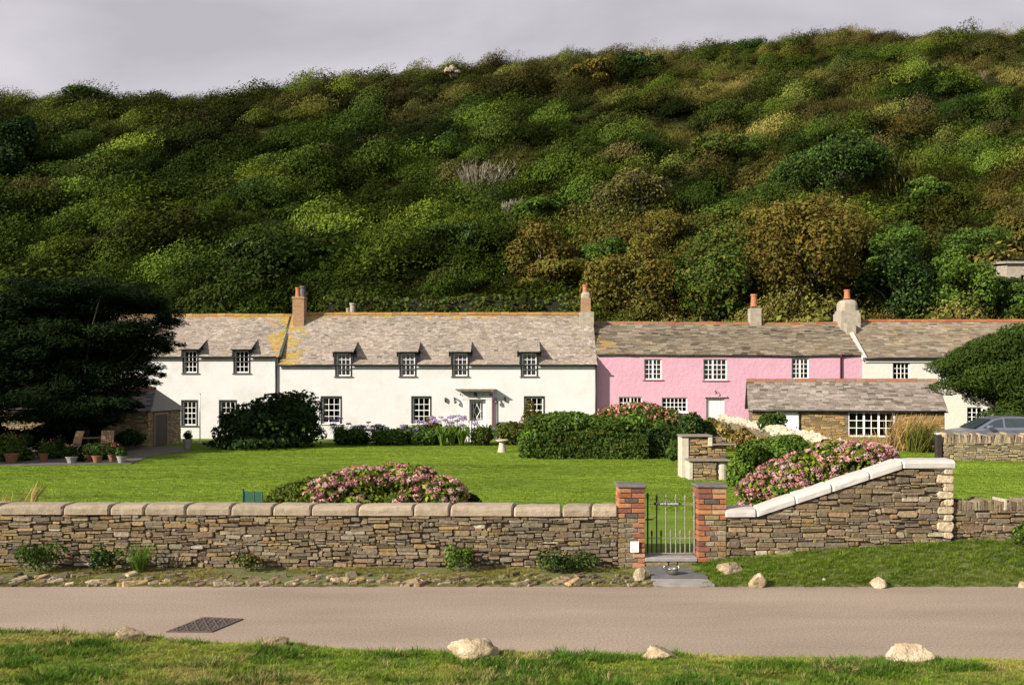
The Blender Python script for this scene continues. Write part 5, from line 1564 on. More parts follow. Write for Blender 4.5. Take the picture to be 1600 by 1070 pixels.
sr = rubble(0, OD, lambda u: OZE - .06, lambda u: 0.0, .06, .14, .14, .5, .012)
sr = [s for s in sr if not (s[0] < 2.38 and s[1] > .66 and s[2] < OZE - .14)]
build_stones(sr, lambda u, d, z: (b - d + .012, u, z), ob, cap=0, proud=(.0, .025), colf=lambda: random.choice([(.34, .27, .14), (.27, .21, .12), (.22, .18, .12), (.40, .33, .20), (.17, .14, .10)]))
# ------------------------------------------------------------------ trees, bushes, borders
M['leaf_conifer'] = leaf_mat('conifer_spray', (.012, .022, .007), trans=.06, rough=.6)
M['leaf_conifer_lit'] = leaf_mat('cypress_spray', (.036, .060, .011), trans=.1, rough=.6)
M['leaf_dark'] = leaf_mat('dark_evergreen_leaf', (.017, .034, .010), trans=.12, rough=.45)
M['leaf_mid'] = leaf_mat('green_leaf', (.055, .095, .018), trans=.25)
M['leaf_bright'] = leaf_mat('bright_leaf', (.095, .155, .022), trans=.3)
M['leaf_olive'] = leaf_mat('olive_leaf', (.095, .098, .019), trans=.25)
M['leaf_brown'] = leaf_mat('browning_leaf', (.135, .098, .022), trans=.25)
M['leaf_hedge'] = leaf_mat('hedge_leaf', (.045, .080, .016), trans=.2, rough=.4)
M['leaf_grey'] = leaf_mat('pale_twig_leaf', (.12, .105, .05), trans=.2)
M['straw'] = leaf_mat('straw_stem', (.36, .26, .10), trans=.25)
M['leaf_lime'] = leaf_mat('lime_leaf', (.17, .20, .025), trans=.3)
M['straw_dull'] = leaf_mat('dull_straw', (.29, .19, .07), trans=.25)
M['petal_pink'] = leaf_mat('dusky_pink_petal', (.40, .165, .175), trans=.25)
M['petal_pale'] = leaf_mat('pale_pink_petal', (.50, .27, .26), trans=.25)
M['petal_cream'] = leaf_mat('cream_petal', (.46, .31, .27), trans=.25)
M['petal_purple'] = leaf_mat('purple_petal', (.38, .30, .48), trans=.25)
M['petal_red'] = leaf_mat('red_petal', (.50, .09, .10), trans=.25)
M['petal_white'] = leaf_mat('white_petal', (.70, .68, .60), trans=.25)
M['bark_dark'] = pmat('dark_bark', (.06, .05, .035), (.03, .025, .018), scale=7, rough=.95, bump=.6, bscale=18, stretch=(1, 1, .3))
M['hedge_core'] = pmat('hedge_twigs', (.018, .022, .008), (.012, .014, .006), scale=10, rough=.95)

def clump_mesh(nm, cl, n, size, mats, aspect=.55, jit=.6, tophalf=.0, up=None, upw=0.0, lumvar=.28, second=0.0):
    """leaves over the surfaces of ellipsoid clumps (cx, cy, cz, rx, ry, rz)"""
    cl = np.asarray(cl, float)
    a = (cl[:, 3] * cl[:, 5] + cl[:, 4] * cl[:, 5] + cl[:, 3] * cl[:, 4])
    k = rng.choice(len(cl), n, p=a / a.sum())
    d = unit(rng.normal(0, 1, (n, 3)))
    fl = (d[:, 2] < -.25) & (rng.random(n) < tophalf); d[fl, 2] *= -1
    rad = 1 - np.abs(rng.normal(0, .16, (n, 1)))
    ph = fnoise(d[:, 0] * 2.2 + k * 3.1, d[:, 1] * 2.2 + d[:, 2] * 2.0, 3)[:, None]
    P = cl[k, :3] + d * cl[k, 3:] * rad * (.80 + .42 * ph)
    V, Fq = leaves(P, d, size * rng.uniform(.6, 1.35, n), aspect, jit, up, upw)
    cv = rng.uniform(1 - lumvar, 1 + lumvar, len(cl))
    C = np.ones((n, 3)) * (cv[k] * rng.uniform(.7, 1.3, n))[:, None] * (1 + rng.normal(0, .07, (n, 3)))
    me = np_mesh(nm, V, Fq, np.clip(C, .1, 3), mats)
    if second:
        me.polygons.foreach_set('material_index', (rng.random(n) < second).astype(np.int32))
    return me

def limbs(mb, base, cl, r0, bend=.15, every=1):
    base = Vector(base)
    top = Vector(np.asarray(cl, float)[:, :3].mean(0))
    fork = base.lerp(top, .45) + Vector((random.uniform(-.1, .1), 0, 0))
    mb.tube([base - Vector((0, 0, .2)), base.lerp(fork, .5) + Vector((random.uniform(-bend, bend), random.uniform(-bend, bend), 0)), fork], [r0, r0 * .8, r0 * .65], 7)
    for c in list(cl)[::every]:
        e = Vector(c[:3]); m = fork.lerp(e, .5) + Vector((random.uniform(-bend, bend), random.uniform(-bend, bend), random.uniform(0, bend) * 2))
        mb.tube([fork, m, e], [r0 * .45, r0 * .28, r0 * .06], 5, (1, 1, 1), 0, False)

def plant(name, label, cat, base, cl, n, size, mats, bark='bark', r0=.12, group=None, stem='trunk', foliage='crown', **k):
    root = empty(name, base, 0, label, cat, group)
    b = np.asarray(base, float)
    cl = [(c[0] - b[0], c[1] - b[1], c[2] - b[2], *c[3:]) for c in cl]
    root_cl = cl
    if stem:
        mb = MB(); limbs(mb, (0, 0, 0), root_cl, r0); mb.build(stem, M[bark], root, smooth=True)
    ms = [M[m] for m in (mats if isinstance(mats, (list, tuple)) else [mats])]
    link(foliage, clump_mesh(foliage, cl, n, size, ms, **k), root)
    return root

def hill_hit(xp, yp):
    Y = 57.0
    while Y < 140:
        z = float(hill_z(px(xp, Y), Y))
        if z >= pz(yp, Y): return Y
        Y += .25
    return 100.0

def px_clumps(lst, Y, dy=1.0, thick=1.0):
    """pixel ellipses (x, y, rx, ry) at about depth Y -> world ellipsoids"""
    out = []
    for e in lst:
        x, y, rx, ry = e[:4]; Yd = Y + (e[4] if len(e) > 4 else random.uniform(-dy, dy))
        p = at(x, y, Yd); s = Yd / F
        out.append((p.x, p.y, p.z, rx * s, max(rx, ry) * s * thick, ry * s))
    return out

def box_clumps(x0, x1, y0, y1, Y, n, depth, shear=.2, lo=.18, hi=.36):
    """clumps filling the pixel box as a wind-shorn crown, rising to the right"""
    out = []
    s = Y / F; W, H = (x1 - x0) * s, (y1 - y0) * s
    c = at((x0 + x1) / 2, (y0 + y1) / 2, Y)
    for i in range(n):
        for _ in range(40):
            u, v, w = random.uniform(-1, 1), random.uniform(-1, 1), random.uniform(-1, 1)
            if u * u + v * v + w * w < 1 and u * u + v * v > .08: break
        r = random.uniform(lo, hi)
        rx, rz_ = r * W * .5 * 1.15, r * H * .5 * 1.1
        out.append((c.x + u * (W / 2 - rx), c.y + w * depth, c.z + v * (H / 2 - rz_) + shear * u * H * .25, rx, (rx + rz_) / 2, rz_))
    return out

# ---- trees and large shrubs on the hillside
HILL = [  # x0, x1, ytop, ybot, base row, leaf materials, share of the second, leaves, name, category, label
    (778, 905, 342, 462, 470, ('leaf_olive', 'leaf_brown'), .55, 5200, 'bronze_tree', 'tree', 'bronze leaved tree with pale trunk above the white house roof', 'bark_pale'),
    (900, 1075, 362, 530, 520, ('leaf_olive', 'leaf_brown'), .45, 7000, 'olive_tree', 'tree', 'rounded olive brown tree behind the brick chimney at the pink roof', 'bark'),
    (1035, 1195, 340, 530, 520, ('leaf_mid', 'leaf_olive'), .45, 6500, 'olive_tree', 'tree', 'dark olive tree directly behind the pink house roof', 'bark'),
    (1145, 1350, 298, 530, 520, ('leaf_olive', 'leaf_brown'), .62, 9500, 'bronze_tree', 'tree', 'largest golden brown tree behind the pink house chimneys', 'bark'),
    (1325, 1465, 375, 530, 520, ('leaf_dark', 'leaf_mid'), .4, 5200, 'dark_tree', 'tree', 'dark green tree behind the stone topped double chimney', 'bark'),
    (1425, 1560, 385, 520, 520, ('leaf_bright', 'leaf_mid'), .35, 5200, 'ivy_tree', 'tree', 'bright green ivy covered tree behind the cream house', 'bark'),
    (1545, 1640, 440, 505, 520, ('leaf_mid', 'leaf_bright'), .3, 3000, 'leafy_tree', 'tree', 'green tree below the little hillside building at the right edge', 'bark'),
    (915, 1065, 255, 372, 380, ('leaf_grey', 'leaf_olive'), .6, 4600, 'windswept_tree', 'tree', 'windswept grey brown thorn tree above the rounded olive tree', 'bark_pale'),
    (785, 892, 305, 362, 366, ('leaf_mid', 'leaf_bright'), .5, 3200, 'green_bush', 'bush', 'bright green bush just above the bronze leaved tree', 'bark'),
    (1195, 1410, 205, 315, 330, ('leaf_dark', 'leaf_mid'), .6, 7000, 'dark_thicket', 'bush', 'big dark green thicket above the largest golden tree', 'bark'),
    (1400, 1500, 270, 345, 352, ('leaf_bright', 'leaf_mid'), .5, 3000, 'green_bush', 'bush', 'light green bush high above the cream house roof', 'bark'),
    (1540, 1640, 330, 405, 415, ('leaf_olive', 'leaf_brown'), .4, 3000, 'olive_bush', 'bush', 'olive bush above the little hillside building', 'bark'),
    (-45, 62, 165, 300, 305, ('leaf_dark', 'leaf_mid'), .15, 6500, 'dark_tree', 'tree', 'very dark tree at the left edge high on the hill', 'bark'),
    (880, 968, 90, 142, 146, ('leaf_brown', 'leaf_olive'), .4, 3000, 'brown_bush', 'bush', 'brown domed bush near the crest of the hill', 'bark'),
    (960, 1045, 76, 118, 122, ('leaf_dark', 'leaf_mid'), .4, 2400, 'dark_bush', 'bush', 'dark green bush on the crest right of the brown dome', 'bark'),
    (84, 194, 136, 178, 182, ('leaf_mid', 'leaf_dark'), .4, 3000, 'crest_bush', 'bush', 'dark green dome of bushes on the left crest', 'bark'),
    (470, 540, 222, 262, 266, ('leaf_olive', 'leaf_grey'), .4, 1700, 'straw_bush', 'bush', 'yellowish bush in the middle of the left slope', 'bark'),
    (640, 770, 345, 420, 428, ('leaf_dark', 'leaf_mid'), .45, 4200, 'dark_bush', 'bush', 'dark rounded bush left of the bronze leaved tree', 'bark'),
    (330, 470, 370, 440, 448, ('leaf_dark', 'leaf_olive'), .3, 4000, 'dark_bush', 'bush', 'dark bush on the slope above the left cottage chimney', 'bark'),
    (1060, 1190, 205, 262, 270, ('leaf_olive', 'leaf_mid'), .4, 3600, 'olive_bush', 'bush', 'olive bush left of the big dark thicket', 'bark')]
for x0, x1, y0, y1, yb, ms, sec, nl, nm, cat, lab, bk in HILL:
    Yd = hill_hit((x0 + x1) / 2, yb) if yb < 500 else 61.5
    Yd += 1.0
    xc = (x0 + x1) / 2
    cl = box_clumps(x0, x1, y0, y1, Yd, 34 if nl > 4000 else 20, (x1 - x0) * Yd / F * .35)
    b = at(xc + (x1 - x0) * .05, y1, Yd); b.z = float(hill_z(b.x, b.y))
    plant(nm, lab, cat, b, cl, int(nl * 1.7), .25 if Yd < 70 else .26, ms, bk, .17 if cat == 'tree' else .08, jit=.55, tophalf=.5, second=sec)

# the belt of wood behind the pink and cream houses
belt = [(985, 470, 120, 90, 0), (1065, 430, 130, 110, 1), (1130, 470, 110, 90, 2), (1180, 380, 140, 110, 0), (1275, 380, 150, 110, 0), (1230, 460, 150, 90, 1), (1330, 470, 120, 90, 2), (1385, 400, 130, 110, 3), (1440, 450, 110, 90, 2), (1500, 400, 120, 90, 3), (1560, 470, 100, 80, 2), (860, 440, 110, 80, 0), (935, 410, 90, 80, 3), (1010, 370, 100, 90, 0)]
belt.sort()
bw_ = ['first', 'second', 'third', 'fourth', 'fifth', 'sixth', 'seventh', 'eighth', 'ninth', 'tenth', 'eleventh', 'twelfth', 'thirteenth', 'fourteenth']
for i, (xc, yc, w, h, k) in enumerate(belt):
    Yd = 62.6 + (500 - yc) * .055
    cl = box_clumps(xc - w * .68, xc + w * .68, yc - h / 2, yc + h / 2, Yd, 38, w * Yd / F * .45, shear=.9, lo=.16, hi=.34)
    b = at(xc + w * .1, yc, Yd); b.z = float(hill_z(b.x, b.y))
    plant('wood_tree', ('bronze', 'olive', 'dark green', 'mid green')[k] + ' tree in the belt behind the cottages, %s from the left' % bw_[i], 'tree', b, cl, 12000, .20,
          (('leaf_olive', 'leaf_brown'), ('leaf_mid', 'leaf_olive'), ('leaf_dark', 'leaf_mid'), ('leaf_mid', 'leaf_bright'))[k], 'bark', .15, group='belt of trees behind the cottages', jit=.42, tophalf=.5, second=(.4, .5, .35, .3)[k])

# pale bare shrub in the middle of the slope
def twig_bush(label, xp, yt, yb, w, name='bare_shrub'):
    Yd = hill_hit(xp, yb); b = at(xp, yb, Yd); b.z = float(hill_z(b.x, b.y)); s = Yd / F
    root = empty(name, b, 0, label, 'shrub'); H = (yb - yt) * s; Wd = w * s
    mb = MB()
    for i in range(90):
        u = random.uniform(-.5, .75); v = random.uniform(-.4, .4)
        p0 = Vector((u * .25 * Wd, v * Wd * .2, 0)); p2 = Vector((u * Wd, v * Wd, H * random.uniform(.7, 1.05) * (1 - .35 * abs(u - .2))))
        p1 = p0.lerp(p2, .5) + Vector((-.1, 0, .15)); mb.tube([p0, p1, p2], [.05, .03, .012], 3, (1, 1, 1), 0, False)
        for _ in range(6):
            p = p1.lerp(p2, random.random()); mb.tube([p, p + Vector((random.uniform(-.15, .3), random.uniform(-.2, .2), random.uniform(.2, .5)))], [.018, .006], 3, (1, 1, 1), 0, False)
    mb.build('twigs', M['bark_pale'], root, kind='stuff')
twig_bush('pale bare twiggy shrub in the middle of the hillside', 752, 252, 322, 80)
twig_bush('pale bare twiggy shrub above the bright green bush', 800, 318, 352, 34)

# rock outcrop and the little building
Yo = hill_hit(708, 140); o = at(708, 124, Yo); oc_ = empty('rock_outcrop', o, 0, 'small grey white rock outcrop breaking the scrub below the crest', 'rocks')
for i, (dx, dz, w) in enumerate(((-.5, .3, .8), (0, .55, .9), (.45, .25, .8), (.1, .0, 1.0))):
    link('boulder', rock_mesh('boulder', w, w, w * .7, 300 + i, .5), oc_, (dx, -.9 + .2 * i, dz + .1))
hb_ = at(1600, 438, 64.0); hb_.z -= 2.0
hut = empty('hillside_building', hb_, 0, 'small pale stone building half hidden by trees on the slope', 'building')
mb = MB(); hole_wall(mb, -1.15, 3.0, 0, 3.1, 0, [(.15, .75, 2.1, 2.8), (-.2, .05, 1.95, 2.35)], .2); mb.face([(-1.15, 3, 0), (-1.15, 0, 0), (-1.15, 0, 3.1), (-1.15, 3, 3.1)]); mb.build('wall', M['chimney_render'], hut)
mb = MB(); mb.add([(-1.35, -.2, 3.1), (3.2, -.2, 3.1), (3.2, 3.2, 3.4), (-1.35, 3.2, 3.4), (-1.35, -.2, 3.25), (3.2, -.2, 3.25), (3.2, 3.2, 3.55), (-1.35, 3.2, 3.55)], [(0, 1, 5, 4), (4, 5, 6, 7), (3, 0, 4, 7), (1, 2, 6, 5), (0, 3, 2, 1)], (.3, .28, .26)); mb.build('roof', M['slate'], hut)
window(hut, .15, .75, 2.1, 2.8, 0, 2, 1, rec=.1)

# bank hedge behind the roofs
def hedge(name, label, x0, x1, y0, y1, z0, z1, n, size, mats, second=0.0, core=.12, rough=.10, group=None, topround=0.0, jit=.6):
    c = Vector(((x0 + x1) / 2, (y0 + y1) / 2, z0)); root = empty(name, c, 0, label, 'hedge', group)
    W, D, H = x1 - x0, y1 - y0, z1 - z0
    mb = MB(); mb.bbox(-W / 2 + core, W / 2 - core, -D / 2 + core, D / 2 - core, 0, H - core, .1); mb.build('hedge_core', M['hedge_core'], root)
    ar = np.array([W * H, W * H, D * H, D * H, W * D]); f = rng.choice(5, n, p=ar / ar.sum())
    u, v = rng.random(n), rng.random(n)
    P = np.zeros((n, 3)); Nn = np.zeros((n, 3))
    for k, (nx, ny, nz) in enumerate(((0, -1, 0), (0, 1, 0), (-1, 0, 0), (1, 0, 0), (0, 0, 1))):
        m = f == k
        if k < 2: P[m] = np.stack([(u[m] - .5) * W, np.full(m.sum(), ny * D / 2), v[m] * H], 1)
        elif k < 4: P[m] = np.stack([np.full(m.sum(), nx * W / 2), (u[m] - .5) * D, v[m] * H], 1)
        else: P[m] = np.stack([(u[m] - .5) * W, (v[m] - .5) * D, np.full(m.sum(), H)], 1)
        Nn[m] = (nx, ny, nz)
    bump = (fnoise(P[:, 0] * 1.6 + P[:, 1], P[:, 2] * 1.6 + P[:, 1] * .7, 33) - .5)[:, None]
    P = P + Nn * (bump * rough * 4 - np.abs(rng.normal(0, core * .6, (n, 1))))
    if topround: P[:, 2] -= topround * (np.abs(P[:, 0]) / (W / 2)) ** 3 * (P[:, 2] / H)
    V, Fq = leaves(P, Nn, size * rng.uniform(.6, 1.35, n), .6, jit)
    g_ = fnoise(P[:, 0] * 2.2, P[:, 2] * 2.2 + P[:, 1], 71)
    C = np.ones((n, 3)) * (rng.uniform(.65, 1.35, n) * (.7 + .6 * g_))[:, None] * (1 + rng.normal(0, .06, (n, 3)))
    me = np_mesh('foliage', V, Fq, C, [M[m] for m in mats])
    if second: me.polygons.foreach_set('material_index', (rng.random(n) < second).astype(np.int32))
    link('foliage', me, root)
    return root
hb0 = at(500, 480, 62); hb1 = at(905, 462, 62)
hedge('bank_hedge', 'long rough hedge along the bank above the white house ridge', hb0.x, hb1.x, 61.2, 62.8, 5.2, 8.6, 9000, .24, ('leaf_olive', 'leaf_mid'), .5, rough=.28)

# ---- the dark conifer on the left
def conifer(name, label, base, cl, n, mat, size=.34, r0=.28, flat=.55, bark='bark', fr=(.32, .6)):
    root = empty(name, base, 0, label, 'conifer')
    b = np.asarray(base, float); cl = [(c[0] - b[0], c[1] - b[1], c[2] - b[2], *c[3:]) for c in cl]
    mb = MB(); limbs(mb, (0, 0, 0), cl, r0, .25); mb.build('trunk', M[bark], root, smooth=True)
    sm = []
    for c in cl:                                   # ragged boughs inside each mass
        for _ in range(9):
            q = unit(rng.normal(0, 1, 3)) * rng.uniform(.35, .95)
            f_ = rng.uniform(*fr)
            sm.append((c[0] + q[0] * c[3], c[1] + q[1] * c[4], c[2] + q[2] * c[5], c[3] * f_ * 1.15, c[4] * f_, max(c[5] * f_ * flat, .12)))
    A = np.asarray(sm); w = A[:, 3] * A[:, 5]; k = rng.choice(len(A), n, p=w / w.sum())
    d = unit(rng.normal(0, 1, (n, 3))); rad = rng.uniform(0, 1, (n, 1)) ** .45
    P = A[k, :3] + d * A[k, 3:] * rad * (.85 + .35 * fnoise(d[:, 0] * 3 + k, d[:, 2] * 3, 7)[:, None])
    out = unit(P * np.array((1, 1, .25)) - np.array((0, 0, 0)))
    # sprays: long thin leaves pointing outward, lying fairly flat
    nn = unit(np.array((0, 0, 1.0)) + rng.normal(0, .55, (n, 3)) + d * .5)
    t = unit(out + rng.normal(0, .5, (n, 3))); t = unit(t - nn * (t * nn).sum(1, keepdims=True)); bb = np.cross(nn, t)
    L = (size * rng.uniform(.5, 1.3, n))[:, None]
    V = np.stack([P - t * L * .5, P + bb * L * .11, P + t * L * .5 - np.array((0, 0, .03)), P - bb * L * .11], 1).reshape(-1, 3)
    cv = rng.uniform(.7, 1.35, len(A))
    C = np.ones((n, 3)) * (cv[k] * rng.uniform(.6, 1.4, n))[:, None] * (1 + rng.normal(0, .06, (n, 3)))
    link('crown', np_mesh('crown', V, np.arange(n * 4).reshape(n, 4), C, M[mat]), root)
    return root
CL = [(60, 478, 85, 34), (150, 468, 75, 32), (225, 482, 52, 28), (245, 516, 42, 22), (190, 520, 70, 34), (100, 530, 85, 38), (20, 540, 70, 42), (205, 562, 55, 22), (243, 578, 24, 9, 0), (222, 596, 26, 10, 0), (120, 585, 75, 34),
      (185, 610, 48, 20), (30, 600, 60, 30), (80, 632, 60, 18), (-50, 500, 70, 50), (-60, 580, 70, 50), (258, 540, 26, 12, 0), (150, 632, 50, 14), (200, 636, 28, 9), (-20, 640, 60, 26), (262, 498, 22, 12, 0), (120, 500, 60, 30), (60, 565, 60, 30), (110, 640, 70, 26), (60, 660, 60, 20), (140, 655, 44, 16), (150, 560, 60, 40), (170, 590, 50, 30), (90, 610, 60, 30), (130, 560, 100, 60), (40, 520, 80, 60), (200, 545, 60, 40), (100, 625, 90, 40), (170, 500, 80, 40), (20, 580, 80, 60), (60, 450, 60, 18), (200, 455, 50, 16), (140, 640, 60, 24), (60, 682, 70, 26), (128, 676, 40, 20), (20, 690, 50, 24), (60, 462, 70, 24), (160, 452, 70, 18)]
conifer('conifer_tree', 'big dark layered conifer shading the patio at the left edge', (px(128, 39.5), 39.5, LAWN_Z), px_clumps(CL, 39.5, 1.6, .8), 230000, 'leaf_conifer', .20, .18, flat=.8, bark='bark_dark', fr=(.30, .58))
CR = [(1474, 573, 26, 10, 0), (1480, 606, 26, 10, 0), (1520, 562, 40, 20), (1508, 596, 34, 15), (1560, 545, 46, 20), (1555, 588, 46, 22), (1604, 532, 46, 20), (1604, 572, 50, 28), (1650, 555, 60, 44), (1600, 612, 44, 20), (1540, 622, 30, 11), (1660, 610, 50, 36), (1575, 640, 26, 12), (1640, 640, 40, 20), (1570, 612, 40, 22), (1590, 640, 34, 20), (1620, 590, 50, 40), (1580, 565, 44, 30), (1530, 585, 44, 22), (1560, 650, 30, 12), (1600, 655, 40, 14), (1530, 610, 30, 14), (1490, 574, 30, 14), (1515, 560, 32, 16), (1542, 550, 34, 18), (1572, 538, 36, 18), (1602, 525, 38, 18), (1550, 580, 60, 34), (1600, 580, 70, 50), (1510, 585, 40, 20)]
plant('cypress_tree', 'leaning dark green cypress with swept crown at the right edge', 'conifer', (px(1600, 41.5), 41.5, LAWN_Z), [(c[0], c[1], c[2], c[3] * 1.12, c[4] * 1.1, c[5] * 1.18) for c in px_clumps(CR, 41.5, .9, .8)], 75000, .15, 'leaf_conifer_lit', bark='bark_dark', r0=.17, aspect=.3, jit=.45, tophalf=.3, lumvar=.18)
CO = [(-390, 520, 110, 60), (-360, 470, 100, 60), (-350, 580, 110, 60), (-420, 580, 110, 60), (-390, 640, 120, 60), (-320, 530, 80, 60), (-470, 520, 90, 60), (-300, 620, 70, 60), (-390, 690, 120, 50)]  # unseen conifer, added to throw shade on the patio
conifer('conifer_tree', 'unseen second dark conifer added beyond the left edge to shade the patio', (px(-385, 31.6), 31.6, LAWN_Z), px_clumps(CO, 31.6, 1.2, .8), 50000, 'leaf_conifer', .24, .26)

# ---- garden bushes
cl = box_clumps(330, 510, 606, 700, 43.6, 16, 1.6, shear=.0, lo=.35, hi=.5) + px_clumps([(420, 668, 80, 34), (460, 650, 46, 40), (380, 680, 50, 22), (470, 680, 42, 22), (410, 690, 84, 14)], 43.6, .6)
plant('evergreen_bush', 'large dark rounded evergreen bush on the lawn before the white houses', 'bush', (px(420, 43.6), 43.6, LAWN_Z), cl, 15000, .20, ('leaf_dark', 'leaf_hedge'), r0=.1, stem='stem', foliage='foliage', jit=.5, tophalf=.6, second=.12)
# box hedge by the pink house
HYd = 36.4
hedge('box_hedge', 'clipped box hedge along the lawn edge before the pink house', px(838, HYd), px(1012, HYd), HYd, HYd + 1.3, LAWN_Z, pz(676, HYd), 11000, .12, ('leaf_hedge', 'leaf_olive'), .22, rough=.05, topround=.1)
hedge('box_hedge', 'shadier end block of the clipped hedge beside the stone seat', px(1012, HYd + .3), px(1066, HYd + .3), HYd + .3, HYd + 3.4, LAWN_Z, pz(668, HYd), 6500, .12, ('leaf_hedge', 'leaf_dark'), .4, rough=.06, topround=.1)  # darker leaf mix: the shade on this end is put into its colour
plant('laurel_bush', 'loose green laurel rising at the left end of the box hedge', 'bush', (px(856, 37.4), 37.4, LAWN_Z), px_clumps([(845, 690, 34, 30), (870, 668, 36, 26), (845, 668, 28, 22), (900, 662, 34, 18), (905, 690, 40, 26), (825, 702, 16, 16)], 37.4, .4), 8000, .15, ('leaf_mid', 'leaf_bright'), r0=.05, stem='stem', foliage='foliage', jit=.6, tophalf=.6, second=.2)
plant('laurel_bush', 'bright leafy shrub on top of the box hedge in the middle', 'bush', (px(975, 37.6), 37.6, LAWN_Z), px_clumps([(950, 672, 36, 20), (985, 666, 40, 20), (1015, 672, 30, 16)], 37.6, .3), 5000, .15, ('leaf_mid', 'leaf_bright'), r0=.05, stem='stem', foliage='foliage', jit=.6, tophalf=.6, second=.35)
fu = plant('fuchsia_bush', 'rounded fuchsia bush with reddish flowers below the pink house windows', 'bush', (px(1000, 40), 40, LAWN_Z), px_clumps([(960, 655, 36, 20), (1000, 648, 46, 20), (1035, 658, 34, 20), (1000, 668, 66, 22), (930, 664, 26, 16)], 40, .5), 8000, .14, ('leaf_olive', 'leaf_mid'), r0=.05, stem='stem', foliage='foliage', jit=.6, tophalf=.6, second=.5)
fb = np.asarray(fu.location)
cl = [(c[0] - fb[0], c[1] - fb[1], c[2] - fb[2], *[v * 1.06 for v in c[3:]]) for c in px_clumps([(960, 655, 36, 20), (1000, 648, 46, 20), (1035, 658, 34, 20)], 40, .1)]
link('flowers', clump_mesh('flowers', cl, 420, .13, [M['petal_red'], M['petal_pale']], tophalf=.8, second=.4), fu)['kind'] = 'stuff'
plant('round_bush', 'small rounded green bush left of the stone seat', 'bush', (px(1058, 31), 31, LAWN_Z), px_clumps([(1058, 704, 15, 16), (1052, 708, 10, 12), (1066, 700, 12, 14)], 31, .2), 2600, .11, ('leaf_mid', 'leaf_hedge'), r0=.03, stem='stem', foliage='foliage', tophalf=.6, second=.5)
plant('euonymus_bush', 'yellow green glossy bush right of the stone seat', 'bush', (px(1180, 27), 27, LAWN_Z), px_clumps([(1160, 735, 24, 28), (1185, 715, 30, 30), (1215, 706, 34, 26), (1240, 700, 26, 20), (1170, 710, 22, 20), (1150, 752, 14, 14), (1200, 735, 34, 30)], 27, .5), 9000, .11, ('leaf_bright', 'leaf_mid'), r0=.04, stem='stem', foliage='foliage', tophalf=.6, second=.4)
plant('shrub', 'dark green shrub behind the stone seat', 'bush', (px(1090, 36), 36, LAWN_Z), px_clumps([(1080, 668, 22, 22), (1100, 676, 20, 18), (1070, 682, 16, 16)], 36, .4), 3200, .13, ('leaf_dark', 'leaf_mid'), r0=.04, stem='stem', foliage='foliage', tophalf=.6, second=.3)
plant('ivy_mound', 'blue green mound spilling over the white topped wall by the shed', 'bush', (px(1206, 38), 38, LAWN_Z), px_clumps([(1200, 660, 16, 14), (1216, 656, 14, 12), (1208, 670, 20, 12)], 38, .3), 2200, .13, ('leaf_mid', 'leaf_hedge'), r0=.03, stem='stem', foliage='foliage', tophalf=.6, second=.4)

# ---- hydrangeas
def head_mesh(nm, r, mat, seed):
    n = 46
    d = unit(rng.normal(0, 1, (n, 3))); d[:, 2] = np.abs(d[:, 2]) - .25; d = unit(d)
    P = d * np.array((r, r, r * .5)) * rng.uniform(.88, 1.05, (n, 1))
    V, Fq = leaves(P, d, r * .52 * rng.uniform(.75, 1.2, n), .95, .35)
    C = np.ones((n, 3)) * rng.uniform(.75, 1.3, (n, 1)) * (1 + rng.normal(0, .05, (n, 3)))
    return np_mesh(nm, V, Fq, C, M[mat])
HEADS = [head_mesh('flower_head', .085, m, i) for i, m in enumerate(('petal_pink', 'petal_pink', 'petal_pink', 'petal_pale', 'petal_pale', 'petal_pale', 'petal_cream'))]
def hydrangea(label, Y, cl, n, nheads):
    base = Vector((np.mean([c[0] for c in cl]), Y, LAWN_Z))
    root = plant('hydrangea', label, 'hydrangea', base, cl, n, .11, ('leaf_hedge', 'leaf_lime'), r0=.02, stem='stem', foliage='foliage', jit=.5, tophalf=.6, second=.55)
    A = np.array([(c[0] - base.x, c[1] - base.y, c[2] - base.z, *c[3:]) for c in cl]); pts = []
    tries = 0
    while len(pts) < nheads and tries < 20000:
        tries += 1
        c = A[random.randrange(len(A))]; d = Vector((random.gauss(0, 1), random.gauss(-.35, 1), abs(random.gauss(.55, .8)) - .15)).normalized()
        p = Vector((c[0] + d.x * c[3], c[1] + d.y * c[4], c[2] + d.z * c[5]))
        if p.z < .25 or any((p - q).length < .115 for q, _ in pts): continue
        if any(((p.x - e[0]) / e[3]) ** 2 + ((p.y - e[1]) / e[4]) ** 2 + ((p.z - e[2]) / e[5]) ** 2 < .84 for e in A): continue
        pts.append((p, d))
    for p, d in pts:
        o = link('flower_head', random.choice(HEADS), root, p)
        o.rotation_euler = (d.lerp(Vector((0, -.2, 1)), .45)).to_track_quat('Z', 'Y').to_euler(); s = random.uniform(.65, 1.1); o.scale = (s, s, s)
    return root
hydrangea('dusky pink hydrangea mound behind the long left wall', 18.6, px_clumps([(520, 775, 42, 34), (560, 765, 46, 38), (610, 762, 50, 38), (655, 768, 46, 38), (690, 776, 40, 32), (600, 785, 90, 30), (680, 792, 50, 24), (535, 792, 50, 22), (640, 752, 40, 24), (575, 752, 36, 22)], 18.6, .35, .9), 9000, 185)
hydrangea('dusky pink hydrangea bank rising behind the ramped wall', 18.2, px_clumps([(1190, 770, 36, 32), (1220, 752, 40, 34), (1260, 740, 44, 36), (1300, 725, 46, 36), (1345, 715, 40, 26), (1375, 712, 26, 16), (1230, 775, 50, 30), (1290, 755, 50, 30), (1340, 742, 40, 24), (1180, 788, 26, 18)], 18.2, .35, .9), 8500, 190)
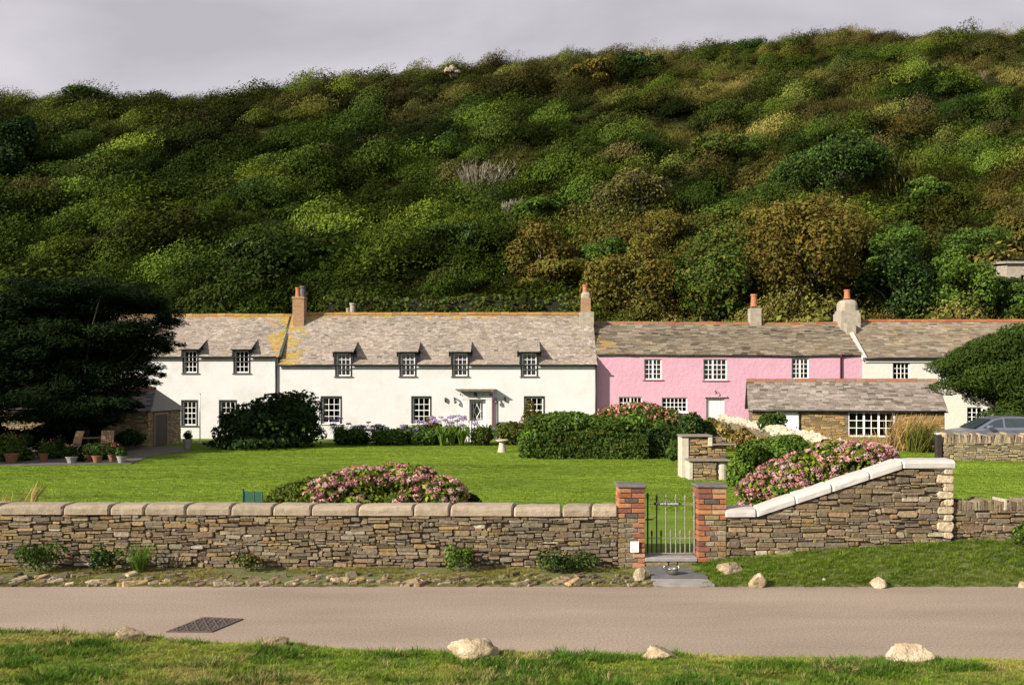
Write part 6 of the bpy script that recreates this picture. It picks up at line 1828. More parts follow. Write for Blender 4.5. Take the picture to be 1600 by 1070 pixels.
plant('variegated_shrub', 'pale green shrub at the left end of the central hydrangea', 'bush', (px(460, 18.9), 18.9, LAWN_Z), px_clumps([(455, 775, 32, 20), (485, 766, 28, 22), (430, 783, 22, 12), (480, 785, 36, 16)], 18.9, .2), 4200, .07, ('leaf_olive', 'leaf_bright'), r0=.02, stem='stem', foliage='foliage', tophalf=.6, second=.5)
plant('dark_shrub', 'small dark shrub at the right end of the central hydrangea', 'bush', (px(735, 18.9), 18.9, LAWN_Z), px_clumps([(732, 784, 20, 12), (715, 780, 16, 14)], 18.9, .2), 1600, .07, ('leaf_dark', 'leaf_mid'), r0=.02, stem='stem', foliage='foliage', tophalf=.6, second=.4)

# ---- flower border under the white house
def strap_leaves(n, h, spread, w, mat, nm='leaves'):
    V, Fq, C = [], [], []
    for _ in range(n):
        a = random.uniform(0, 6.283); d = np.array((math.cos(a), math.sin(a), 0)); s = np.array((-d[1], d[0], 0)) * w * random.uniform(.7, 1.2)
        hh, rr = h * random.uniform(.6, 1.1), spread * random.uniform(.4, 1.1); p = d * random.uniform(0, .08)
        q = [p, p + d * rr * .35 + np.array((0, 0, hh * .75)), p + d * rr * .75 + np.array((0, 0, hh)), p + d * rr * 1.15 + np.array((0, 0, hh * .75))]
        for i in range(3):
            k0, k1 = (1, .9, .6, .1)[i], (1, .9, .6, .1)[i + 1]; b = len(V)
            V += [q[i] - s * k0, q[i] + s * k0, q[i + 1] + s * k1, q[i + 1] - s * k1]; Fq.append((b, b + 1, b + 2, b + 3)); c = random.uniform(.7, 1.35); C.append((c, c, c))
    return np_mesh(nm, V, Fq, C, M[mat])
PURP = [head_mesh('flower_head', .11, 'petal_purple', i) for i in range(3)]
def agapanthus(label, xp, Y, heads, ytop, green='leaf_mid'):
    root = empty('agapanthus', (px(xp, Y), Y, LAWN_Z), 0, label, 'flowers', 'purple flowers under the white house')
    link('leaves', strap_leaves(90, .85, .6, .03, green), root)
    for i in range(heads):
        x, y = random.uniform(-.5, .5), random.uniform(-.3, .3); z = pz(ytop, Y) - LAWN_Z + random.uniform(-.32, .05)
        mb = MB(); mb.tube([(x * .3, y * .3, 0), (x * .7, y * .7, z * .6), (x, y, z)], .012, 4, (1, 1, 1), 0, False); st_ = mb.build('stem', M['leaf_mid'], root)
        o = link('flower_head', random.choice(PURP), root, (x, y, z)); s = random.uniform(.95, 1.5); o.scale = (s, s, s)
ordn = ['first', 'second', 'third', 'fourth', 'fifth', 'sixth', 'seventh', 'eighth', 'ninth', 'tenth', 'eleventh', 'twelfth']
for i, (xp, yt, nh) in enumerate(((530, 655, 7), (560, 660, 7), (590, 664, 8), (640, 664, 7), (660, 658, 7), (690, 652, 9), (712, 651, 9), (735, 659, 6), (760, 662, 4), (792, 668, 2))):
    agapanthus('purple agapanthus clump under the white house, %s from the left' % ordn[i], xp, 46.2 - .4 * (i % 2), nh, yt)
for i, (x0, x1, y0, y1, ms, lab) in enumerate(((515, 580, 660, 704, ('leaf_dark', 'leaf_mid'), 'dark low shrub right of the large rounded evergreen'), (570, 650, 668, 704, ('leaf_mid', 'leaf_hedge'), 'low green border shrub under the first ground floor windows'),
                                         (636, 694, 666, 704, ('leaf_hedge', 'leaf_mid'), 'green border shrub left of the bright strap leaves'), (735, 772, 666, 704, ('leaf_hedge', 'leaf_olive'), 'small dark shrub right of the white picket gate'), (762, 832, 656, 704, ('leaf_olive', 'leaf_mid'), 'yellowish green border shrub behind the bird bath'))):
    plant('border_shrub', lab, 'bush', (px((x0 + x1) / 2, 45), 45, LAWN_Z), box_clumps(x0, x1, y0, y1, 45, 9, .5, 0, .4, .6), 3200, .15, ms, r0=.03, stem='stem', foliage='foliage', tophalf=.6, second=.4)
sp_ = empty('strap_leaf_plant', (px(706, 44.3), 44.3, LAWN_Z), 0, 'bright green strap leaved plant in the white house border', 'plant')
for dx in (-.45, 0, .45): link('leaves', strap_leaves(60, .85, .6, .035, 'leaf_bright'), sp_, (dx, random.uniform(-.2, .2), 0))
rs = plant('rose_bush', 'small bush with red flowers left of the porch', 'bush', (px(676, 46.6), 46.6, LAWN_Z), px_clumps([(676, 668, 9, 14), (672, 660, 6, 10), (684, 672, 8, 12)], 46.6, .2), 900, .14, ('leaf_mid', 'leaf_olive'), r0=.03, stem='stem', foliage='foliage', second=.4)
link('flowers', clump_mesh('flowers', [(c[0] - rs.location.x, c[1] - rs.location.y, c[2] - rs.location.z, *c[3:]) for c in px_clumps([(676, 660, 8, 9)], 46.4, .05)], 40, .16, [M['petal_red']]), rs)['kind'] = 'stuff'
vn = plant('climbing_shrub', 'thin reddish climber over the right ground floor window', 'bush', (px(826, 48.6), 48.6, LAWN_Z), px_clumps([(828, 640, 9, 16), (822, 660, 10, 18), (838, 655, 12, 14)], 48.6, .2), 900, .13, ('leaf_brown', 'leaf_olive'), r0=.03, stem='stem', foliage='foliage', second=.4)

# ---- straw grasses and dry border by the shed
def straw_clump(label, X, Y, h, r, n, mat='straw', name='straw_grass', cat='grass'):
    root = empty(name, (X, Y, LAWN_Z), 0, label, cat)
    V, Fq, C = [], [], []
    for _ in range(n):
        a, q = random.uniform(0, 6.283), r * math.sqrt(random.random()); p = np.array((q * math.cos(a), q * math.sin(a), 0)); d = np.array((random.gauss(.1, .25), random.gauss(0, .25), 1)); d /= np.linalg.norm(d)
        s = unit(np.cross(d, (random.gauss(0, 1), random.gauss(0, 1), .1))[None])[0] * random.uniform(.008, .02); H = h * random.uniform(.5, 1.1); b = len(V)
        V += [p - s, p + s, p + d * H * .6 + s, p + d * H * .6 - s, p + d * H + np.array((.12, 0, -.03)) * H + s * .4, p + d * H + np.array((.12, 0, -.03)) * H - s * .4]
        c = random.uniform(.6, 1.3); Fq += [(b, b + 1, b + 2, b + 3), (b + 3, b + 2, b + 4, b + 5)]; C += [(c, c, c)] * 2
    link('stems', np_mesh('stems', V, Fq, C, M[mat]), root)
    return root
straw_clump('tall straw coloured grass before the right end of the shed', px(1418, 41.5), 41.5, 1.55, .9, 520, 'straw_dull')
straw_clump('straw grass below the shed window', px(1335, 41), 41, .75, 1.2, 380, 'straw_dull')
straw_clump('short dry grass beside the shed door', px(1275, 40.5), 40.5, .6, 1.0, 300, 'straw_dull')
straw_clump('green tuft of rushes at the right corner of the shed', px(1435, 40.3), 40.3, 1.2, .5, 350, 'leaf_olive')
for i, (xp, yp, w, h, Y, ms) in enumerate(((1130, 668, 24, 18, 40, ('leaf_olive', 'straw')), (1160, 676, 24, 20, 36, ('leaf_brown', 'straw')), (1190, 690, 26, 20, 32, ('leaf_olive', 'straw')), (1225, 690, 26, 16, 30, ('leaf_brown', 'straw')), (1110, 655, 20, 14, 43, ('leaf_brown', 'leaf_olive')))):
    plant('dry_shrub', 'dry brownish border shrub along the white topped wall, %s from the seat' % ordn[(2, 1, 0, 3, 4).index(i)] if False else ('dry brownish border plant against the white topped wall, %s from the pink door' % ordn[(1, 2, 3, 4, 0)[i]]), 'plant', (px(xp, Y), Y, LAWN_Z),
          px_clumps([(xp, yp + 9, w * .7, h * .8), (xp + w * .4, yp + 14, w * .6, h * .7), (xp - w * .4, yp + 14, w * .6, h * .6)], Y, .3), 1700, .12, ms, r0=.03, stem='stem', foliage='foliage', tophalf=.4, second=.5)

# ---- weeds along the foot of the wall
def weed(label, xp, yb, w, h, mats, n=420, flowers=None, straps=False):
    Y = 15.45; z = float(far_z(np.array(px(xp, Y)), np.array(Y))); b = (px(xp, Y), Y, z)
    if straps:
        root = empty('wild_grass', b, 0, label, 'plant'); link('leaves', strap_leaves(150, h * Y / F * 1.1, w * Y / F * .6, .006, mats[0]), root); return root
    yb = HOR + (EYE - z) * F / Y
    root = plant('weed', label, 'plant', b, px_clumps([(xp + random.uniform(-.4, .4) * w, yb - h * random.uniform(.25, .75), w * .28, h * .3) for _ in range(7)], Y, .12), n, .055, mats, r0=.008, stem='stem', foliage='foliage', tophalf=.5, second=.4)
    if flowers:
        cl = [(c[0] - b[0], c[1] - b[1] - .03, c[2] - b[2], *c[3:]) for c in px_clumps([(xp + random.uniform(-.4, .4) * w, yb - h * random.uniform(.4, 1), w * .2, h * .2) for _ in range(4)], Y, .1)]
        link('flowers', clump_mesh('flowers', cl, 36, .035, [M[flowers]]), root)['kind'] = 'stuff'
weed('leafy weed with pink flowers at the far left wall foot', 62, 890, 80, 46, ('leaf_mid', 'leaf_hedge'), 1300, 'petal_pink')
weed('dark green weed at the wall foot left of the grass tuft', 165, 890, 46, 44, ('leaf_dark', 'leaf_mid'), 700)
weed('arching green grass tuft at the left wall foot', 218, 895, 62, 36, ('leaf_bright', 'leaf_mid'), straps=True)
weed('weed with red flowers at the wall foot above the drain cover', 385, 892, 44, 36, ('leaf_mid', 'leaf_olive'), 520, 'petal_red')
weed('bright green leafy weed at the wall foot below the hydrangea', 722, 895, 46, 42, ('leaf_bright', 'leaf_mid'), 900)
weed('spreading dark weed at the wall foot left of the notice', 890, 888, 90, 40, ('leaf_mid', 'leaf_dark'), 1200)
weed('green leafy plant cut by the right edge below the low wall', 1598, 850, 34, 44, ('leaf_bright', 'leaf_hedge'), 700)
# ------------------------------------------------------------------ walls further back
# wall with whitewashed boulders on top, running from the gate side back to the pink house
bwl = empty('boundary_wall', (9.4, 33, .1), label='garden wall topped with whitewashed boulders running back to the pink house', cat='stone wall')
path = [(6.9, 16.4), (7.6, 19.0), (8.55, 23.0), (9.35, 29.0), (9.95, 36.0), (10.35, 43.0), (10.6, 48.6)]
def along(t):
    seg = [math.dist(path[i], path[i + 1]) for i in range(len(path) - 1)]; d = t * sum(seg)
    for i, s_ in enumerate(seg):
        if d <= s_: return Vector(path[i]).lerp(Vector(path[i + 1]), d / s_)
        d -= s_
    return Vector(path[-1])
mb = MB(); NS = 60
for i in range(NS):
    a, b = along(i / NS), along((i + 1) / NS)
    mb.add([(a.x - .25 - 9.4, a.y - 33, 0), (b.x - .25 - 9.4, b.y - 33, 0), (b.x + .25 - 9.4, b.y - 33, 0), (a.x + .25 - 9.4, a.y - 33, 0), (a.x - .2 - 9.4, a.y - 33, 1.12), (b.x - .2 - 9.4, b.y - 33, 1.12), (b.x + .2 - 9.4, b.y - 33, 1.12), (a.x + .2 - 9.4, a.y - 33, 1.12)],
           [(1, 0, 4, 5), (4, 7, 6, 5), (3, 2, 6, 7)] + ([(0, 3, 7, 4)] if i == 0 else []))
mb.build('wall_face', M['far_rubble'], bwl)
M['whitewash'] = pmat('whitewashed_boulder', (.50, .44, .34), (.38, .32, .22), scale=6, rough=.9, bump=.5, bscale=20, c3=(.44, .36, .22), scale3=5, lo3=.58, hi3=.8)
bm_ = []
for i in range(5):
    me = rock_mesh('boulder', .52, .46, .34, 400 + i * 3, .6); me.polygons.foreach_set('use_smooth', [False] * len(me.polygons)); me.materials.clear(); me.materials.append(M['whitewash']); bm_.append(me)
t = 0.02
while t < 1:
    p = along(t); o = link('boulder', random.choice(bm_), bwl, (p.x - 9.4 + random.uniform(-.05, .05), p.y - 33, 1.10))
    s = random.uniform(.75, 1.15); o.scale = (s, s * 1.2, s * random.uniform(.7, 1.0)); o.rotation_euler = (random.uniform(-.2, .2), random.uniform(-.2, .2), random.uniform(0, 6.28))
    t += random.uniform(.0115, .015) * s

# wall in front of the car
CWY = 35.6
cwl = empty('car_park_wall', (px(1600, CWY), CWY, LAWN_Z), label='rubble wall with upright slates in front of the parked car', cat='stone wall')
cw0 = cwl.location
u0, u1 = px(1474, CWY), px(1720, CWY); tz = pz(692, CWY)
core = MB(); core.box(u0 + .02 - cw0.x, u1 - cw0.x, .04, .5, -.1, tz - .02 - cw0.z); core.build('mortar_core', M['mortar'], cwl)
build_stones(rubble(u0, u1, lambda u: tz, lambda u: LAWN_Z - .03, .05, .11, .14, .48, .01), lambda u, d, z: (u - cw0.x, d, z - cw0.z), cwl, cap=0, colf=lambda: random.choice([(.27, .23, .13), (.22, .18, .11), (.33, .28, .16), (.17, .145, .09), (.30, .27, .20), (.24, .22, .16)]))
mb = MB(); u = u0 + .02
while u < u1:
    w = random.uniform(.05, .09); h = random.uniform(.24, .40); ln = random.uniform(-.02, .10); c = random.choice([(.30, .25, .17), (.20, .17, .12), (.38, .31, .22), (.14, .12, .09), (.42, .33, .25)])
    x = u - cw0.x; z = tz - cw0.z
    mb.add([(x + .005, -.02, z), (x + w - .005, -.02, z), (x + w - .005, .5, z), (x + .005, .5, z), (x + .01 + ln, .0, z + h), (x + w - .015 + ln, .0, z + h * random.uniform(.8, 1)), (x + w - .015 + ln, .48, z + h), (x + .01 + ln, .48, z + h)], [(0, 1, 5, 4), (1, 2, 6, 5), (3, 0, 4, 7), (4, 5, 6, 7)], c)
    u += w
mb.build('upright_slate_row', M['stone'], cwl, kind='stuff')
mb = MB(); mb.bbox(px(1463, CWY) - cw0.x, px(1471, CWY) - cw0.x, -.05, .15, 0, pz(679, CWY) - cw0.z, .01)
gp = MB(); gp.v, gp.f, gp.c, gp.m = [(x + cw0.x - px(1467, CWY), y, z) for x, y, z in mb.v], mb.f, mb.c, mb.m
tag(gp.build('gate_post', M['dark_wood'], loc=(px(1467, CWY), CWY, LAWN_Z)), 'dark wooden post at the left end of the car wall', 'post')

# ------------------------------------------------------------------ parked car
M['car_paint'] = pmat('silver_blue_paint', (.22, .245, .30), (.20, .225, .28), scale=3, rough=.28, spec=.6, metal=.55)
M['car_glass'] = pmat('car_glass', (.035, .05, .055), (.03, .04, .045), rough=.04, spec=.8, metal=.0)
M['rubber'] = pmat('tyre_rubber', (.02, .02, .02), (.015, .015, .015), rough=.8)
M['plastic_black'] = pmat('black_plastic', (.015, .015, .016), (.012, .012, .012), rough=.5)
M['lamp_clear'] = pmat('headlamp', (.6, .6, .6), (.5, .5, .5), rough=.15, spec=.7)
M['lamp_red'] = pmat('tail_lamp', (.4, .02, .02), (.3, .015, .015), rough=.2, spec=.6)
CARY = 38.4
car = empty('parked_car', (px(1467, CARY) + 2.6, CARY + .85, LAWN_Z + .08), label='silver blue hatchback parked behind the slate topped wall', cat='car')
# side profile (x forward is negative), z up; car 4.3 m long, 1.47 high
low = [(-2.15, .38), (-2.12, .62), (-1.98, .78), (-1.55, .89), (-1.02, .97), (-.2, 1.0), (.9, 1.02), (1.75, 1.03), (2.05, .98), (2.12, .75), (2.13, .42), (2.05, .25), (-2.05, .22)]
def loft(mb, sections, col=(1, 1, 1)):
    n = len(sections[0]); b = len(mb.v)
    for s in sections: mb.v.extend(s)
    for i in range(len(sections) - 1):
        for k in range(n):
            j = (k + 1) % n; mb.f.append((b + i * n + k, b + i * n + j, b + (i + 1) * n + j, b + (i + 1) * n + k)); mb.c.append(col); mb.m.append(0)
    mb.f.append(tuple(b + k for k in range(n))[::-1]); mb.f.append(tuple(b + (len(sections) - 1) * n + k for k in range(n))); mb.c += [col, col]; mb.m += [0, 0]
def body_sec(y, sh): 
    cz = .62
    return [(x * (1 - sh * .5) , y, cz + (z - cz) * (1 - sh)) for x, z in low]
mb = MB(); loft(mb, [body_sec(-.86, .16), body_sec(-.845, .06), body_sec(-.80, .015), body_sec(-.5, .0), body_sec(.5, .0), body_sec(.80, .015), body_sec(.845, .06), body_sec(.86, .16)])
body = mb.build('body', M['car_paint'], car, smooth=False)
cab = [(-1.08, .955), (-.35, 1.36), (.05, 1.45), (.7, 1.47), (1.3, 1.41), (1.72, 1.28), (1.98, 1.0)]
def cab_sec(y, zs, k): return [(x * k + .02, y * (1 - .16 * (z - .955) / .5), .955 + (z - .955) * zs) for x, z in cab]
mb = MB(); loft(mb, [cab_sec(-.80, .96, .985), cab_sec(-.74, .995, .995), cab_sec(-.4, 1.0, 1), cab_sec(.4, 1.0, 1), cab_sec(.74, .995, .995), cab_sec(.80, .96, .985)])
mb.build('roof', M['car_paint'], car)
def side_win(poly, s):
    mb = MB(); P = [(x, s * (.80 * (1 - .16 * (z - .955) / .5) + .006), z) for x, z in poly]
    mb.face(P if s < 0 else P[::-1]); mb.face([(x, y - s * .01, z) for x, y, z in (P[::-1] if s < 0 else P)]); mb.build('side_window', M['car_glass'], car)
for s in (-1, 1):
    side_win([(-.80, 1.02), (-.30, 1.32), (.02, 1.385), (.02, 1.03)], s); side_win([(.10, 1.03), (.10, 1.395), (.72, 1.405), (.95, 1.385), (.95, 1.04)], s); side_win([(1.02, 1.04), (1.02, 1.375), (1.36, 1.31), (1.62, 1.10)], s)
    mb = MB(); mb.bbox(-.72, -.52, s * .98 - .09, s * .98 + .09, 1.0, 1.13, .03); mb.build('wing_mirror', M['car_paint'], car)
    mb = MB(); mb.bbox(-2.10, -1.86, s * .58 - .2, s * .58 + .2, .62, .76, .03); mb.build('headlight', M['lamp_clear'], car)
    mb = MB(); mb.bbox(2.0, 2.12, s * .66 - .14, s * .66 + .14, .74, .96, .02); mb.build('tail_light', M['lamp_red'], car)
    mb = MB(); mb.box(.30, .48, s * .862 - .012, s * .862 + .012, .88, .91); mb.build('door_handle', M['car_paint'], car)
    for x in (-1.32, 1.30):
        mb = MB(); V = []
        for (r, y) in ((.20, -.09), (.29, -.10), (.31, -.06), (.31, .06), (.29, .10), (.20, .09)):
            V.append([(x + r * math.cos(2 * math.pi * k / 20), s * .76 + y, .31 + r * math.sin(2 * math.pi * k / 20)) for k in range(20)])
        loft(mb, V); wh = mb.build('wheel', M['rubber'], car, smooth=False)
        mb = MB(); loft(mb, [[(x + .19 * math.cos(2 * math.pi * k / 16), s * .76 + y, .31 + .19 * math.sin(2 * math.pi * k / 16)) for k in range(16)] for y in (-.105, .105)]); mb.build('rim', M['steel'], wh)
mb = MB(); mb.add([(-1.06, -.66, .99), (-1.06, .66, .99), (-.36, .58, 1.345), (-.36, -.58, 1.345)], [(0, 3, 2, 1)]); mb.v = [(x - .03, y, z + .02) for x, y, z in mb.v]; mb.build('windscreen', M['car_glass'], car)
mb = MB(); mb.add([(1.98, -.62, 1.03), (1.98, .62, 1.03), (1.74, .55, 1.27), (1.74, -.55, 1.27)], [(0, 1, 2, 3)]); mb.v = [(x + .05, y, z + .01) for x, y, z in mb.v]; mb.build('rear_window', M['car_glass'], car)
mb = MB(); mb.bbox(-2.18, -2.0, -.78, .78, .24, .50, .04); mb.build('front_bumper', M['plastic_black'], car); mb = MB(); mb.bbox(2.0, 2.16, -.78, .78, .26, .52, .04); mb.build('rear_bumper', M['car_paint'], car)

# ------------------------------------------------------------------ stone seat
SYd = 28.6
ss = empty('stone_bench', (px(1105, SYd), SYd, LAWN_Z), label='stone garden bench with slate slabs and pale end panels on the lawn', cat='garden seat')
M['pale_block'] = pmat('pale_block', (.50, .45, .36), (.40, .35, .27), scale=6, rough=.9, bump=.4, bscale=30)
M['seat_slate'] = pmat('seat_slate', (.24, .20, .165), (.16, .135, .11), scale=8, rough=.8, bump=.4, bscale=30)
sx_ = lambda xp, Y=SYd: px(xp, Y) - ss.location.x
szz = lambda yp, Y=SYd: pz(yp, Y) - LAWN_Z
W0, W1 = sx_(1083), sx_(1121)
def srub(a, b, z0, z1, y, cap=40):
    build_stones(rubble(a, b, lambda u: z1, lambda u: z0, .05, .10, .12, .4, .008), lambda u, d, z: (u, y + d, z), ss, cap=cap, colf=lambda: random.choice([(.30, .225, .12), (.25, .19, .115), (.20, .16, .105), (.34, .26, .14), (.16, .13, .09), (.28, .18, .07)]))
def blk(name, x0, x1, y0, y1, z0, z1, mat, b=.015):
    mb = MB(); mb.bbox(x0, x1, y0, y1, z0, z1, b, (1, 1, 1), 0, .004); return mb.build(name, mat, ss)
zs, zb_ = szz(718, SYd), 1.30
blk('side_panel', sx_(1070.5), sx_(1082.5), .62, 1.25, 0, zb_ - .06, M['pale_block'])                       # tall left end
blk('core', sx_(1084), sx_(1143), .72, 1.2, 0, zb_ - .08, M['mortar']); srub(sx_(1083), sx_(1143), zs + .0, zb_ - .08, .66)
blk('top_slab', sx_(1070) - .02, sx_(1120), .56, 1.3, zb_ - .06, zb_, M['seat_slate'])
blk('back_post', sx_(1113), sx_(1119.5), .55, .7, zb_ - .34, zb_ - .065, M['pale_block'])
blk('shelf_slab', sx_(1119) + .01, sx_(1157), .5, 1.25, zb_ - .31, zb_ - .26, M['seat_slate'])
blk('core', sx_(1083), sx_(1120), .05, .6, 0, zs - .06, M['mortar']); srub(sx_(1083.5), sx_(1120), 0, zs - .06, .0)
blk('side_panel', sx_(1076), sx_(1083), -.02, .6, 0, zs - .055, M['pale_block'])
blk('seat_slab', sx_(1075), sx_(1141), -.08, .64, zs - .05, zs, M['seat_slate'])
mb = MB(); mb.lathe((sx_(1129.5), .22, 0), [(.21, 0), (.205, .3), (.2, zs - .055)], 18); mb.build('round_pillar', M['pale_block'], ss, smooth=False)

# ------------------------------------------------------------------ bird bath
BBY = 40.2
bb = empty('bird_bath', (px(784.5, BBY), BBY, LAWN_Z), label='small pale stone bird bath on the lawn before the porch', cat='bird bath')
mb = MB(); mb.lathe((0, 0, 0), [(.19, 0), (.18, .06), (.15, .2), (.12, .36), (.11, .42)], 14); mb.build('pedestal', M['pale_block'], bb, smooth=False)
mb = MB(); mb.lathe((0, 0, .42), [(.12, 0), (.24, .04), (.27, .09), (.25, .11), (.15, .08), (.001, .07)], 16); mb.build('basin', M['pale_block'], bb, smooth=False)

# ------------------------------------------------------------------ picket gate by the porch, white pole, lawn net
GYd = 45.6
pg = empty('picket_gate', (px(737, GYd), GYd, LAWN_Z), label='white picket gate in the border below the porch', cat='gate')
for i in range(8):
    x = -.45 + i * .13; mb = MB(); mb.prism([(x - .03, .1), (x + .03, .1), (x + .03, 1.05), (x, 1.12), (x - .03, 1.05)], -.012, .012); mb.build('picket', M['white_paint'], pg)
for z in (.3, .85): mb = MB(); mb.box(-.5, .5, .0125, .04, z - .04, z + .04); mb.build('rail', M['white_paint'], pg)
pol = empty('washing_pole', (px(312.5, 46.5), 46.5, LAWN_Z), label='thin white pole beside the left cottage window', cat='pole')
mb = MB(); mb.tube([(0, 0, 0), (0, 0, 2.35)], [.03, .022], 8); mb.build('shaft', M['white_paint'], pol); mb = MB(); mb.lathe((0, 0, 2.35), [(.03, 0), (.035, .03), (.01, .06)], 8); mb.build('cap', M['iron_worn_lit'], pol)
NY = 18.2
net = empty('garden_net', (px(395, NY), NY, LAWN_Z), label='green plastic mesh screen on posts behind the left wall', cat='net')
for xp in (380, 397, 410): mb = MB(); mb.tube([(px(xp, NY) - net.location.x, 0, 0), (px(xp, NY) - net.location.x, 0, pz(765, NY) - LAWN_Z + (.02 if xp == 380 else -.03))], .022 if xp == 380 else .014, 6); mb.build('post', M['green_plastic'], net)
mb = MB()
for i in range(2):
    mb.box(px((380, 397)[i], NY) - net.location.x + .02, px((397, 410)[i], NY) - net.location.x - .02, -.004, .004, .3, pz(768, NY) - LAWN_Z)
mb.build('mesh_sheet', M['green_plastic'], net)

# ------------------------------------------------------------------ patio on the left: paving, chairs, pots
mb = MB(); pp = [at(300, 706, 40), None]
poly = [(px(-120, 36.5), 33.8), (px(40, 33.5), 33.4), (px(205, 34.2), 34.2), (px(232, 37.5), 37.8), (px(300, 41.0), 41.0), (px(292, 43.5), 43.5), (px(-120, 43), 43.4)]
n = len(poly); mb.add([(x, y, LAWN_Z + .03) for x, y in poly] + [(x, y, LAWN_Z - .1) for x, y in poly], [tuple(range(n))] + [(i, n + i, n + (i + 1) % n, (i + 1) % n) for i in range(n)])
M['patio'] = pmat('shaded_patio_slabs', (.13, .115, .095), (.07, .065, .05), scale=4, rough=.9, bump=.4, bscale=20)  # slabs darkened: the deep shade under the trees is put into the colour
M['shaded_terracotta'] = pmat('shaded_terracotta', (.26, .12, .065), (.17, .08, .045), scale=12, rough=.9)  # darker copy of the terracotta, with the patio's shade in its colour
tag(mb.build('patio', M['patio']), kind='structure')
pv = random.Random(5)
patio = bpy.data.objects['patio']

def garden_chair(label, X, Y, rz):
    root = empty('folding_chair', (X, Y, LAWN_Z + .03), rz, label, 'chair', 'patio chairs')
    def bar(nm, pts, r=.018):
        mb = MB(); mb.tube(pts, r, 5); mb.build(nm, M['wood'], root)
    for s in (-.22, .22):
        bar('leg', [(s, .22, 0), (s, -.22, .48)]); bar('leg', [(s * .9, -.24, 0), (s * .9, .12, .46)]); bar('back_post', [(s, .10, .40), (s, .28, .98)])
    for i in range(6): mb = MB(); mb.box(-.23, .23, -.22 + i * .075, -.165 + i * .075, .44, .462); mb.build('seat_slat', M['wood'], root)
    for i in range(7):
        x = -.19 + i * .063; mb = MB(); mb.add([(x - .024, .125, .50), (x + .024, .125, .50), (x + .024, .27, .97), (x - .024, .27, .97), (x - .024, .145, .50), (x + .024, .145, .50), (x + .024, .29, .97), (x - .024, .29, .97)], [(0, 1, 2, 3), (7, 6, 5, 4), (0, 4, 5, 1), (3, 2, 6, 7), (0, 3, 7, 4), (1, 5, 6, 2)]); mb.build('back_slat', M['wood'], root)
    mb = MB(); mb.box(-.24, .24, .272, .305, .95, 1.0); mb.build('top_rail', M['wood'], root)
garden_chair('slatted teak folding chair with high back beside the conifer', px(166, 37.5), 37.5, R(10))
garden_chair('wooden folding chair standing left of the slatted teak chair', px(115, 37.0), 37.0, R(-30))
mb = MB(); tb = empty('garden_table', (px(138, 38.0), 38.0, LAWN_Z + .03), label='small round garden table between the two patio chairs', cat='table')
mb.lathe((0, 0, .68), [(.42, 0), (.43, .015), (.42, .03)], 20); mb.build('table_top', M['wood'], tb); mb = MB(); mb.tube([(0, 0, 0), (0, 0, .68)], .04, 8); mb.build('pedestal', M['iron'], tb); mb = MB(); mb.lathe((0, 0, 0), [(.25, 0), (.2, .03), (.04, .06)], 12); mb.build('base', M['iron'], tb)

POTS = [(40, 717, 'grey_pot', .22, .42, 'leaf_dark', .55, None, 'tall grey pot holding a dark clipped shrub on the patio'), (68, 722, 'shaded_terracotta', .17, .3, 'leaf_hedge', .4, 'petal_red', 'terracotta pot with red flowers near the patio chairs'),  # leaf greens picked dark to put the patio's shade into the foliage
        (18, 728, 'shaded_terracotta', .24, .34, 'leaf_mid', .6, 'petal_red', 'terracotta pot of leafy plants at the far left'), (90, 712, 'shaded_terracotta', .16, .26, 'leaf_hedge', .35, 'petal_pale', 'small terracotta pot left of the wooden chairs'),
        (138, 722, 'shaded_terracotta', .15, .25, 'leaf_mid', .3, None, 'terracotta pot with lime green plant between the chairs'), (152, 728, 'shaded_terracotta', .18, .26, 'leaf_mid', .36, None, 'terracotta pot of lettuce green leaves before the teak chair'),
        (176, 722, 'shaded_terracotta', .16, .24, 'leaf_hedge', .35, 'petal_red', 'terracotta pot with red blooms right of the teak chair'), (190, 724, 'grey_pot', .17, .24, 'leaf_hedge', .25, None, 'grey pot at the lawn corner of the patio'),
        (112, 735, 'grey_pot', .2, .22, 'leaf_dark', .3, None, 'low grey pot at the lawn edge of the patio'), (293, 700, 'grey_pot', .2, .42, 'leaf_dark', .3, None, 'dark pot by the path end beside the rounded evergreen')]
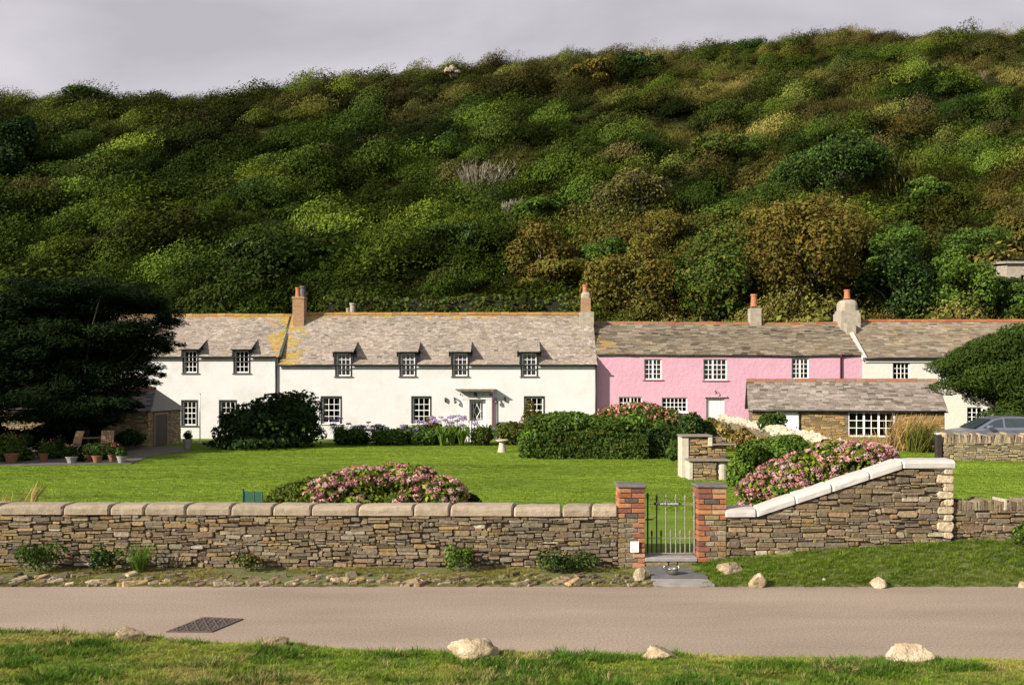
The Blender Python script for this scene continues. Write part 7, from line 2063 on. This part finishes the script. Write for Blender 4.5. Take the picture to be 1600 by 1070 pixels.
for i, (xp, yp, mt, r, h, lf, lr, fl, lab) in enumerate(POTS):
    Y = min(42.0, max(34.4, (EYE - LAWN_Z) * F / (yp - HOR)))
    root = empty('potted_plant', (px(xp, Y), Y, LAWN_Z + .03), 0, lab, 'potted plant', 'patio pots')
    mb = MB(); mb.lathe((0, 0, 0), [(r * .65, 0), (r * .95, h * .85), (r * 1.06, h * .86), (r * 1.06, h), (r * .9, h), (r * .85, h * .85)], 14); mb.build('pot', M[mt], root)
    cl = [(random.uniform(-.3, .3) * lr, random.uniform(-.3, .3) * lr, h + lr * random.uniform(.3, .9), lr * .5, lr * .5, lr * .5) for _ in range(5)]
    link('foliage', clump_mesh('foliage', cl, 420, .09, [M[lf]]), root)
    if fl: link('flowers', clump_mesh('flowers', [(c[0], c[1], c[2] + .05, *c[3:]) for c in cl], 26, .085, [M[fl]], tophalf=.9), root)['kind'] = 'stuff'
# shrubs round the patio
for i, (x0, x1, y0, y1, Y, ms, nl, lab) in enumerate(((-60, 30, 640, 722, 38.5, ('leaf_dark', 'leaf_mid'), 4200, 'dark shrubs at the left edge behind the pots'), (20, 110, 655, 712, 40.2, ('leaf_dark', 'leaf_hedge'), 4200, 'dark leafy shrub in the shade left of the conifer trunk'),
        (95, 150, 672, 704, 40.6, ('leaf_dark', 'leaf_mid'), 1800, 'shaded shrub behind the wooden chairs'), (-20, 50, 690, 738, 35.4, ('leaf_mid', 'leaf_dark'), 2400, 'leafy green bush at the left corner of the lawn'), (176, 225, 668, 704, 41.4, ('leaf_dark', 'leaf_mid'), 1500, 'shadowed bush against the outbuilding wall'), (60, 112, 690, 728, 36.6, ('leaf_dark', 'leaf_mid'), 1700, 'dark bushy plant among the patio pots'), (118, 172, 700, 736, 35.6, ('leaf_dark', 'leaf_hedge'), 1500, 'low dark plants before the wooden chairs'))):
    plant('patio_shrub', lab, 'bush', (px((x0 + x1) / 2, Y), Y, LAWN_Z), box_clumps(x0, x1, y0, y1, Y, 10, .7, 0, .4, .6), nl, .14, ms, r0=.04, stem='stem', foliage='foliage', tophalf=.6, second=.3)
tall = straw_clump('tall yellow grass stems on the lawn by the left wall', px(46, 21), 21, .75, .06, 14)
straw_clump('pale dry grass tips rising behind the wall at the far left', px(8, 17.5), 17.5, .95, .25, 40)
